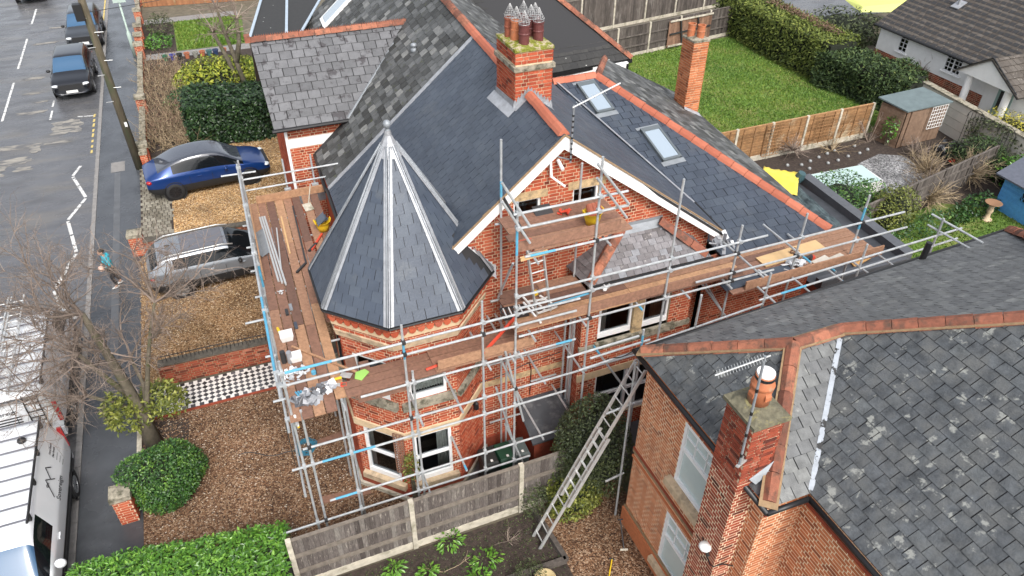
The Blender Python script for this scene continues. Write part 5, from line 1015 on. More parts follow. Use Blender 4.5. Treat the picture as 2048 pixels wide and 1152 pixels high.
# aerials
ae = thing('tv_aerial', 'white aerial boom on a black and grey mast at the gable apex', 'aerial', (6.4, 12.3, 8.3))
part('mast', LEAD_D, ae, lambda b: b.tube([(6.4, 12.32, 8.25), (6.4, 12.32, 9.5)], .02, 6)); part('boom', ALU, ae, lambda b: b.tube([(6.36, 12.3, 9.46), (7.5, 12.5, 9.72)], .018, 6))
for k in range(9): part('tape_ring', BLACK, ae, lambda b: b.tube([(6.4, 12.32, 8.3 + k * .12), (6.4, 12.32, 8.34 + k * .12)], .024, 6))
for k in range(6): part('element', ALU, ae, lambda b: b.tube([(6.5 + k * .12, 12.2 + k * .02, 9.50 + k * .027), (6.5 + k * .12, 12.44 + k * .02, 9.50 + k * .027)], .005, 4))
dl = thing('satellite_bracket', 'white wall bracket and lamp fixed to the brick gable below the apex', 'bracket', (6.1, 12.6, 8.0))
part('bracket', TUBW, dl, lambda b: (b.beam((6.05, 12.55, 8.25), (6.06, 12.5, 7.9), .05, .06, up=(0, 1, 0)), b.tube([(6.06, 12.5, 7.9), (6.25, 12.2, 7.78)], .025, 6), b.tube([(6.25, 12.6, 8.2), (6.25, 12.35, 8.1)], .04, 8))); part('mast_foot', LEAD_D, dl, lambda b: b.tube([(6.2, 12.6, 8.3), (6.32, 12.5, 8.28), (6.4, 12.35, 8.3)], .018, 6))
na = thing('tv_aerial', 'long toothed aerial on a mast clamped to the neighbour chimney', 'aerial', (6.5, 5.7, 6.2))
part('mast', LEAD_D, na, lambda b: b.tube([(6.26, 5.72, 6.2), (6.17, 5.74, 8.55)], .02, 8)); part('clamp', ALU, na, lambda b: (b.beam((6.43, 5.9, 6.5), (6.25, 5.72, 6.45), .04, .03), b.beam((6.43, 5.85, 6.25), (6.25, 5.72, 6.3), .04, .03), b.beam((6.2, 5.7, 6.25), (6.45, 5.8, 6.2), .05, .03)))
d_ = V3((-.95, .0, -.06)); s_ = V3((6.17, 5.74, 8.52))
part('boom', ALU, na, lambda b: b.tube([s_ + d_ * -.1, s_ + d_ * .85], .012, 6))
for k in range(17): part('element', ALU, na, lambda b: b.tube([s_ + d_ * (.05 * k) + V3((-.03, -.075, 0)), s_ + d_ * (.05 * k) + V3((.03, .075, 0))], .004, 4))
for k in range(4): part('tape_ring', BLACK, na, lambda b: b.tube([V3((6.26, 5.72, 6.2)) + V3((-.09, .02, 2.35)) * (.1 + .2 * k), V3((6.26, 5.72, 6.2)) + V3((-.09, .02, 2.35)) * (.13 + .2 * k)], .024, 6))
fd = thing('floodlight', 'white security floodlight on the neighbour chimney breast', 'lamp', (6.35, 6.1, 3.9)); part('head', TUBW, fd, lambda b: b.lathe((6.34, 6.02, 3.55), [(0, 0), (.1, .02), (.12, .06), (.1, .1), (0, .13)], 14), smooth=True); part('arm', STEEL_D, fd, lambda b: b.tube([(6.41, 5.95, 3.4), (6.34, 6.0, 3.55)], .03, 6))
part('cable', BLACK, fd, lambda b: b.tube([(6.405, 6.2, 3.62), (6.4, 6.0, 3.35), (6.4, 5.85, 3.25), (6.41, 5.77, 3.3), (6.6, 5.75, 3.3), (6.8, 5.7, 3.2)], .012, 5))
part('pole_cap_pipe', BLACK, None, lambda b: b.tube([(14.35, 9.62, 5.3), (14.38, 9.62, 6.0)], .07, 12), label='short black soil pipe standing at the neighbour eave gutter', cat='pipe')

# ------------------------------------------------------------------ fences, garden walls, sheds, bungalow
def board_fence(name, lbl, p0, p1, h, m, post_m, n_pan, bw=.11, base=.22, rails=(.75, 1.3), side=-1, cap=True, horizontal=False, base_m=None, joined=False, cat='fence', post_h=.04, rail_m=None):
    p0, p1 = V3((*p0, 0)), V3((*p1, 0)); d = (p1 - p0) / n_pan; dn = d.normalized(); nn = V3((dn.y, -dn.x, 0)) * (1 if side < 0 else -1)
    t = thing(name, lbl, cat, p0)
    for i in range(n_pan + 1):
        c = p0 + d * i; part('post', post_m, t, lambda b: b.obox(c + V3((0, 0, (h + post_h) / 2)), dn * .055, nn * .055, V3((0, 0, (h + post_h) / 2))))
    for i in range(n_pan):
        a, e = p0 + d * i + dn * .06, p0 + d * (i + 1) - dn * .06
        if base: part('gravel_board', base_m or CONCRETE, t, lambda b: b.obox((a + e) / 2 + V3((0, 0, base / 2)), (e - a) / 2, nn * .025, V3((0, 0, base / 2))))
        acc = MB()
        if not horizontal:
            L = (e - a).length; k = int(L / bw)
            for q in range(k):
                c = a + (e - a) * (q + .5) / k; b = MB() if not joined else acc; tt = min(1, max(0, RND.gauss(.5, .25))); top = h + RND.uniform(-.012, .006)
                off = nn * RND.uniform(-.006, .006); b.obox(c + off + V3((0, 0, (base + top) / 2)), dn * (L / k / 2 - .003), nn * .009 + dn * .004, V3((0, 0, (top - base) / 2)), tt)
                if not joined: b.build('board', m, t)
        else:
            k = int((h - base) / bw)
            for q in range(k):
                z = base + (h - base) * (q + .5) / k; b = MB() if not joined else acc; tt = RND.random()
                b.obox((a + e) / 2 + V3((0, 0, z)), (e - a) / 2, nn * .012, V3((0, 0, bw * .49)) + nn * .012, tt)
                if not joined: b.build('board', m, t)
            for q in range(3): part('batten', m, t, lambda b: b.obox(a + (e - a) * (q + .5) / 3 + nn * .03 + V3((0, 0, h / 2 + .1)), dn * .02, nn * .012, V3((0, 0, h / 2 - .1)), .1))
        if joined: acc.build('boards', m, t, kind='stuff')
        for z in rails: part('rail', rail_m or m, t, lambda b: b.beam(a + nn * .045 + V3((0, 0, z)), e + nn * .045 + V3((0, 0, z)), .06, .07, tint=.75))
        if cap: part('cap_rail', rail_m or m, t, lambda b: b.beam(a + V3((0, 0, h + .015)), e + V3((0, 0, h + .015)), .075, .03, tint=.9))
    return t
board_fence('garden_fence', 'weathered grey board fence with concrete posts below the turret scaffold', (-.72, 10.36), (7.27, 10.42), 1.7, FENCE_G, CONCRETE, 3, side=-1, rails=(.62, 1.18), base=.24, rail_m=mat('pale_weathered_rail', (.165, .14, .115), rough=.95, noise=.3, nscale=7))
fh = board_fence('garden_fence', 'orange-brown lap fence behind the vegetable bed at the end of the rear garden', (18.2, 23.5), (27.6, 23.6), 1.68, FENCE_B, CONCRETE, 5, bw=.13, horizontal=True, rails=(), base=.25, cap=True)
def trellis(lbl, o, u, w, h, n, m, d=.012):
    t = thing('trellis', lbl, 'trellis', o); o, u = V3(o), V3(u).normalized()
    for k in range(n + 1): part('lath', m, t, lambda b: b.beam(o + u * w * k / n, o + u * w * k / n + V3((0, 0, h)), .025, d, up=(u.y, -u.x, 0)))
    r = max(2, int(n * h / w))
    for k in range(r + 1): part('lath', m, t, lambda b: b.beam(o + V3((0, -.008, h * k / r)), o + u * w + V3((0, -.008, h * k / r)), .025, d))
trellis('square wooden trellis fixed to the left end of the orange-brown fence', (21.6, 23.43, .2), (1, .01, 0), .9, 1.45, 6, FENCE_B)
trellis('square wooden trellis behind the bare climber on the orange-brown fence', (24.4, 23.45, .5), (1, .01, 0), .9, 1.1, 6, FENCE_B)
board_fence('garden_fence', 'dark weathered board fence at the far end of the rear lawn', (17.0, 36.0), (30.6, 38.0), 1.75, FENCE_D, CONCRETE, 6, bw=.16, joined=True, rails=(.6, 1.2), base=.2)
board_fence('garden_fence', 'tall dark board fence behind the far lawn fence, under the top edge', (14, 40.0), (34, 43.2), 2.1, FENCE_D, CONCRETE, 8, bw=.16, joined=True, rails=(), base=.2)
GATEB = mat('red_brown_gate_board', ramp=[(0, (.13, .07, .045)), (1, (.24, .14, .09))], rough=.9, noise=.3, nscale=5)
gt = thing('garden_gate', 'reddish brown braced gate panel leaning in the far lawn fence', 'gate', (26.4, 37.2, 0))
for k in range(16): part('board', GATEB, gt, lambda b: b.obox((25.2 + k * .205, 37.05 + k * .03, .9), (.098, .014, 0), (0, .012, 0), (0, 0, .78), RND.random()))
for p, q in (((25.15, 36.98, .2), (28.4, 37.45, .2)), ((25.15, 36.98, 1.65), (28.4, 37.45, 1.65))): part('rail', CONCRETE, gt, lambda b: b.beam(p, q, .05, .09))
for p, q in (((26.2, 37.1, .25), (25.9, 37.05, 1.6)), ((27.6, 37.3, .25), (27.2, 37.24, 1.6)), ((25.2, 36.98, .9), (28.3, 37.44, .95))): part('brace', STEEL_D, gt, lambda b: b.beam(p, q, .04, .09))
board_fence('garden_fence', 'dark brown fence between the two right-hand gardens, half hidden by bare shrubs', (20.6, 16.9), (29.9, 18.8), 1.35, FENCE_D, FENCE_D, 5, bw=.15, joined=True, rails=(.5, 1.0), base=0)
board_fence('garden_fence', 'reddish close-board fence beyond the top left front garden', (-3.2, 56.5), (4.5, 55.5), 1.9, mat('cedar_fence', ramp=[(0, (.22, .09, .04)), (1, (.36, .17, .08))], rough=.9, noise=.2), FENCE_B, 4, bw=.1, joined=True, rails=(), base=0)
# low brick garden walls
DCAP = mat('dark_mossy_coping', (.085, .075, .06), rough=.95, noise=.3, nscale=8)
gw = Pieces('brick', 'brickwork', 300)
def low_wall(name, lbl, x0, y0, x1, y1, h, th=.22, cap_m=STONE_G, mb=BRICK_D, mm=MORT_BED, cap=.07, cat='wall', pier=False):
    d = V3((x1 - x0, y1 - y0, 0)); L = d.length; u = d.normalized(); n = V3((u.y, -u.x, 0)); t = thing(name, lbl, cat, (x0, y0, 0)); pc = Pieces('brick', 'brickwork', 300)
    o = V3((x0, y0, 0))
    for fr, w in ((Frame(o + n * th / 2, u, (0, 0, 1)), L), (Frame(o + u * L - n * th / 2, -u, (0, 0, 1)), L), (Frame(o - n * th / 2, n, (0, 0, 1)), th), (Frame(o + u * L + n * th / 2, -n, (0, 0, 1)), th)):
        brick_wall(pc, 'wall_face', t, fr, rect(0, 0, w, h), [], mb, mm, depth=.01)
    if cap:
        k = max(1, int(L / .5)) if not pier else 1
        for i in range(k):
            a, e = o + u * (L * i / k + .004 - (.04 if pier else 0)), o + u * (L * (i + 1) / k - .004 + (.04 if pier else 0)); jz = RND.uniform(-.006, .006); w = n * (th / 2 + .04)
            zt = h + cap + jz
            b = MB(); b.prism([p + V3((0, 0, h + .002)) for p in (a + w, e + w, e - w, a - w)], [p + V3((0, 0, zt)) for p in (a + w * .94, e + w * .94, e - w * .94, a - w * .94)]); b.build('coping', cap_m, t)
            if pier: c = (a + e) / 2 + V3((0, 0, zt + .05)); b = MB(); q = [p + V3((0, 0, zt)) for p in (a + w * .94, e + w * .94, e - w * .94, a - w * .94)]; [b.face([q[j], q[(j + 1) % 4], c]) for j in range(4)]; b.build('cap_stone', cap_m, t)
    pc.finish(); return t
low_wall('garden_wall', 'low red brick wall with iron railing beside the chequered path', -3.3, 18.34, .2, 18.24, .72, cap_m=DCAP, cap=.05)
rl_ = thing('iron_railing', 'low rusty iron railing along the coping of the path wall', 'railing', (-3.2, 18.3, .6))
part('rail', STEEL_D, rl_, lambda b: b.beam((-3.2, 18.34, .98), (.1, 18.25, .98), .015, .02))
for k in range(30): part('spike', STEEL_D, rl_, lambda b: b.tube([(-3.15 + k * .11, 18.34 - k * .003, .76), (-3.15 + k * .11, 18.34 - k * .003, 1.1)], [.009, .004], 4))
low_wall('garden_wall', 'low red brick wall between the silver car and the pale gravel drive', -3.6, 25.6, .6, 25.4, .55, cap_m=DCAP, cap=.05)
low_wall('gate_pier', 'short brick pier with rough stone cap behind the silver car', -4.05, 25.75, -3.62, 25.72, .78, th=.42, mb=BRICK, mm=MORTAR, pier=True, cat='pier', cap=.12)
low_wall('gate_pier', 'square brick gate pier with grey stone cap beside the round bush', -4.42, 13.78, -4.02, 13.78, .82, th=.4, mb=BRICK, mm=MORTAR, pier=True, cat='pier', cap=.14)
low_wall('gate_pier', 'brick pier beside the rear of the blue car', -3.78, 32.75, -3.36, 32.75, .62, th=.42, mb=BRICK, mm=MORTAR, pier=True, cat='pier', cap=.12)
for i, (y0, y1) in enumerate(((33.3, 38.2), (39.0, 46.2), (47.0, 52.8), (53.4, 60.5))): low_wall('garden_wall', ('low brick front wall beside the pavement, first section past the blue car', 'low brick front wall behind the brown hedge, second section past the blue car', 'low brick front wall beside the small far lawn, third section past the blue car', 'low brick front wall at the top edge, last section past the blue car')[i], -3.55, y0, -3.5, y1, .42, th=.2, mb=BRICK, mm=MORTAR)
for i, y_ in enumerate((33.1, 38.6, 46.5, 48.2, 50.0, 53.1, 57.0)): low_wall('gate_pier', '%s brick wall pier counting away along the far front gardens' % ('first', 'second', 'third', 'fourth', 'fifth', 'sixth', 'seventh')[i], -3.72, y_, -3.3, y_, .75, th=.4, mb=BRICK, mm=MORTAR, pier=True, cat='pier', cap=.16)
part('edging_wall', CONCRETE, None, lambda b: b.prism([(-4.08, 14.2, -.02), (-3.96, 14.2, -.02), (-3.9, 17.2, -.02), (-4.02, 17.2, -.02)], [(-4.08, 14.2, .1), (-3.96, 14.2, .1), (-3.9, 17.2, .1), (-4.02, 17.2, .1)]), label='low mossy kerb edging between pavement and tree bed', cat='edging')
for i, (p, q) in enumerate((((5.05, 8.7, .07), (4.9, 10.25, .07)), ((3.6, 8.75, .07), (5.05, 8.72, .07)))): part('sleeper_edging', FENCE_D, None, lambda b: b.beam(p, q, .12, .16), label=('dark timber sleeper edging the flower bed beside the ladder foot', 'dark timber sleeper along the near edge of the flower bed')[i], cat='sleeper')
# lean-to and bins in the side passage
lt = thing('lean_to', 'low brick lean-to with a grey felt roof against the gable wall', 'lean-to', (5.9, 12.2, 0))
part('wall', BRICK_D, lt, lambda b: b.box((5.42, 11.45, 0), (6.6, 12.6, 1.05))); FELT = mat('grey_roofing_felt', (.060, .066, .075), rough=.55, noise=.2, nscale=4, blotch=(.14, .145, .15), bl_scale=2.5, bl_lo=.55, bl_hi=.7)
part('roof', FELT, lt, lambda b: b.prism([(5.33, 11.35, 1.05), (6.6, 11.35, 1.05), (6.68, 12.62, 1.36), (5.4, 12.62, 1.36)], [(5.33, 11.35, 1.1), (6.6, 11.35, 1.1), (6.68, 12.62, 1.41), (5.4, 12.62, 1.41)]))
BIN = [mat('black_bin', (.018, .02, .02), rough=.5), mat('green_bin', (.008, .045, .024), rough=.5), mat('grey_bin', (.075, .095, .095), rough=.5)]
for i, (x, lbl) in enumerate(((4.2, 'black wheelie bin nearest the turret behind the fence'), (4.62, 'green wheelie bin between the black and grey bins'), (5.02, 'grey wheelie bin nearest the lean-to'))):
    t = thing('wheelie_bin', lbl, 'bin', (x, 11.5, 0), 'bins in the side passage')
    part('body', BIN[i], t, lambda b: b.prism([(x - .15, 11.3, .05), (x + .15, 11.3, .05), (x + .15, 11.7, .05), (x - .15, 11.7, .05)], [(x - .19, 11.25, .92), (x + .19, 11.25, .92), (x + .19, 11.75, .92), (x - .19, 11.75, .92)]))
    part('lid', BIN[i], t, lambda b: b.prism([(x - .2, 11.22, .925), (x + .2, 11.22, .925), (x + .2, 11.78, .925), (x - .2, 11.78, .925)], [(x - .17, 11.28, 1.0), (x + .17, 11.28, 1.0), (x + .19, 11.74, 1.03), (x - .19, 11.74, 1.03)]))
    part('handle', BIN[i], t, lambda b: b.tube([(x - .17, 11.8, .95), (x + .17, 11.8, .95)], .02, 6)); part('wheel', BLACK, t, lambda b: b.tube([(x - .19, 11.68, .1), (x + .19, 11.68, .1)], .1, 10))
    part('label', TUBW, t, lambda b: b.box((x + .0, 11.3, 1.002), (x + .06, 11.4, 1.006)))
# wall lantern and cables on the turret side
wl_ = thing('wall_lantern', 'small black wall lantern on the south-east face of the turret', 'lantern', (3.95, 12.05, 2.0)); f1 = oct_frame(1, WA)
part('lamp', BLACK, wl_, lambda b: b.lathe(f1.at(.1, 1.95, .1), [(.03, 0), (.07, .05), (.06, .22), (.0, .3)], 6)); part('arm', BLACK, wl_, lambda b: b.tube([f1.at(.1, 2.1, 0), f1.at(.1, 2.1, .1)], .015, 5))
part('cable', BLACK, None, lambda b: b.tube([(4.3, 12.61, 2.42), (5.0, 12.61, 2.48), (5.6, 12.61, 2.62), (6.6, 12.61, 2.72)], .012, 5), label='black cable looping along the stone band of the gable wall', cat='cable'); part('cable', BLACK, None, lambda b: b.tube([(5.75, 12.61, 2.6), (5.8, 12.61, 2.4), (5.78, 12.61, 1.5)], .012, 5), label='black cable dropping down the gable wall to the lean-to', cat='cable')
# rope and boards on the drive
def coil(lbl, c, m, r, n, seed):
    g = random.Random(seed); b = MB(); pts = []
    for k in range(n):
        a = k * .5; rr = r * g.uniform(.55, 1.05); pts.append(V3((c[0] + rr * math.cos(a), c[1] + rr * math.sin(a) * .9, .03 + .05 * g.random() + .0008 * k)))
    b.tube(pts, .013, 4); b.build('rope', m, None, label=lbl, cat='rope')
coil('tangled heap of blue rope on the gravel under the corner deck', (.1, 14.3), mat('blue_rope', (.03, .16, .24), rough=.8), .3, 130, 2)
part('hose', STEEL_D, None, lambda b: b.tube([(-1.6 + .17 * k, 14.75 - .06 * k + .08 * math.sin(k), .03) for k in range(10)], .012, 5), label='dark hose lying on the brown gravel drive', cat='hose')
part('dangling_cable', STEEL_D, None, lambda b: b.tube([(-.2, 10.85, 4.6), (-.22, 11.2, 3.2), (-.2, 12.5, 1.2), (-.1, 13.6, .03)], .008, 5), label='thin dark lead hanging from the corner rail to the gravel', cat='cable')
for i, (p, q) in enumerate((((.1, 12.5, .03), (1.35, 12.35, .03)), ((.3, 14.35, .03), (1.2, 14.45, .03)))): part('plank', BOARD, None, lambda b: b.beam(p, q, .22, .04, tint=.5), label=('brown sole plank on the gravel nearest the fence', 'brown sole plank on the gravel behind the rope heap')[i], cat='plank')
# spades on the gravel path
for i, (p, q, lbl) in enumerate((((6.45, 8.5, .02), (6.62, 9.05, .35), 'spade propped against the neighbour brick wall'), ((5.75, 7.95, .03), (6.05, 8.35, .05), 'yellow and black handled spade lying on the gravel path'))):
    t = thing('spade', lbl, 'spade', p); p, q = V3(p), V3(q); d = (q - p).normalized(); s = d.cross(V3((0, 0, 1))).normalized()
    part('blade', CONCRETE, t, lambda b: b.prism([p - s * .09, p - s * .1 - d * .22, p - d * .26, p + s * .1 - d * .22, p + s * .09], [v + V3((0, 0, .012)) for v in (p - s * .09, p - s * .1 - d * .22, p - d * .26, p + s * .1 - d * .22, p + s * .09)])); part('shaft', STEEL_D if i == 0 else YEL, t, lambda b: b.tube([p, q], .016, 6)); part('grip', STEEL_D, t, lambda b: b.tube([q - s * .06, q + s * .06], .018, 6))
part('garden_trug', mat('beige_rubber', (.42, .33, .17), rough=.7), None, lambda b: b.lathe((4.35, 8.35, 0), [(.16, 0), (.22, .2), (.25, .3), (.23, .3), (.18, .08), (0, .07)], 18), smooth=True, label='beige garden tub at the bottom edge by the grey shrub', cat='tub')
# flat-roofed rear extension with tarpaulin and boards
fx = thing('flat_roof_extension', 'flat roofed rear extension with dark parapets and roof sheeting under work', 'extension', (16.2, 14.8, 0))
DARKF = mat('dark_grey_membrane', (.050, .054, .062), rough=.45, noise=.25, nscale=3); PARA = mat('slate_grey_parapet', (.085, .09, .10), rough=.5, noise=.15)
part('walls', BRICK_D, fx, lambda b: b.box((14.25, 12.6, 0), (17.75, 17.2, 2.85))); part('roof_deck', DARKF, fx, lambda b: b.box((14.22, 12.4, 2.85), (17.7, 17.25, 2.95)))
part('parapet', PARA, fx, lambda b: b.prism([(17.5, 12.3, 2.8), (17.85, 12.3, 2.8), (18.15, 17.2, 2.8), (17.8, 17.2, 2.8)], [(17.5, 12.3, 3.2), (17.85, 12.3, 3.2), (18.15, 17.2, 3.2), (17.8, 17.2, 3.2)])); part('parapet', PARA, fx, lambda b: b.box((14.4, 12.15, 2.8), (17.5, 12.4, 3.1)))
OSB = mat('orange_chipboard', (.50, .29, .11), rough=.8, noise=.3, nscale=30)
part('chipboard_sheet', OSB, None, lambda b: b.prism([(15.5, 14.4, 3.0), (16.5, 14.9, 3.0), (16.7, 16.7, 3.0), (16.2, 17.0, 3.0)], [(15.5, 14.4, 3.03), (16.5, 14.9, 3.03), (16.7, 16.7, 3.03), (16.2, 17.0, 3.03)]), label='orange chipboard sheet on the flat roof below the yellow tarpaulin', cat='chipboard'); part('chipboard_sheet', OSB, None, lambda b: b.prism([(15.9, 12.5, 2.96), (16.7, 12.7, 2.96), (16.7, 13.4, 2.96), (16.1, 13.3, 2.96)], [(15.9, 12.5, 3.0), (16.7, 12.7, 3.0), (16.7, 13.4, 3.0), (16.1, 13.3, 3.0)]), label='orange chipboard offcut at the near end of the flat roof', cat='chipboard'); part('timber_batten', BOARD_L, None, lambda b: b.beam((16.6, 15.0, 3.06), (15.75, 12.8, 3.06), .06, .05), label='long yellow batten beside the blue-grey sheeting on the flat roof', cat='batten')
def cloth(name, m, lbl, cat, pts, seed, amp=.06, n=14):
    g = random.Random(seed); a, c, d, e = [V3(p) for p in pts]; b = MB(); G = []
    for i in range(n + 1):
        r = []
        for j in range(n + 1):
            u, v = i / n, j / n; p = (a * (1 - u) + c * u) * (1 - v) + (e * (1 - u) + d * u) * v; r.append(p + V3((g.uniform(-.3, .3) * amp, g.uniform(-.3, .3) * amp, amp * (math.sin(u * 9 + v * 4) + g.uniform(-1, 1)) * .7)))
        G.append(r)
    vs = [p for r in G for p in r]; b.mesh(vs, [(i * (n + 1) + j, i * (n + 1) + j + 1, (i + 1) * (n + 1) + j + 1, (i + 1) * (n + 1) + j) for i in range(n) for j in range(n)])
    o = b.build(name, m, None, label=lbl, cat=cat, smooth=True); md = o.modifiers.new('thick', 'SOLIDIFY'); md.thickness = .012; return o
cloth('tarpaulin', mat('yellow_tarpaulin', (.80, .62, .08), rough=.5, noise=.1), 'crumpled yellow tarpaulin bunched on the flat roof behind the hip', 'tarpaulin', [(16.0, 17.2, 3.12), (17.0, 18.2, 3.2), (17.75, 17.3, 3.26), (16.8, 16.2, 3.2)], 3, .035)
cloth('plastic_sheeting', mat('blue_grey_sheeting', (.07, .095, .10), rough=.4, noise=.5, nscale=5, blotch=(.02, .03, .035), bl_scale=4.), 'wrinkled blue-grey plastic sheeting along the flat roof parapet', 'sheeting', [(16.75, 16.6, 3.08), (17.35, 17.0, 3.12), (16.9, 13.2, 3.08), (15.9, 13.0, 3.05)], 4, .05, 22)
part('sheeting_roll', mat('teal_roll', (.04, .085, .095), rough=.4), None, lambda b: b.tube([(17.6, 17.2, 3.0), (17.68, 17.15, 3.18), (17.7, 17.1, 3.36)], [.15, .17, .13], 10), label='rolled teal sheeting standing at the parapet corner', cat='sheeting')
# rear garden
sheet('lawn', [(16, 23.8), (30.4, 23.9), (30.6, 37.8), (16, 35.8)], .004, GRASS_G)
sheet('vegetable_bed', [(18.5, 21.0), (28.2, 21.2), (28.2, 23.5), (18.5, 23.4)], .006, SOIL); sheet('grey_gravel_patch', [(24.9, 18.6), (27.2, 19.0), (28.0, 21.4), (27.0, 22.0), (25.4, 21.6), (24.4, 20.2)], .010, GRAVEL_G); sheet('second_lawn', [(18.2, 12.0), (28, 12.0), (29, 16.0), (26, 17.8), (18.2, 16.6)], .005, GRASS_G)
sheet('garden_earth', [(18.1, 16.6), (34, 16.6), (34, 23.5), (18.1, 23.5)], .002, SOIL)
CLOCHE = mat('cloudy_plastic', (.26, .27, .27), rough=.25)
for k, (x, y_) in enumerate([(22.4, 22.6), (23.0, 22.4), (23.6, 22.55), (24.2, 22.7), (24.8, 22.85), (25.3, 22.95), (23.1, 22.0), (24.2, 22.1), (24.8, 22.15), (25.5, 22.3), (26.2, 22.35), (26.8, 22.5), (26.5, 23.0)]):
    part('cloche', CLOCHE, None, lambda b: b.lathe((x, y_, .0), [(.085, 0), (.08, .06), (.05, .1), (0, .115)], 10), smooth=True, label='%s clear plastic cloche of the %s row on the dark vegetable bed' % (('first', 'second', 'third', 'fourth', 'fifth', 'sixth', 'last')[k if k < 6 else k - 6], 'farther' if k < 6 else 'nearer'), cat='cloche', group='cloches on the vegetable bed')
cf = thing('cold_frame', 'glass topped cold frame with white edges beside the grey gravel', 'cold frame', (23.2, 20.2, 0))
part('box', TUBW, cf, lambda b: [b.beam(p, q, .05, .5) for p, q in (((21.95, 20.85, .27), (24.66, 20.74, .27)), ((21.45, 19.55, .22), (24.56, 19.42, .22)), ((21.95, 20.85, .25), (21.45, 19.55, .25)), ((24.66, 20.74, .25), (24.56, 19.42, .25)))])
for i in range(2): part('pane', mat('green_tinted_pane_%s' % 'ab'[i], (.42, .55, .52), rough=.12, spec=.8), cf, lambda b: b.prism([(21.47 + i * 1.56, 19.56 - i * .06, .47), (23.0 + i * 1.54, 19.5 - i * .06, .47), (23.3 + i * 1.34, 20.78 - i * .05, .53), (21.97 + i * 1.36, 20.83 - i * .05, .53)], [(21.47 + i * 1.56, 19.56 - i * .06, .48), (23.0 + i * 1.54, 19.5 - i * .06, .48), (23.3 + i * 1.34, 20.78 - i * .05, .54), (21.97 + i * 1.36, 20.83 - i * .05, .54)]))
SHEDW = mat('weathered_shed_board', ramp=[(0, (.16, .10, .065)), (1, (.26, .175, .12))], rough=.9, noise=.25, nscale=6)
sh = thing('garden_shed', 'brown timber shed with grey felt roof in the rear garden corner', 'shed', (29.2, 22.8, 0))
for k in range(16): part('board', SHEDW, sh, lambda b: b.beam((28.1, 22.2, .06 + k * .112), (27.85, 23.4, .06 + k * .112), .03, .108, tint=RND.random()))
for k in range(22): part('board', SHEDW, sh, lambda b: b.obox((28.18 + k * .115, 22.16 + k * .005, .93), (.055, .002, 0), (0, .014, 0), (0, 0, .9), RND.random() * .6))
part('core', DARKROOM, sh, lambda b: b.prism([(28.15, 22.22, 0), (30.6, 22.3, 0), (30.4, 23.4, 0), (27.9, 23.4, 0)], [(28.15, 22.22, 1.84), (30.6, 22.3, 1.84), (30.4, 23.4, 1.95), (27.9, 23.4, 1.95)]))
part('roof', mat('green_grey_felt', (.115, .150, .155), rough=.7, noise=.15, nscale=3), sh, lambda b: b.prism([(27.62, 23.5, 1.98), (27.92, 22.02, 1.84), (30.7, 22.1, 1.84), (30.42, 23.65, 1.98)], [(27.62, 23.5, 2.04), (27.92, 22.02, 1.9), (30.7, 22.1, 1.9), (30.42, 23.65, 2.04)])); part('door', SHEDW, sh, lambda b: b.box((28.35, 22.10, .08), (29.15, 22.15, 1.75), .2))
trellis('white square lattice panel on the front of the brown shed', (29.55, 22.08, .75), (1, .04, 0), .95, 1.05, 6, TUBW)
cw = thing('boundary_wall', 'cream painted boundary wall with flat coping beside the bungalow', 'wall', (31.3, 21, 0)); part('wall', RENDER_C, cw, lambda b: b.prism([(31.75, 24.7, 0), (30.6, 15.5, 0), (30.85, 15.5, 0), (32.0, 24.7, 0)], [(31.75, 24.7, 1.62), (30.6, 15.5, 1.62), (30.85, 15.5, 1.62), (32.0, 24.7, 1.62)])); part('coping', STONE_G, cw, lambda b: b.prism([(31.69, 24.75, 1.622), (30.54, 15.5, 1.622), (30.9, 15.5, 1.622), (32.06, 24.75, 1.622)], [(31.69, 24.75, 1.7), (30.54, 15.5, 1.7), (30.9, 15.5, 1.7), (32.06, 24.75, 1.7)]))
for z in (.45, .85, 1.25): part('joint', CONCRETE, cw, lambda b: b.beam((31.742, 24.7, z), (30.592, 15.5, z), .01, .015))
bs = thing('blue_shed', 'bright blue timber playhouse with grey roof at the right edge', 'shed', (28.5, 16, 0)); BLUE = mat('bright_blue_paint', ramp=[(0, (.08, .29, .62)), (1, (.11, .37, .72))], rough=.6, noise=.12)
for k in range(12): part('board', BLUE, bs, lambda b: b.beam((27.75, 14.0, .06 + k * .115), (27.9, 16.7, .06 + k * .115), .035, .11, tint=RND.random())); part('board', BLUE, bs, lambda b: b.beam((27.92, 16.72, .06 + k * .115), (30.2, 16.6, .06 + k * .115), .035, .11, tint=RND.random()))
part('core', DARKROOM, bs, lambda b: b.box((27.95, 14.0, 0), (30.2, 16.6, 1.38))); part('window', BLACK, bs, lambda b: b.prism([(27.77, 15.0, .85), (27.82, 15.8, .85), (27.82, 15.8, 1.4), (27.77, 15.0, 1.4)], [(27.74, 15.0, .85), (27.79, 15.8, .85), (27.79, 15.8, 1.4), (27.74, 15.0, 1.4)]))
for k in range(6): part('lattice', BLUE, bs, lambda b: (b.beam((27.75, 14.9 + k * .16, .85), (27.75, 15.06 + k * .16, 1.4), .012, .02), b.beam((27.745, 15.06 + k * .16, .85), (27.745, 14.9 + k * .16, 1.4), .012, .02)))
part('roof', mat('blue_grey_shingle', (.105, .115, .145), rough=.7, noise=.15), bs, lambda b: (b.prism([(27.5, 13.8, 1.4), (27.62, 17.0, 1.4), (29, 16.95, 2.0), (29, 13.8, 2.0)], [(27.5, 13.8, 1.46), (27.62, 17.0, 1.46), (29, 16.95, 2.06), (29, 13.8, 2.06)]), b.prism([(29, 13.8, 2.0), (29, 16.95, 2.0), (30.5, 16.9, 1.4), (30.5, 13.8, 1.4)], [(29, 13.8, 2.06), (29, 16.95, 2.06), (30.5, 16.9, 1.46), (30.5, 13.8, 1.46)])))
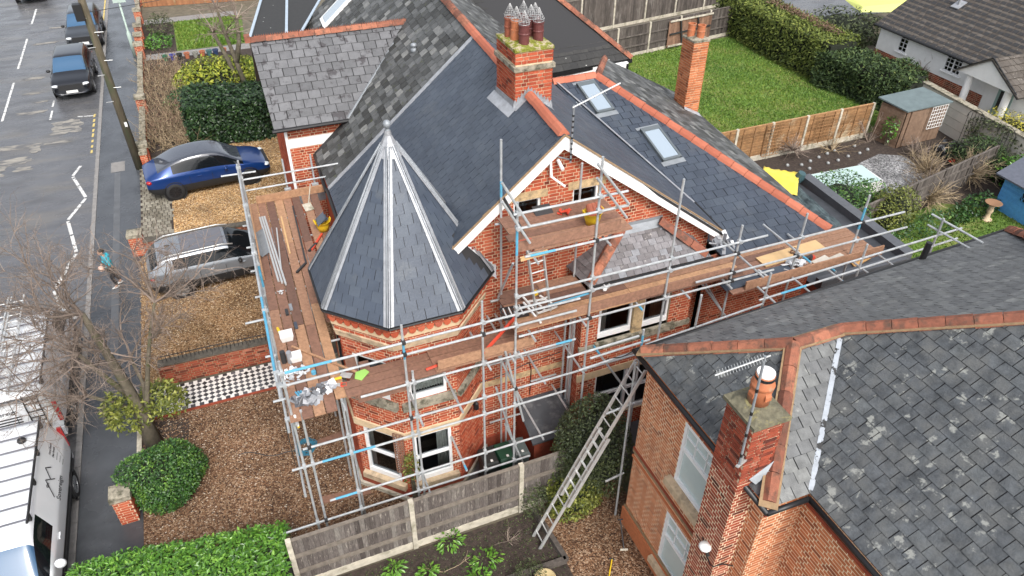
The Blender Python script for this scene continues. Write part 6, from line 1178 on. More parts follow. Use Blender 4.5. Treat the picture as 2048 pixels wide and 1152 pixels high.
bb = thing('bird_bath', 'stone bird bath with brown bowl on the small lawn', 'bird bath', (26.8, 16.1, 0)); part('pedestal', STONE, bb, lambda b: b.lathe((26.8, 16.1, 0), [(.2, 0), (.2, .06), (.1, .12), (.08, .3), (.12, .42), (.09, .55), (.12, .68)], 14), smooth=True); part('bowl', mat('brown_bowl', (.24, .13, .07), rough=.8), bb, lambda b: b.lathe((26.8, 16.1, .66), [(.1, 0), (.28, .1), (.32, .13), (.28, .13), (.1, .06), (0, .06)], 16), smooth=True)
for i, y_ in enumerate((20.6, 18.9)):
    o = thing('arched_trellis', ('black arched metal trellis on the cream wall, farther of two', 'black arched metal trellis on the cream wall, nearer of two')[i], 'trellis', (31.1, y_, 0)); xw = 31.05 - .15 * i
    for k in range(6): part('bar', BLACK, o, lambda b: b.tube([(xw, y_ + k * .16, 0), (xw, y_ + k * .16, 1.5 + .25 * math.sin(math.pi * (k + .2) / 5.4))], .012, 5))
    part('arch', BLACK, o, lambda b: b.tube([(xw, y_ + .4 - .45 * math.cos(math.pi * q / 10), 1.4 + .45 * math.sin(math.pi * q / 10)) for q in range(11)], .014, 5))
# bungalow
bu = thing('bungalow', 'white rendered bungalow with brown tiled roof and brick plinth, top right', 'bungalow', (38, 25, 0)); bpc = Pieces('roof_tile', 'roof_tiling', 300)
fu = Frame((34.3, 30.4, 0), (0, -1, 0), (0, 0, 1))
bw_ = [(1.42, 1.5, 2.02, 2.42), (4.48, 1.52, 5.48, 2.4)]
rects = [(0, 1.15, 10, 2.55)]
for h in bw_: rects = [q for r in rects for q in rect_minus(r, h)]
b = MB()
for r in rects: b.face([fu.at(r[0], r[1]), fu.at(r[2], r[1]), fu.at(r[2], r[3]), fu.at(r[0], r[3])])
b.build('white_wall', RENDER_W, bu); part('end_wall', RENDER_W, bu, lambda b: b.face([(34.3, 30.4, 0), (42, 30.4, 0), (42, 30.4, 2.5), (38.2, 30.4, 4.8), (34.3, 30.4, 2.5)]))
bpb = Pieces('brick', 'brickwork', 200); brick_wall(bpb, 'brick_plinth', bu, Frame((34.26, 30.4, 0), (0, -1, 0), (0, 0, 1)), rect(0, 0, 7.2, 1.15), [], BRICK_D, MORTAR); bpb.finish()
for i, (a, c, d, e) in enumerate(bw_):
    bars = [((a + d) / 2 - .012, c, (a + d) / 2 + .012, e)] if i == 0 else [(a + .22, c, a + .24, e), (a + .74, c, a + .76, e)]
    bars += [(a, c + (e - c) * q, d, c + (e - c) * q + .022) for q in (.25, .5, .72)]
    win(bu, fu, a, c, d, e, depth=.03, fw=.05, mull=[(a + d) / 2] if i else None, bars=bars, sill=(.1, .1, .08, .08, WHITE))
rp = [V3((34.05, 30.65, 2.45)), V3((34.05, 20.0, 2.45)), V3((38.3, 20.0, 4.95)), V3((38.3, 30.65, 4.95))]; bro_ = roof_plane(bu, 'roof', rp); fb_ = Frame(rp[1], rp[0] - rp[1], rp[2] - rp[1]); lay_slates(bpc, bro_, TILE_BROWN, fb_, [fb_.to2(p) for p in rp], .33, .34, tl=.045, gap=.012)
part('far_slope', TILE_BROWN, bu, lambda b: b.face([rp[3], rp[2], V3((42.5, 20, 2.45)), V3((42.5, 30.65, 2.45))])); part('gutter', BLACK, bu, lambda b: b.tube([(34.0, 30.65, 2.42), (34.0, 24.3, 2.42)], .07, 8))
ps = [V3((32.9, 24.15, 2.3)), V3((32.9, 22.6, 3.35)), V3((32.9, 20.9, 2.25))]
part('porch_gable', RENDER_W, bu, lambda b: b.prism([ps[0] + V3((.12, 0, 0)), ps[2] + V3((.12, 0, 0)), ps[1] + V3((.12, 0, -.06))], [p + V3((.18, 0, 0)) for p in ps]))
pr = [ps[1], ps[1] + V3((4, 0, 0)), V3((36.9, 20.75, 2.2)), V3((32.9, 20.75, 2.2))]; pro = roof_plane(bu, 'porch_roof', pr, drop=.0); fp_ = Frame(pr[3], pr[2] - pr[3], pr[0] - pr[3]); lay_slates(bpc, pro, TILE_BROWN, fp_, [fp_.to2(p) for p in pr], .33, .34, tl=.045, gap=.012); part('porch_roof', TILE_BROWN, bu, lambda b: b.prism([ps[1], ps[1] + V3((4, 0, 0)), V3((36.9, 24.3, 2.2)), V3((32.9, 24.3, 2.2))], [p + V3((0, 0, .05)) for p in (ps[1], ps[1] + V3((4, 0, 0)), V3((36.9, 24.3, 2.2)), V3((32.9, 24.3, 2.2)))]))
part('porch_fascia', BLACK, bu, lambda b: (b.beam(ps[0] + V3((.05, 0, .06)), ps[1] + V3((.05, 0, .06)), .06, .08), b.beam(ps[1] + V3((.05, 0, .06)), ps[2] + V3((.05, 0, .06)), .06, .08)))
part('porch_column', WHITE, bu, lambda b: b.tube([(33.3, 23.6, 0), (33.3, 23.6, 2.35)], .17, 14)); part('porch_column', WHITE, bu, lambda b: b.tube([(33.3, 21.5, 0), (33.3, 21.5, 2.3)], .17, 14)); part('porch_wall', RENDER_W, bu, lambda b: b.box((34.1, 20.0, 0), (34.3, 23.2, 2.4)))
part('door', mat('sage_green_door', (.25, .36, .33), rough=.5), bu, lambda b: b.box((34.05, 21.7, 0), (34.11, 22.5, 2.05))); part('door_glass', BLACK, bu, lambda b: b.box((34.03, 21.9, .9), (34.06, 22.35, 1.8)))
part('flue', LEAD, bu, lambda b: (b.tube([(36.5, 28.0, 3.85), (36.5, 28.0, 4.6)], .07, 10), b.obox((36.5, 28.0, 3.93), (.25, 0, .14), (0, .25, 0), (0, 0, .02)))); bpc.finish()
sheet('far_road', [(33, 39.0), (60, 36), (60, 60), (33, 60)], .006, ASPHALT)
part('lime_canopy', mat('lime_canvas', (.62, .66, .18), rough=.6), None, lambda b: b.prism([(38.0, 35.6, 1.2), (41.8, 34.2, 1.2), (42.2, 36.8, 1.2), (39.0, 38.2, 1.2)], [(38.3, 35.8, 1.45), (41.4, 34.8, 1.7), (41.8, 36.6, 1.7), (39.2, 37.8, 1.4)]), label='lime yellow canopy behind the bungalow roof', cat='canopy')
# telegraph pole, lamp post, far garden pots
WOODP = mat('dark_green_brown_pole', (.085, .070, .045), rough=.95, noise=.35, nscale=5, blotch=(.05, .06, .03), bl_scale=1.2, stretch=(3, 3, .5))
tp = thing('telegraph_pole', 'tall dark wooden telegraph pole on the pavement behind the blue car', 'telegraph pole', (-3.78, 32.6, 0)); part('pole', WOODP, tp, lambda b: b.tube([(-3.78, 32.6, 0), (-3.85, 32.6, 3.5), (-3.9, 32.6, 7.3)], [.17, .15, .13], 12), smooth=True)
for k in range(7): part('step_iron', ALU, tp, lambda b: b.tube([(-3.84, 32.5, 3.1 + k * .55), (-3.84 + (.35 if k % 2 else -.35), 32.45, 3.1 + k * .55)], .016, 5))
part('junction_box', BLACK, tp, lambda b: b.box((-4.25, 32.3, 6.35), (-3.95, 32.6, 6.95))); part('sign_plate', TUBW, tp, lambda b: b.box((-3.8, 32.40, 2.0), (-3.7, 32.42, 2.2))); part('wire', STEEL_D, tp, lambda b: b.tube([(-3.85, 32.5, 6.6), (-1.5, 38, 5.3), (2, 46, 5.0)], .012, 4))
lp = thing('lamp_post', 'pale green street lamp post on the far pavement', 'lamp post', (-3.85, 47, 0)); GRNP = mat('pale_green_paint', (.38, .47, .42), rough=.5)
part('column', GRNP, lp, lambda b: b.lathe((-3.85, 47, 0), [(.11, 0), (.11, 1.3), (.07, 1.4), (.055, 1.45), (.05, 6.2)], 10), smooth=True); part('sign_back', GRNP, lp, lambda b: (b.box((-4.25, 46.88, 3.7), (-3.45, 46.92, 4.35)), b.box((-4.15, 46.88, 3.0), (-3.5, 46.92, 3.6))))
sheet('front_lawn', [(-1.6, 47.0), (2.2, 47.0), (2.6, 52.5), (-1.6, 52.5)], .006, GRASS_G); sheet('front_lawn', [(.3, 41.2), (3.2, 41.2), (3.2, 44.3), (.3, 44.3)], .007, GRASS_G); sheet('paved_path', [(-3.3, 46.0), (2.4, 46.0), (2.4, 46.95), (-3.3, 46.95)], .005, KERBM); sheet('paved_path', [(-3.3, 52.6), (2.4, 52.6), (2.4, 53.6), (-3.3, 53.6)], .005, KERBM); sheet('front_bed', [(-3.4, 33.5), (3.5, 33.5), (3.5, 46), (-3.4, 46)], .003, SOIL); sheet('front_bed', [(-3.4, 47), (-1.6, 47), (-1.6, 52.5), (-3.4, 52.5)], .003, SOIL)
PC = [('green', (.03, .13, .07)), ('bright blue', (.02, .04, .30)), ('black', (.02, .025, .025)), ('large terracotta', (.42, .15, .08)), ('grey', (.25, .25, .22)), ('round terracotta', (.40, .14, .07)), ('teal', (.06, .14, .14)), ('dark blue', (.03, .05, .12)), ('small terracotta', (.36, .13, .07))]
for i, ((nm, c), x) in enumerate(zip(PC, (-2.25, -1.86, -1.5, -1.1, -.65, -.27, .1, .45, .9))):
    t = thing('plant_pot', '%s plant pot in the row beside the far garden path' % nm, 'plant pot', (x, 45.6, 0), 'pots in a row'); part('pot', mat('%s_pot_glaze' % nm.replace(' ', '_'), c, rough=.5), t, lambda b: b.lathe((x, 45.6, 0), [(.11, 0), (.15, .26), (.17, .27), (.17, .32), (.14, .32), (.13, .2), (0, .2)], 14)); part('soil', SOIL, t, lambda b: b.lathe((x, 45.6, .22), [(.0, .05), (.14, .04), (.14, .03)], 12))

# ------------------------------------------------------------------ planting
def leaf_mat(name, cols, rough=.5):
    n = len(cols); m = mat(name, ramp=[(i / (n - 1), c) for i, c in enumerate(cols)], rough=rough, spec=.4); p = m.node_tree.nodes['Principled BSDF']
    p.inputs['Subsurface Weight'].default_value = 0; return m
LAUREL = leaf_mat('laurel_leaf', [(.018, .055, .010), (.048, .130, .016), (.090, .215, .024), (.160, .300, .040)], .35)
DKGREEN = leaf_mat('dark_green_leaf', [(.010, .030, .010), (.022, .062, .016), (.045, .115, .022), (.12, .22, .03)], .4)
HOLLY = leaf_mat('deep_green_leaf', [(.006, .016, .007), (.016, .038, .014), (.036, .075, .022), (.07, .12, .04)], .35)
YELG = leaf_mat('yellow_green_leaf', [(.05, .08, .012), (.16, .20, .02), (.34, .36, .04), (.48, .46, .07)], .5)
OLIVE = leaf_mat('olive_small_leaf', [(.018, .026, .011), (.042, .058, .020), (.078, .098, .034), (.14, .155, .06)], .55)
CONIF = leaf_mat('conifer_spray', [(.030, .048, .010), (.085, .115, .020), (.150, .185, .032), (.25, .27, .06)], .7)
YEW = leaf_mat('yew_spray', [(.012, .024, .009), (.028, .054, .015), (.055, .092, .024), (.12, .15, .04)], .7)
IVY = leaf_mat('ivy_leaf', [(.035, .05, .010), (.10, .12, .018), (.20, .215, .04), (.34, .34, .09)], .5)
YELLOW = leaf_mat('golden_shrub_leaf', [(.16, .16, .02), (.35, .31, .03), (.52, .46, .07)], .6)
BRNLEAF = leaf_mat('dead_brown_spray', [(.06, .035, .02), (.15, .09, .06), (.24, .16, .11)], .8)
GRASSB = leaf_mat('grass_blade', [(.050, .115, .014), (.095, .180, .022), (.15, .23, .032), (.25, .27, .06)], .6)
TWIG = mat('grey_brown_twig', ramp=[(0, (.11, .085, .065)), (.6, (.215, .165, .135)), (1, (.33, .265, .215))], rough=.9)
TWIG_T = mat('pale_tan_twig', ramp=[(0, (.18, .13, .075)), (1, (.42, .33, .21))], rough=.9)
BARK = mat('grey_green_bark', (.115, .098, .070), rough=.95, noise=.35, nscale=6, blotch=(.085, .09, .035), bl_scale=2., bl_lo=.5, bl_hi=.65, bump=.8, bscale=18)
DARKCORE = mat('foliage_inner_shade', (.012, .016, .008), rough=1)  # solid filler core; the shade inside the foliage is put into its colour
def add_leaf(b, p, n, up, s, asp, tint):
    t = n.cross(up)
    if t.length < 1e-3: t = V3((1, 0, 0))
    t = t.normalized(); l = t.cross(n).normalized(); h = s * asp / 2
    b.face([p, p + l * s * .5 + t * h + n * s * .06, p + l * s, p + l * s * .5 - t * h + n * s * .06], tint)
def rdir(r): 
    z = r.uniform(-1, 1); a = r.uniform(0, 6.2832); q = math.sqrt(1 - z * z); return V3((q * math.cos(a), q * math.sin(a), z))
def lump(seed, n=14, amp=.16):
    r = random.Random(seed); L = [(rdir(r), r.uniform(.5, 1)) for _ in range(n)]
    def f(d): return 1 + amp * sum(w * max(0, d.dot(q)) ** 6 for q, w in L) - amp * .5
    return f
def bush(name, lbl, cat, c, rad, n, size, m, seed=1, asp=.5, zmin=0., core=True, group=None, tone=None, depth=.35, amp=.2, flat=.6, stem=True):
    """ellipsoid shrub: leaves through the outer volume, a solid core coloured as inner shade, short stems"""
    r = random.Random(seed); c = V3(c); t = thing(name, lbl, cat, (c.x, c.y, 0), group); lf = lump(seed, 22, amp); b = MB()
    for i in range(n):
        d = rdir(r)
        if d.z < -.55: continue
        k = lf(d) * (1 - depth * r.random() ** 2.2); p = c + V3((d.x * rad[0], d.y * rad[1], d.z * rad[2])) * k
        if p.z < zmin + .02: continue
        nn = (d * (1 - flat) + V3((0, 0, flat)) + rdir(r) * .7).normalized(); tt = (tone(r, d) if tone else min(1, max(0, r.gauss(.42, .22))))
        add_leaf(b, p, nn, rdir(r), size * r.uniform(.45, 1.5), asp, tt)
    b.build('foliage', m, t)
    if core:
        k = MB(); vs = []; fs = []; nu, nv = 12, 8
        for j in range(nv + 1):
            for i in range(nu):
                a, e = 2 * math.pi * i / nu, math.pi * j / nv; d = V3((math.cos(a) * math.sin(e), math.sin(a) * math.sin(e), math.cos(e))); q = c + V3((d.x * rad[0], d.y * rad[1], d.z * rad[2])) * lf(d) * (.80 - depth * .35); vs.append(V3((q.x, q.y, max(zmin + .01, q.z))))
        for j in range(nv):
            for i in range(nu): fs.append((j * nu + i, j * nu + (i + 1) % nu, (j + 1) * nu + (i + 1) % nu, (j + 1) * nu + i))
        k.mesh(vs, fs); k.build('shade_core', DARKCORE, t)
    if stem:
        for q in range(3): part('stem', BARK, t, lambda b: b.tube([V3((c.x + .05 * q, c.y - .04 * q, 0)), c + V3((r.uniform(-.3, .3) * rad[0], r.uniform(-.3, .3) * rad[1], 0))], [.035, .015], 5))
    return t
def hedge(name, lbl, pts, w, h, n, size, m, seed=1, asp=.5, tone=None, rough=.12, flat=.55, cat='hedge', top_only=None, depth=.25):
    """clipped hedge along a polyline: leaves over a bumpy box"""
    r = random.Random(seed); P = [V3((*p, 0)) for p in pts]; segs = [(P[i], P[i + 1], (P[i + 1] - P[i]).length) for i in range(len(P) - 1)]; tot = sum(s[2] for s in segs)
    t = thing(name, lbl, cat, P[0]); b = MB(); bp = [(r.uniform(0, tot), r.uniform(-1, 1), r.uniform(.25, .7), r.uniform(-1, 1)) for _ in range(int(tot * 5))]
    per = 2 * h + w
    for i in range(n):
        s = r.uniform(0, tot); q = s
        for a, e, L in segs:
            if q <= L: break
            q -= L
        d = (e - a) / L; nn = V3((-d.y, d.x, 0)); k = r.uniform(0, per)
        bump = rough * sum(amp_ * math.exp(-((s - bs_) ** 2 + (k / per * 2 - 1 - kk) ** 2 * 2) / (wd * wd)) for bs_, kk, wd, amp_ in bp if abs(s - bs_) < 1.6)
        dp = bump - depth * r.random() ** 2.5 * min(w, h) * .5
        if k < h: o, z, nm = w / 2 + dp, k, nn
        elif k < h + w: o, z, nm = w / 2 - (k - h), h + dp, V3((0, 0, 1))
        else: o, z, nm = -(w / 2 + dp), per - k, -nn
        p = a + d * q + nn * o + V3((0, 0, z))
        if p.z < .02: continue
        ln = (nm * .5 + V3((0, 0, flat)) + rdir(r) * .65).normalized(); add_leaf(b, p, ln, rdir(r), size * r.uniform(.6, 1.3), asp, tone(r, nm, s, z) if tone else min(1, max(0, r.gauss(.42, .23))))
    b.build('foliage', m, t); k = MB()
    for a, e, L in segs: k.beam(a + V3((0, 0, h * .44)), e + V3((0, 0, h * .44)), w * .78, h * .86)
    k.build('shade_core', DARKCORE, t); return t
def shoots(b, c, n, L, r, r0=.012, droop=.25, up=.2, sub=3, spread=1., seg=5, bias=None):
    """thin bare shoots spraying from a point, each with side twigs"""
    for i in range(n):
        d = rdir(r); d.z = abs(d.z) * .8 + up * r.uniform(-.6, 1); d = (d + (bias or V3()) * .6).normalized(); ln = L * r.uniform(.45, 1.15); p = V3(c) + d * .02; pts = [p.copy()]; tt = r.random()
        for k in range(seg):
            d = (d + rdir(r) * .16 * spread + V3((0, 0, -droop / seg * r.random()))).normalized(); p = p + d * ln / seg; pts.append(p.copy())
        q0 = r0 * r.uniform(.7, 1.3); b.tube(pts, [q0 * (1 - .85 * j / seg) + .0018 for j in range(seg + 1)], 3, cap=False, tint=tt)
        for s in range(sub):
            j = r.randint(1, seg - 1); p = pts[j].copy(); e = (d + rdir(r) * .9).normalized(); sl = ln * r.uniform(.15, .42); sp = [p.copy()]
            for k in range(3): e = (e + rdir(r) * .22).normalized(); p = p + e * sl / 3; sp.append(p.copy())
            b.tube(sp, [q0 * .55, q0 * .42, q0 * .3, .002], 3, cap=False, tint=min(1, tt + .15))
def bare_shrub(name, lbl, c, n, L, m, seed, cat='shrub', r0=.010, up=.4, sub=3, droop=.3, group=None):
    r = random.Random(seed); t = thing(name, lbl, cat, (c[0], c[1], 0), group); b = MB(); shoots(b, c, n, L, r, r0=r0, up=up, sub=sub, droop=droop); b.build('branches', m, t); return t
# bottom-left laurel hedge, round bush, olive shrub beside the ladder
hedge('laurel_hedge', 'glossy bright green laurel hedge filling the bottom left corner', [(-5.25, 9.75), (-.95, 9.2)], 4.0, 1.35, 26000, .115, LAUREL, 3, .42, rough=.16, depth=.12, flat=.75, tone=lambda r, n, s, z: min(1, max(0, r.gauss(.5, .25))))
bush('round_bush', 'round clipped green bush behind the brick gate pier', 'bush', (-3.28, 14.25, .56), (.80, .80, .66), 17000, .062, DKGREEN, 4, .55, tone=lambda r, d: min(1, max(0, r.gauss(.52 + .25 * (math.sin(d.x * 9) * math.sin(d.y * 8 + 1) > .45), .2))), amp=.25)
bush('olive_shrub', 'tall dense olive green shrub between fence and neighbour wall, behind the ladder', 'shrub', (6.38, 10.38, 1.4), (.92, .72, 1.5), 19000, .06, OLIVE, 5, .45, flat=.4, amp=.22, tone=lambda r, d: min(1, max(0, r.gauss(.4 - .2 * (d.z > .3), .2)))); bush('pale_shrub', 'yellow-green leafy shrub at the foot of the olive shrub beside the ladder', 'shrub', (5.75, 9.95, .5), (.62, .45, .6), 3500, .08, IVY, 6, .5); bush('pale_shrub', 'small grey-green shrub in front of the fence end', 'shrub', (5.0, 10.15, .45), (.35, .25, .5), 1300, .06, OLIVE, 7, .4, core=False)
# plants in the flower bed
for i, (x, y_, s, lbl) in enumerate(((2.72, 10.1, .3, 'leafy green plant in the flower bed just below the fence post'), (3.3, 9.35, .38, 'largest leafy green plant in the middle of the flower bed'), (1.3, 9.9, .22, 'small leafy green plant nearest the left of the flower bed'), (3.0, 9.0, .25, 'leafy plant at the bottom edge of the flower bed'), (2.0, 9.55, .2, 'low leafy plant between the small and the largest plants'))):
    r = random.Random(60 + i); t = thing('garden_plant', lbl, 'plant', (x, y_, 0), 'flower bed plants'); b = MB()
    for k in range(90): a = r.uniform(0, 6.28); q = s * math.sqrt(r.random()); add_leaf(b, V3((x + q * math.cos(a), y_ + q * math.sin(a) * .7, r.uniform(.05, .32))), (V3((math.cos(a) * .4, math.sin(a) * .4, 1)) + rdir(r) * .4).normalized(), V3((math.cos(a), math.sin(a), .2)), r.uniform(.08, .16), .4, r.uniform(.4, 1))
    b.build('leaves', LAUREL, t)
bush('grey_shrub', 'feathery grey-green shrub at the bottom edge beside the beige tub', 'shrub', (4.0, 8.5, .3), (.35, .3, .35), 1500, .05, OLIVE, 8, .3, core=False)
bare_shrub('bare_plant', 'thin bare twiggy plant in the flower bed by the ladder foot', (4.0, 9.7, .02), 16, .5, TWIG, 9, 'plant', .006); bare_shrub('bare_plant', 'single dry stem leaning over the flower bed below the fence post', (2.35, 9.5, .02), 3, .7, TWIG_T, 10, 'plant', .008)
r = random.Random(77); b = MB()
for k in range(2600): p = V3((r.uniform(-.6, 5.0), r.uniform(8.0, 10.25), .012)); add_leaf(b, p, (V3((0, 0, 1)) + rdir(r) * .5).normalized(), rdir(r), r.uniform(.02, .07), .6, r.random() * .8)
b.build('bed_litter', OLIVE, None, kind='stuff', label='weeds and leaf litter scattered on the dark flower bed')
bush('climbing_rose', 'small green climber on a trellis at the turret corner', 'climber', (2.28, 11.58, 1.3), (.17, .1, .55), 520, .07, IVY, 12, .45, core=False)
trellis('narrow wooden trellis on the turret corner behind the climber', (2.0, 11.88, 1.0), (1, -.9, 0), .25, 1.35, 3, BOARD)
# street tree: trunk, limbs, pollard heads with long bare shoots, ivy at its foot
tr = thing('street_tree', 'bare pollarded tree with grey-brown shoots spreading over vans and pavement', 'tree', (-3.72, 16.1, 0)); r = random.Random(5)
limbs = [[(-3.62, 15.95, 0), (-3.68, 16.1, 1.0), (-3.75, 16.2, 2.0), (-3.9, 16.25, 3.2), (-4.05, 16.25, 4.4)], [(-3.6, 16.0, .5), (-3.45, 16.15, 1.4), (-3.1, 16.2, 2.6), (-2.8, 16.25, 3.5), (-2.5, 16.25, 4.3)], [(-3.72, 16.15, 1.6), (-4.1, 16.2, 2.4), (-4.45, 16.2, 3.3)], [(-3.72, 16.1, 1.2), (-4.2, 16.1, 1.7), (-4.65, 16.1, 2.1)], [(-3.5, 16.1, 1.2), (-3.4, 16.3, 1.9), (-3.5, 16.5, 2.6)]]
rads = [[.24, .17, .13, .10, .07], [.10, .07, .052, .04, .03], [.09, .065, .045], [.07, .055, .04], [.07, .05, .04]]
for i, (lm, rr) in enumerate(zip(limbs, rads)): part('trunk' if i == 0 else 'limb', BARK, tr, lambda b: b.tube(lm, rr, 9), smooth=True)
def branchy(b, p, d, L, rad, r, depth, droop=.0):
    """a crooked branch that forks: returns nothing, adds tubes"""
    seg = 5; pts = [V3(p)]; d = V3(d).normalized(); q = V3(p); tt = r.uniform(0, .8)
    for k in range(seg):
        d = (d + rdir(r) * .24 + V3((0, 0, .05 - droop * k / seg))).normalized(); q = q + d * L / seg; pts.append(q.copy())
    b.tube(pts, [rad * (1 - .62 * k / seg) for k in range(seg + 1)], 4 if rad > .012 else 3, cap=False, tint=tt)
    if depth <= 0: return
    n = {3: 7, 2: 6, 1: 4}[depth]
    for k in range(n):
        j = r.randint(1, seg) if k else seg; e = (d * .9 + rdir(r) * .95).normalized(); branchy(b, pts[j], e, L * r.uniform(.42, .72), max(.0028, rad * r.uniform(.38, .55)), r, depth - 1, droop + .05)
for i, (hx, hn, hl, bias) in enumerate((((-4.05, 16.25, 4.4), 10, 1.45, V3((-.55, .15, .3))), ((-2.5, 16.25, 4.3), 8, 1.15, V3((.3, .25, .3))), ((-4.45, 16.2, 3.3), 8, 1.35, V3((-.75, -.1, .15))), ((-4.65, 16.1, 2.1), 6, 1.05, V3((-.5, -.5, .05))), ((-3.5, 16.5, 2.6), 5, .85, V3((.1, .1, .4))), ((-3.9, 16.25, 3.2), 4, .9, V3((-.2, .3, .3))), ((-2.9, 16.25, 3.3), 4, .8, V3((.3, -.1, .3))))):
    b = MB()
    for k in range(hn): branchy(b, hx, rdir(r) * .8 + bias, hl * r.uniform(.75, 1.2), .030, r, 3)
    b.build('crown', TWIG, tr)
bush('ivy_clump', 'yellow-green ivy clump hanging round the foot of the street tree, left of the trunk', 'ivy', (-4.05, 16.1, 1.2), (.44, .38, .6), 1500, .12, IVY, 21, .42, core=False, stem=False); bush('ivy_clump', 'yellow-green ivy clump beside the chequered path, right of the tree trunk', 'ivy', (-3.15, 16.35, 1.1), (.48, .38, .52), 1500, .12, IVY, 22, .42, core=False, stem=False)
sheet('tree_bed', [(-3.95, 14.8), (-2.9, 14.8), (-2.7, 16.6), (-3.95, 16.9)], .011, SOIL)
# far front gardens
hedge('garden_hedge', 'dark glossy hedge along the far side of the blue car drive', [(-1.55, 34.9), (2.3, 34.7)], 2.4, 1.9, 9000, .17, HOLLY, 31, .5, rough=.18)
def twig_hedge(lbl, x0, x1, y0, y1, h, n, seed):
    r = random.Random(seed); t = thing('beech_hedge', lbl, 'hedge', ((x0 + x1) / 2, (y0 + y1) / 2, 0)); b = MB()
    for k in range(n):
        p = V3((r.uniform(x0, x1), r.uniform(y0, y1), 0)); shoots(b, p, 1, h * r.uniform(.8, 1.25), r, r0=.014, up=1.6, sub=4, droop=.05, spread=.6, seg=4)
    b.build('twigs', TWIG_T, t); b = MB()
    for k in range(n * 5): p = V3((r.uniform(x0, x1), r.uniform(y0, y1), r.uniform(.2, 1) * h)); add_leaf(b, p, rdir(r), rdir(r), .08, .6, r.random())
    b.build('dead_leaves', BRNLEAF, t)
twig_hedge('leafless brown twiggy hedge beside the pavement behind the blue car', -3.3, -1.3, 33.8, 38.2, 1.25, 420, 41); twig_hedge('leafless brown shrub mass beyond the dark hedge near the lamp post', -3.3, -1.5, 38.8, 44.5, 1.1, 330, 42)
bush('spotted_laurel', 'yellow-green variegated bush in front of the small far lawn', 'bush', (.1, 40.6, .6), (1.9, .9, .85), 4200, .17, YELG, 43, .5); bush('ground_shrub', 'dark green shrub between the brown hedge and the yellow bush', 'shrub', (-1.3, 38.4, .4), (1.1, 1.2, .6), 1900, .14, DKGREEN, 44, .5); bush('ground_shrub', 'low pale green shrub at the left of the far small lawn', 'shrub', (-2.6, 48.5, .2), (.7, 1.0, .35), 900, .14, LAUREL, 45, .5, core=False); bush('ground_shrub', 'grey twiggy shrub behind the far front wall', 'shrub', (-2.4, 51.2, .3), (.7, 1.4, .5), 900, .12, OLIVE, 46, .5, core=False)
ft = thing('bare_tree', 'bare tree with twin grey trunks beside the purple slate wing', 'tree', (1.3, 39.6, 0)); r = random.Random(8)
for lm in ([(1.5, 39.2, 0), (1.25, 39.4, 1.6), (1.0, 39.6, 3.2), (.9, 39.7, 4.2)], [(1.2, 39.8, 0), (.9, 40.2, 1.5), (.5, 40.6, 2.8)], [(1.25, 39.4, 1.6), (1.6, 39.6, 2.6), (1.7, 39.8, 3.6)]): part('trunk', BARK, ft, lambda b: b.tube(lm, [.14 * (1 - .2 * k) for k in range(len(lm))], 7), smooth=True)
b = MB()
for h_ in ((.9, 39.7, 4.2), (.5, 40.6, 2.8), (1.7, 39.8, 3.6), (1.0, 39.6, 3.0)): shoots(b, h_, 18, 1.7, r, r0=.02, sub=4, up=.5)
b.build('crown', TWIG, ft)
# rear gardens
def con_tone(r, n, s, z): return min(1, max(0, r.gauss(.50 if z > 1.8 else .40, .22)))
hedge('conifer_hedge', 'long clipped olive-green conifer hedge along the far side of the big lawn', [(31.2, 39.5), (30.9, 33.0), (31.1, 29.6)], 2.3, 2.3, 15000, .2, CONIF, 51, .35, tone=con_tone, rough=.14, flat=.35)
hedge('yew_hedge', 'darker loose evergreen hedge between the lawn corner and the bungalow', [(30.8, 30.0), (31.2, 27.3), (32.0, 25.2)], 2.3, 1.75, 11000, .2, YEW, 52, .35, rough=.3, flat=.45)
b = MB(); r = random.Random(53)
for k in range(700): s = r.random(); add_leaf(b, V3((31.5 - .3 * s, 36.5 - 6.0 * s + r.uniform(-.4, .4), 2.36 + r.uniform(0, .12))) + V3((r.uniform(-.35, .35), 0, 0)), rdir(r), rdir(r), .16, .4, r.random())
part_ = b.build('dead_patch', BRNLEAF, bpy.data.objects['conifer_hedge'])
bush('olive_garden_shrub', 'wide dull green shrub bank behind the conifer hedge by the bungalow', 'shrub', (36.2, 35.0, .4), (2.6, 2.2, .9), 3500, .22, OLIVE, 54, .4)
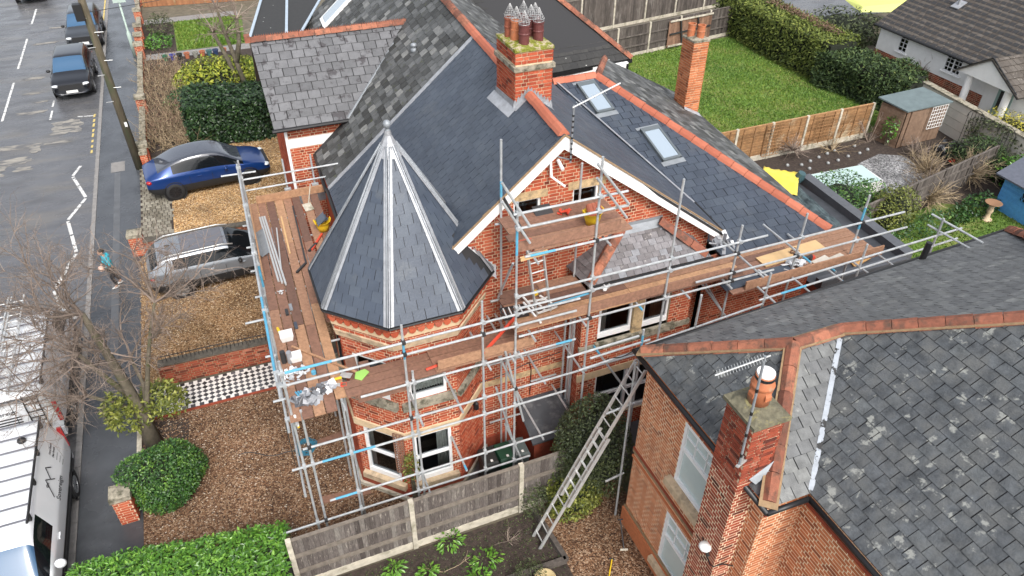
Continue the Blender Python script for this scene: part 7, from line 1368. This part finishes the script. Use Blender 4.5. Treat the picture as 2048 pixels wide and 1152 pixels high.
bush('golden_shrub', 'golden yellow shrub in front of the bungalow porch, behind the cream wall', 'shrub', (32.6, 19.6, .85), (1.1, 1.6, .75), 4200, .13, YELLOW, 55, .4); bush('wall_climber', 'leafy climber spreading over the cream wall between the arched trellises', 'climber', (31.0, 19.9, 1.0), (.25, 1.3, .75), 1600, .11, OLIVE, 56, .5, core=False); bush('dark_evergreen', 'dark green conifer mound in front of the arched trellises', 'shrub', (30.0, 19.4, .55), (.95, 1.0, .75), 3600, .12, YEW, 57, .35); bush('holly_shrub', 'green variegated shrub beside the flat roof parapet', 'shrub', (20.6, 17.9, .7), (1.6, 1.2, 1.0), 8500, .10, DKGREEN, 58, .5, tone=lambda r, d: min(1, max(0, r.gauss(.5, .28)))); bush('holly_shrub', 'leafy pale topped shrub overhanging the cold frame', 'shrub', (22.6, 18.6, .5), (.9, .5, .65), 2200, .10, LAUREL, 59, .5, core=False); bush('ivy_mound', 'brown-green ivy mound over the dark fence corner', 'ivy', (22.6, 17.1, .75), (.9, .6, .95), 3600, .1, IVY, 60, .5, tone=lambda r, d: r.random() * .6); bush('border_plants', 'low green border plants under the dark fence on the small lawn', 'plants', (24.2, 16.5, .1), (2.2, .5, .35), 2000, .12, DKGREEN, 61, .5, core=False, stem=False); bush('border_plants', 'low green plants around the bird bath', 'plants', (27.0, 16.7, .15), (.9, .5, .45), 1200, .13, DKGREEN, 62, .5, core=False, stem=False); bush('corner_shrub', 'green shrub behind the blue shed under the cream wall', 'shrub', (30.2, 17.6, .5), (.7, .9, .8), 1800, .13, LAUREL, 63, .5); bush('fence_plant', 'small bright green plant at the left end of the orange-brown fence', 'plant', (19.8, 22.8, .25), (.6, .4, .4), 700, .12, LAUREL, 64, .5, core=False); bush('wall_plant', 'pale green plant against the side of the brown shed', 'plant', (27.9, 22.6, .8), (.2, .35, .55), 400, .11, LAUREL, 65, .5, core=False)
for i, (c, n, L, m_, lbl) in enumerate((((27.6, 19.9, .1), 90, 1.35, TWIG_T, 'pale bare bush beside the grey gravel patch'), ((25.6, 17.9, .2), 100, 1.25, TWIG_T, 'tan bare bush in front of the dark fence, nearest the scaffold end'), ((28.6, 18.6, .3), 100, 1.2, TWIG_T, 'tangled tan bare bush against the dark fence near the blue shed'), ((26.6, 18.9, .1), 60, 1.1, TWIG, 'grey-brown bare bush between the gravel patch and the dark fence'), ((28.3, 21.3, .1), 50, .9, TWIG, 'bare twiggy bush in front of the shed door'), ((25.2, 23.0, .0), 22, 1.5, TWIG_T, 'pale bare fruit tree trained in front of the orange-brown fence'), ((23.0, 23.1, .4), 60, .8, TWIG, 'greyish dry climber heaped on the orange-brown fence'), ((27.4, 23.1, .0), 26, 1.5, TWIG, 'dark bare climber in the corner between fence and shed'), ((22.0, 19.0, .3), 50, .8, TWIG_T, 'dry grassy clump over the left of the cold frame'))): bare_shrub('bare_bush', lbl, c, n, L, m_, 70 + i, 'bush', .016, up=.7, sub=4, group='bare bushes')
bare_shrub('wall_vine', 'leafless vine trained on the white bungalow wall', (34.2, 27.0, .9), 26, 1.2, TWIG, 90, 'vine', .018, up=.6); part('red_flower', REDP, None, lambda b: crumple(b, 29.0, 19.9, .25, .16, .1, 8, 3), label='orange-red flower patch in front of the dark conifer mound', cat='flowers'); bush('dark_pond', 'black tarpaulin heap beside the arched trellis', 'heap', (29.9, 20.9, .1), (.7, .5, .45), 300, .2, mat('black_sheeting', ramp=[(0, (.012, .013, .015)), (1, (.06, .062, .065))], rough=.4), 91, .8, core=True, stem=False)
# grass blades over the lawns
def grass(lbl, x0, x1, y0, y1, n, seed, s=.11):
    r = random.Random(seed); b = MB()
    for k in range(n):
        p = V3((r.uniform(x0, x1), r.uniform(y0, y1), .004)); a = r.uniform(0, 6.28); w = V3((math.cos(a), math.sin(a), 0)) * s * .35; t = V3((r.uniform(-.6, .6), r.uniform(-.6, .6), 1)) * s * r.uniform(.4, 1); q = min(1, max(0, r.gauss(.42 + .18 * math.sin(p.x * .9) * math.cos(p.y * .7 + p.x * .3), .2))); b.face([p - w, p + w, p + t], q)
    b.build('grass', GRASSB, None, kind='stuff', label=lbl)
grass('short tufted grass over the big rear lawn', 16.5, 30.3, 24.0, 37.5, 45000, 1, .10); grass('short grass over the small right-hand lawn', 18.5, 28, 12.2, 16.8, 9000, 2, .09); grass('short grass over the far front lawns', -1.5, 2.2, 47.1, 52.4, 5000, 3, .18); grass('short grass over the strip of lawn beyond the yellow bush', .4, 3.1, 41.3, 44.2, 2500, 4, .16)

# ------------------------------------------------------------------ vehicles
def paint(name, c, metal=.3, rough=.28): return mat(name, c, rough=rough, metal=metal, coat=.6, noise=.04, nscale=3)
CARGLASS = mat('tinted_car_glass', (.006, .008, .010), rough=.06, spec=.35); SKYGLASS = mat('sky_blue_windscreen', (.035, .095, .18), rough=.03, spec=1., coat=.5)  # windscreen blue is reflected sky put into the base colour
TYRE = mat('tyre_rubber', (.015, .015, .016), rough=.8); RIM = mat('alloy_rim', (.35, .36, .37), rough=.3, metal=.7); RIM_K = mat('dark_rim', (.03, .03, .033), rough=.35, metal=.4); LAMP_R = mat('red_lamp', (.35, .01, .012), rough=.2, coat=.5); LAMP_W = mat('clear_lamp', (.65, .68, .70), rough=.12, coat=.5); PLATE_W = mat('white_number_plate', (.75, .75, .72), rough=.4); PLATE_Y = mat('yellow_number_plate', (.72, .47, .02), rough=.4); TRIM = mat('black_trim', (.016, .016, .017), rough=.55)
def text_mesh(name, s, size, M, m, parent, align='CENTER', ext=.002):
    cu = bpy.data.curves.new(name, 'FONT'); cu.body = s; cu.size = size; cu.align_x = align; cu.extrude = ext; cu.resolution_u = 2
    tmp = bpy.data.objects.new(name, cu); COL.objects.link(tmp); bpy.context.view_layer.update()
    me = bpy.data.meshes.new_from_object(tmp.evaluated_get(bpy.context.evaluated_depsgraph_get())); bpy.data.objects.remove(tmp)
    me.materials.clear(); me.materials.append(m); me.transform(M); o = bpy.data.objects.new(name, me); COL.objects.link(o); setparent(o, parent); return o
class Veh:
    """local axes: x forward from the rear bumper, y to the left, z up"""
    def __init__(s, name, lbl, cat, pos, ang, group=None):
        s.o = V3((*pos, 0)); c, q = math.cos(ang), math.sin(ang); s.f = V3((c, q, 0)); s.l = V3((-q, c, 0)); s.t = thing(name, lbl, cat, s.o, group)
    def p(s, x, y, z): return s.o + s.f * x + s.l * y + V3((0, 0, z))
    def body(s, st, mats, name='body', sub=2):
        """stations: (x, z0, zm, zb, zr, w0, wm, wb, wr, flag): flag g = side glass, w = glazed top, b = both"""
        b = MB(); rows = []
        for (x, z0, zm, zb, zr, w0, wm, wb, wr, fl) in st:
            h = [(0, z0), (w0 * .8, z0), (w0, z0 + .06), (wm, zm), (wb, zb), (wb * .985, zb + .03), (wr, zr - .02), (wr * .9, zr), (0, zr + .012)]
            rows.append([s.p(x, -y, z) for y, z in reversed(h)] + [s.p(x, y, z) for y, z in h[1:-1]])
        n = len(rows[0]); vs = [v for r in rows for v in r]; fs = []; mi = []
        hN = 9
        for i in range(len(rows) - 1):
            fl = st[i][9]
            for k in range(n):
                k2 = (k + 1) % n; fs.append((i * n + k, i * n + k2, (i + 1) * n + k2, (i + 1) * n + k))
                seg = k if k < 8 else 15 - k      # mirrored strip index, 0 = roof centre ... 7 = floor
                mi.append(1 if (seg == 2 and fl in 'gb') else 2 if (seg in (0, 1) and fl in 'wb') else 3 if seg >= 5 else 0)
        fs.append(tuple(range(n))); mi.append(0); fs.append(tuple(reversed(range((len(rows) - 1) * n, len(rows) * n)))); mi.append(0)
        b.v = [tuple(v) for v in vs]; b.t = [.5] * len(vs); b.f = fs; b.mi = mi
        o = b.build(name, mats, s.t, smooth=True)
        if sub: md = o.modifiers.new('sub', 'SUBSURF'); md.levels = sub; md.render_levels = sub
        return o
    def wheel(s, x, side, w, r=.33, rim=RIM, wd=.22):
        y0, y1 = side * (w - wd), side * (w + .012)
        def ring(b, prof):
            vs = []; fs = []; n = 22
            for rr, y in prof: vs += [s.p(x + rr * math.cos(2 * math.pi * k / n), y, r + rr * math.sin(2 * math.pi * k / n)) for k in range(n)]
            for i in range(len(prof) - 1): fs += [(i * n + k, i * n + (k + 1) % n, (i + 1) * n + (k + 1) % n, (i + 1) * n + k) for k in range(n)]
            b.mesh(vs, fs)
        wh = part('wheel', TYRE, s.t, lambda b: ring(b, [(r * .6, y0), (r * .97, y0), (r, y0 + side * .03), (r, y1 - side * .03), (r * .96, y1), (r * .66, y1)]), smooth=True)
        def spokes(b):
            for k in range(10):
                a = 2 * math.pi * k / 10; b.prism([s.p(x + q * math.cos(a + e), y1 - side * .03, r + q * math.sin(a + e)) for q, e in ((r * .08, -.5), (r * .68, -.13), (r * .68, .13), (r * .08, .5))], [s.p(x + q * math.cos(a + e), y1 - side * .008, r + q * math.sin(a + e)) for q, e in ((r * .08, -.5), (r * .68, -.13), (r * .68, .13), (r * .08, .5))])
            ring(b, [(r * .62, y1 - side * .02), (r * .62, y1), (r * .68, y1 + side * .002), (r * .69, y1 - side * .02)]); ring(b, [(.0, y1 - side * .06), (r * .66, y1 - side * .055)])
        part('rim', rim, wh, spokes)
        part('wheel_arch', TRIM, s.t, lambda b: ring(b, [(r * 1.0, side * (w - .06)), (r * 1.16, side * (w - .004)), (r * 1.17, side * (w + .004)), (r * 1.21, side * (w + .0)), (r * 1.22, side * (w - .02))]))
    def box(s, name, m, x0, x1, y0, y1, z0, z1, parent=None, taper=.0): return part(name, m, parent or s.t, lambda b: b.prism([s.p(x0, y0, z0), s.p(x1, y0, z0), s.p(x1, y1, z0), s.p(x0, y1, z0)], [s.p(x0 + taper, y0, z1), s.p(x1 - taper, y0, z1), s.p(x1 - taper, y1, z1), s.p(x0 + taper, y1, z1)]))
    def blob(s, name, m, c, rx, ry, rz, parent=None): return part(name, m, parent or s.t, lambda b: b.mesh(*[[s.p(c[0] + rx * math.sin(e) * math.cos(a), c[1] + ry * math.sin(e) * math.sin(a), c[2] + rz * math.cos(e)) for e in [math.pi * j / 6 for j in range(7)] for a in [2 * math.pi * i / 10 for i in range(10)]], [(j * 10 + i, j * 10 + (i + 1) % 10, (j + 1) * 10 + (i + 1) % 10, (j + 1) * 10 + i) for j in range(6) for i in range(10)]]), smooth=True)
def car_stations(L, w, H, hood, kind):
    """kind: rear end shape"""
    if kind == 'fast': return [(0, .45, .62, .92, .98, w * .72, w * .84, w * .80, w * .66, 'n'), (.12, .28, .62, .98, 1.08, w * .86, w * .95, w * .9, w * .72, 'n'), (.45, .22, .6, 1.0, 1.20, w * .93, w, w * .95, w * .70, 'w'), (1.05, .2, .6, 1.0, H * .90, w * .95, w, w * .955, w * .70, 'b'), (1.5, .2, .6, .99, H * .97, w * .95, w, w * .955, w * .70, 'b'), (2.2, .2, .6, .97, H, w * .95, w * .99, w * .95, w * .70, 'b'), (2.75, .2, .6, .96, H * .97, w * .95, w * .99, w * .95, w * .69, 'b'), (3.15, .2, .6, .95, H * .86, w * .95, w * .99, w * .95, w * .71, 'b'), (3.72, .2, .6, .93, 1.0, w * .95, w, w * .95, w * .80, 'n'), (4.3, .22, .58, .86, .90, w * .93, w * .98, w * .9, w * .74, 'n'), (L - .12, .26, .55, .72, .78, w * .84, w * .9, w * .82, w * .6, 'n'), (L, .36, .5, .6, .64, w * .7, w * .74, w * .68, w * .5, 'n')]
    r0 = .35 if kind == 'estate' else .3
    return [(0, .42, .62, .95, 1.02, w * .8, w * .9, w * .86, w * .76, 'n'), (.08, .28, .62, 1.0, 1.15, w * .9, w * .97, w * .93, w * .76, 'w'), (r0, .22, .6, 1.02, H * .955, w * .95, w, w * .95, w * .74, 'n'), (.75, .2, .6, 1.01, H * .985, w * .96, w, w * .96, w * .74, 'g'), (1.5, .2, .6, 1.0, H, w * .96, w, w * .96, w * .74, 'g'), (2.3, .2, .6, .98, H, w * .96, w * .99, w * .955, w * .74, 'g'), (L - 2.02, .2, .6, .97, H * .975, w * .96, w * .99, w * .955, w * .73, 'b'), (L - 1.7, .2, .6, .97, H * .9, w * .96, w * .99, w * .955, w * .74, 'b'), (L - 1.22, .2, .6, .96, hood + .03, w * .96, w, w * .955, w * .82, 'n'), (L - .6, .22, .6, hood - .07, hood - .03, w * .95, w, w * .92, w * .80, 'n'), (L - .14, .26, .56, hood - .16, hood - .12, w * .88, w * .95, w * .88, w * .74, 'n'), (L, .34, .5, .66, .7, w * .76, w * .84, w * .78, w * .62, 'n')]
def car(name, lbl, pos, ang, L, W, H, pm, kind='suv', hood=.98, rim=RIM, screen=None, wb=(.82, 3.6), r=.34, plate_rear=True, roofm=None, rails=False):
    v = Veh(name, lbl, 'car', pos, ang); w = W / 2; v.body(car_stations(L, w, H, hood, kind), [pm, CARGLASS, screen or CARGLASS, TRIM])
    for x in wb:
        for sd in (-1, 1): v.wheel(x, sd, w - .0, r, rim)
    for sd in (-1, 1):
        v.blob('mirror', TRIM if kind != 'fast' else pm, (L - 1.75, sd * (w + .09), 1.02), .07, .11, .075); hl = v.blob('headlight', LAMP_W, (L - .13, sd * w * .74, hood - .24), .12, .17, .06); tl_ = v.blob('tail_light', LAMP_R, (.12, sd * w * .80, .90), .12, .16, .09)
        for q in (.34, .52, .735): v.box('door_seam', TRIM, L * q - .02, L * q - .008, sd * (w - .03), sd * (w + .003), .34, .93)
        for q in (.40, .62): v.box('door_handle', pm, L * q, L * q + .16, sd * (w - .01), sd * (w + .015), .86, .89)
    v.box('number_plate', PLATE_W, L - .01, L + .02, -.26, .26, .42, .54); v.box('number_plate', PLATE_Y, -.02, .01, -.26, .26, .6, .72)
    v.box('grille', TRIM, L - .16, L + .006, -w * .6, w * .6, .58, hood - .2)
    if rails:
        for sd in (-1, 1): part('roof_rail', ALU, v.t, lambda b: b.tube([v.p(.4, sd * w * .70, H * .95), v.p(.7, sd * w * .71, H + .035), v.p(2.4, sd * w * .71, H + .045), v.p(2.75, sd * w * .70, H * .98)], .022, 6), smooth=True)
    return v
v = car('parked_car', 'deep blue rounded electric hatchback parked on the pale gravel drive', (-3.42, 30.05), math.radians(4.5), 4.75, 1.92, 1.66, paint('deep_blue_paint', (.008, .042, .18), .4), 'fast', .95, RIM_K, mat('reflective_roof_glass', (.055, .062, .08), rough=.08, coat=.6), wb=(.95, 3.84), r=.36)
v = car('parked_car', 'silver-grey estate car with roof rails parked beside the scaffold', (-3.42, 23.25), math.radians(3), 4.6, 1.85, 1.52, paint('silver_grey_paint', (.27, .295, .325), .55), 'estate', .98, RIM, rails=True, wb=(.85, 3.6))
part('glass_roof', mat('grey_glass_roof', (.12, .12, .135), rough=.15, coat=.5), v.t, lambda b: b.face([v.p(1.15, -.55, 1.538), v.p(2.5, -.55, 1.535), v.p(2.5, .55, 1.535), v.p(1.15, .55, 1.538)])); v.blob('roof_fin', TRIM, (.75, 0, 1.55), .09, .02, .05)
car('parked_car', 'black family SUV facing down the road, nearest of the kerbside cars', (-6.68, 45.9), math.radians(-90), 4.5, 1.87, 1.64, paint('black_pearl_paint', (.018, .020, .026), .4), 'suv', 1.02, RIM, SKYGLASS, wb=(.85, 3.55), r=.36)
car('parked_car', 'dark grey SUV parked directly behind the black family SUV', (-6.42, 53.4), math.radians(-90), 4.6, 1.88, 1.66, paint('dark_grey_paint', (.060, .066, .075), .5), 'suv', 1.02, RIM, SKYGLASS, wb=(.85, 3.6), r=.36)
car('moving_car', 'white car on the far lane cut by the top edge', (-10.2, 64.2), math.radians(-90), 4.4, 1.8, 1.5, paint('white_car_paint', (.6, .6, .6), 0.), 'suv', .98, RIM, SKYGLASS)
VANW = mat('white_van_paint', (.74, .76, .78), rough=.25, coat=.5, noise=.03, nscale=2); LETTER = mat('dark_vinyl_lettering', (.03, .03, .035), rough=.5)
def van_stations(L, w, H, k=1.): return [(*t[:8], t[8] * k, t[9]) for t in [(0, .5, .7, 1.15, H * .94, w * .9, w * .95, w * .94, w * .80, 'n'), (.06, .32, .7, 1.15, H * .985, w * .96, w, w * .985, w * .83, 'n'), (.5, .28, .7, 1.15, H, w * .97, w, w * .985, w * .83, 'n'), (2.0, .28, .7, 1.15, H, w * .97, w, w * .985, w * .83, 'n'), (2.75, .28, .7, 1.12, H, w * .97, w, w * .985, w * .83, 'n'), (2.85, .28, .7, 1.1, H, w * .97, w, w * .985, w * .83, 'g'), (3.4, .28, .7, 1.08, H * .975, w * .97, w, w * .98, w * .82, 'g'), (3.62, .28, .7, 1.08, H * .945, w * .97, w, w * .98, w * .82, 'b'), (4.15, .28, .68, 1.08, 1.34, w * .97, w, w * .97, w * .83, 'b'), (4.3, .28, .66, 1.05, 1.17, w * .96, w * .99, w * .95, w * .82, 'n'), (L - .15, .28, .62, .92, 1.0, w * .93, w * .96, w * .9, w * .78, 'n'), (L, .36, .55, .74, .8, w * .82, w * .86, w * .8, w * .66, 'n')]]
def van(lbl, pos, ang, side, rearladder, tk=.83):
    L, W, H = 4.95, 1.95, 1.93; w = W / 2; v = Veh('panel_van', lbl, 'van', pos, ang, 'white roofing vans'); v.body(van_stations(L, w, H, tk / .83), [VANW, CARGLASS, SKYGLASS, TRIM])
    for x in (.95, 4.0):
        for sd in (-1, 1): v.wheel(x, sd, w, .33, RIM)
    for sd in (-1, 1): v.blob('mirror', VANW, (3.95, sd * (w + .13), 1.2), .08, .12, .13); v.blob('headlight', LAMP_W, (L - .25, sd * w * .75, .88), .2, .16, .12); v.box('tail_light', LAMP_R, -.015, .05, sd * (w * .88), sd * (w * .985), .8, 1.45); v.box('rub_strip', TRIM, .3, 4.0, sd * (w - .01), sd * (w + .012), .52, .6); v.box('door_handle', VANW, 2.95, 3.12, sd * (w - .01), sd * (w + .02), 1.0, 1.04)
    v.box('bumper', VANW, -.06, .12, -w * .92, w * .92, .32, .58); v.box('rear_door_seam', TRIM, -.012, .005, -.006, .006, .6, 1.8); v.box('number_plate', PLATE_Y, -.03, -.005, -.62, -.1, .70, .82); v.box('grille', TRIM, L - .06, L + .01, -.5, .5, .6, .75)
    # roof rack: rails, cross bars
    rk = None
    for sd in (-1, 1): rk = part('rack_rail', TRIM, v.t, lambda b: b.tube([v.p(.15, sd * w * tk, H + .1), v.p(3.35, sd * w * tk, H + .1)], .03, 8)); [v.box('rack_foot', TRIM, x, x + .08, sd * w * tk - .03, sd * w * tk + .03, H - .06, H + .1) for x in (.3, 1.2, 2.1, 3.1)]
    for k in range(8): part('rack_bar', mat('rack_bar_grey', (.12, .12, .14), rough=.4, metal=.4) if 'rack_bar_grey' not in MATS else MATS['rack_bar_grey'], v.t, lambda b: b.tube([v.p(.25 + k * .43, -w * tk, H + .11), v.p(.25 + k * .43, w * tk, H + .11)], .022, 6))
    M = Matrix(((v.f.x * -1 * side, 0, v.l.x * side, 0), (v.f.y * -1 * side, 0, v.l.y * side, 0), (0, 1, 0, 0), (0, 0, 0, 1)))      # text plane on the side wall
    sl_ = (w * .985 - w * tk) / (H - 1.18)
    def at(x, z):
        y_ = w * .99 + .008 - max(0, z - 1.15) * sl_; m = M @ Matrix.Rotation(-math.atan(sl_), 4, 'X'); m.translation = v.p(x, side * y_, z); return m
    return v, w, H, at
v, w, H, at = van('white panel van with roof rack and dark lettering, nose at the bottom left corner', (-6.38, 15.95), math.radians(-90), 1, False, .72)
text_mesh('lettering', 'Sovereign', .19, at(1.75, 1.12), LETTER, v.t); text_mesh('lettering', 'the', .12, at(1.95, 1.52), LETTER, v.t)
for i, s_ in enumerate(('New Roofs', 'Flat Roofs')): text_mesh('lettering', s_, .085, at(1.02, 1.56 - i * .11), LETTER, v.t, 'LEFT')
for i in range(3): text_mesh('lettering_line', '-' * (9 - i), .085, at(1.02, 1.34 - i * .1), LETTER, v.t, 'LEFT')
for p, q in (((2.15, 1.32), (1.85, 1.62)), ((1.85, 1.62), (1.62, 1.36)), ((1.72, 1.48), (1.5, 1.66)), ((1.5, 1.66), (1.36, 1.5))): part('logo_line', LETTER, v.t, lambda b: b.beam(at(*p).translation, at(*q).translation, .008, .022, up=v.f))
v.blob('roof_beacon', TRIM, (.75, .35, H + .06), .1, .1, .07)
v, w, H, at = van('white panel van with ladders on its rack and rear ladder, behind the bare tree', (-6.56, 16.95), math.radians(90), -1, True, .8)
for k, y_ in enumerate((.05, .45)):
    t = thing('ladder', ('aluminium ladder on the van rack, nearer the kerb', 'aluminium ladder on the van rack, farther from the kerb')[k], 'ladder', v.p(.1, y_, H + .15))
    for e in (-.16, .16): part('stile', ALU, t, lambda b: b.beam(v.p(-.1, y_ + e, H + .19), v.p(4.2, y_ + e, H + .19), .04, .07))
    for q in range(13): part('rung', ALU, t, lambda b: b.tube([v.p(.1 + q * .32, y_ - .16, H + .19), v.p(.1 + q * .32, y_ + .16, H + .19)], .016, 6))
def rl2(b):
    for y_ in (-.62, -.30): b.tube([v.p(-.06, y_, .7), v.p(-.05, y_, 1.5), v.p(.02, y_, 1.86)], .016, 6)
    for z in (.72, .8, 1.0, 1.15, 1.35, 1.6, 1.72): b.tube([v.p(-.06 if z < 1.55 else -.03, -.62, z), v.p(-.06 if z < 1.55 else -.03, -.30, z)], .018, 6)
part('rear_ladder', TRIM, v.t, rl2)
MR = Matrix(((v.l.x * -1, 0, -v.f.x, 0), (v.l.y * -1, 0, -v.f.y, 0), (0, 1, 0, 0), (0, 0, 0, 1)))
def atr(y_, z): m = MR.copy(); m.translation = v.p(-.02, y_, z); return m
text_mesh('lettering', 'Sovereign', .17, atr(.25, 1.38), LETTER, v.t); text_mesh('plate_text', 'YE69 XGN', .10, Matrix.Translation(v.f * -.012) @ atr(-.36, .725), LETTER, v.t)
for i in range(3): v.box('lettering_line', LETTER, -.02, .0, -.1, .55, 1.22 - i * .09, 1.25 - i * .09)
# ------------------------------------------------------------------ the person on the pavement
def person():
    t = thing('person', 'person in a turquoise hooded jacket and black trousers walking on the pavement, hands in front', 'person', (-4.6, 23.9, 0))
    SK = mat('skin', (.50, .29, .20), rough=.6); HAIR = mat('dark_hair', (.018, .013, .010), rough=.6); JK = mat('turquoise_jacket', (.02, .36, .46), rough=.6, noise=.18, nscale=14, bump=.5, bscale=25); TRO = mat('black_trousers', (.014, .014, .016), rough=.8); SHOE = mat('white_trainers', (.62, .62, .60), rough=.5)
    o = V3((-4.6, 23.9, 0)); hd = math.radians(205); F = V3((math.cos(hd), math.sin(hd), 0)); Lf = V3((-F.y, F.x, 0)); k = .90
    def P(f, l, z): return o + F * f * k + Lf * l * k + V3((0, 0, z * k))
    def skin(name, m, verts, edges, root=0, parent=t, sub=2):
        me = bpy.data.meshes.new(name); me.from_pydata([P(*q[:3]) for q in verts], edges, []); ob = bpy.data.objects.new(name, me); COL.objects.link(ob); setparent(ob, parent); me.materials.append(m)
        md = ob.modifiers.new('skin', 'SKIN'); md.use_smooth_shade = True; sv = me.skin_vertices[0].data
        for i, q in enumerate(verts): sv[i].radius = (q[3] * k, (q[4] if len(q) > 4 else q[3]) * k)
        sv[root].use_root = True; ob.modifiers.new('sub', 'SUBSURF').levels = sub; ob.modifiers['sub'].render_levels = sub; return ob
    # one continuous body: pelvis, spine, neck, head, legs, arms
    vv = [(0, 0, .88, .13, .11), (.02, 0, 1.1, .14, .10), (.05, 0, 1.32, .15, .11), (.07, 0, 1.42, .06), (.10, 0, 1.50, .055), (.0, .09, .84, .085), (.10, .10, .48, .058), (.02, .10, .10, .042), (.14, .11, .05, .04), (0, -.09, .84, .085), (-.06, -.10, .47, .058), (-.22, -.10, .14, .042), (-.12, -.10, .06, .04), (.05, .17, 1.36, .06), (.06, .23, 1.12, .047), (.24, .14, 1.02, .036), (.05, -.17, 1.36, .06), (.06, -.23, 1.12, .047), (.25, -.08, 1.04, .036)]
    ee = [(0, 1), (1, 2), (2, 3), (3, 4), (0, 5), (5, 6), (6, 7), (7, 8), (0, 9), (9, 10), (10, 11), (11, 12), (2, 13), (13, 14), (14, 15), (2, 16), (16, 17), (17, 18)]
    body = skin('body', SK, vv, ee)
    skin('trousers', TRO, [(0, 0, .90, .15, .125), (0, .09, .82, .10), (.10, .10, .48, .075), (.02, .10, .13, .06), (0, -.09, .82, .10), (-.06, -.10, .47, .075), (-.21, -.10, .17, .06)], [(0, 1), (1, 2), (2, 3), (0, 4), (4, 5), (5, 6)], parent=body)
    skin('jacket', JK, [(0, 0, .82, .175, .15), (.02, 0, 1.1, .175, .135), (.05, 0, 1.33, .175, .135), (.05, 0, 1.43, .10, .10), (.05, .18, 1.36, .085), (.06, .24, 1.12, .066), (.21, .16, 1.03, .05), (.05, -.18, 1.36, .085), (.06, -.24, 1.12, .066), (.22, -.10, 1.05, .05)], [(0, 1), (1, 2), (2, 3), (2, 4), (4, 5), (5, 6), (2, 7), (7, 8), (8, 9)], parent=body)
    skin('hood', JK, [(-.04, -.08, 1.43, .05), (-.08, 0, 1.45, .06), (-.04, .08, 1.43, .05)], [(0, 1), (1, 2)], 1, body)
    def ell(name, m, c, r_, par, n=14):
        b = MB(); vs = []; fs = []
        for j in range(n + 1):
            for i in range(n): e, a = math.pi * j / n, 2 * math.pi * i / n; vs.append(P(c[0] + r_[0] * math.sin(e) * math.cos(a), c[1] + r_[1] * math.sin(e) * math.sin(a), c[2] + r_[2] * math.cos(e)))
        for j in range(n):
            for i in range(n): fs.append((j * n + i, j * n + (i + 1) % n, (j + 1) * n + (i + 1) % n, (j + 1) * n + i))
        b.mesh(vs, fs); return b.build(name, m, par, smooth=True)
    hd_ = ell('head', SK, (.13, 0, 1.62), (.10, .08, .125), body); ell('hair', HAIR, (.105, 0, 1.655), (.108, .09, .11), hd_)
    ell('nose', SK, (.235, 0, 1.60), (.02, .015, .025), hd_, 8)
    for sd in (-1, 1): ell('eye', HAIR, (.215, sd * .035, 1.635), (.012, .014, .009), hd_, 8); ell('ear', SK, (.12, sd * .085, 1.62), (.022, .012, .034), hd_, 8)
    ell('mouth', mat('lips', (.35, .13, .11), rough=.6), (.222, 0, 1.555), (.01, .026, .008), hd_, 8)
    for sd, (f_, l_, z_) in ((1, (.27, .12, 1.01)), (-1, (.28, -.06, 1.03))):
        skin('hand', SK, [(f_ - .03, l_, z_, .03, .02), (f_ + .03, l_ - .01 * sd, z_, .034, .018)] + [q for i in range(4) for q in ((f_ + .055, l_ + (.03 - .02 * i), z_, .010), (f_ + .085 - .006 * abs(i - 1.5), l_ + (.032 - .021 * i), z_ - .012, .009), (f_ + .10 - .008 * abs(i - 1.5), l_ + (.03 - .02 * i), z_ - .034, .008))] + [(f_, l_ - sd * .035, z_ + .005, .012), (f_ + .035, l_ - sd * .06, z_ - .004, .010)], [(0, 1)] + [e for i in range(4) for e in ((1, 2 + 3 * i), (2 + 3 * i, 3 + 3 * i), (3 + 3 * i, 4 + 3 * i))] + [(0, 14), (14, 15)], parent=body, sub=1)
    for f_, l_ in ((.09, .105), (-.14, -.10)): ell('shoe', SHOE, (f_, l_, .045), (.14, .05, .045), body)
    ell('carried_bag', mat('pale_pink_parcel', (.62, .42, .34), rough=.7), (.30, .0, .96), (.10, .14, .11), t)
person()
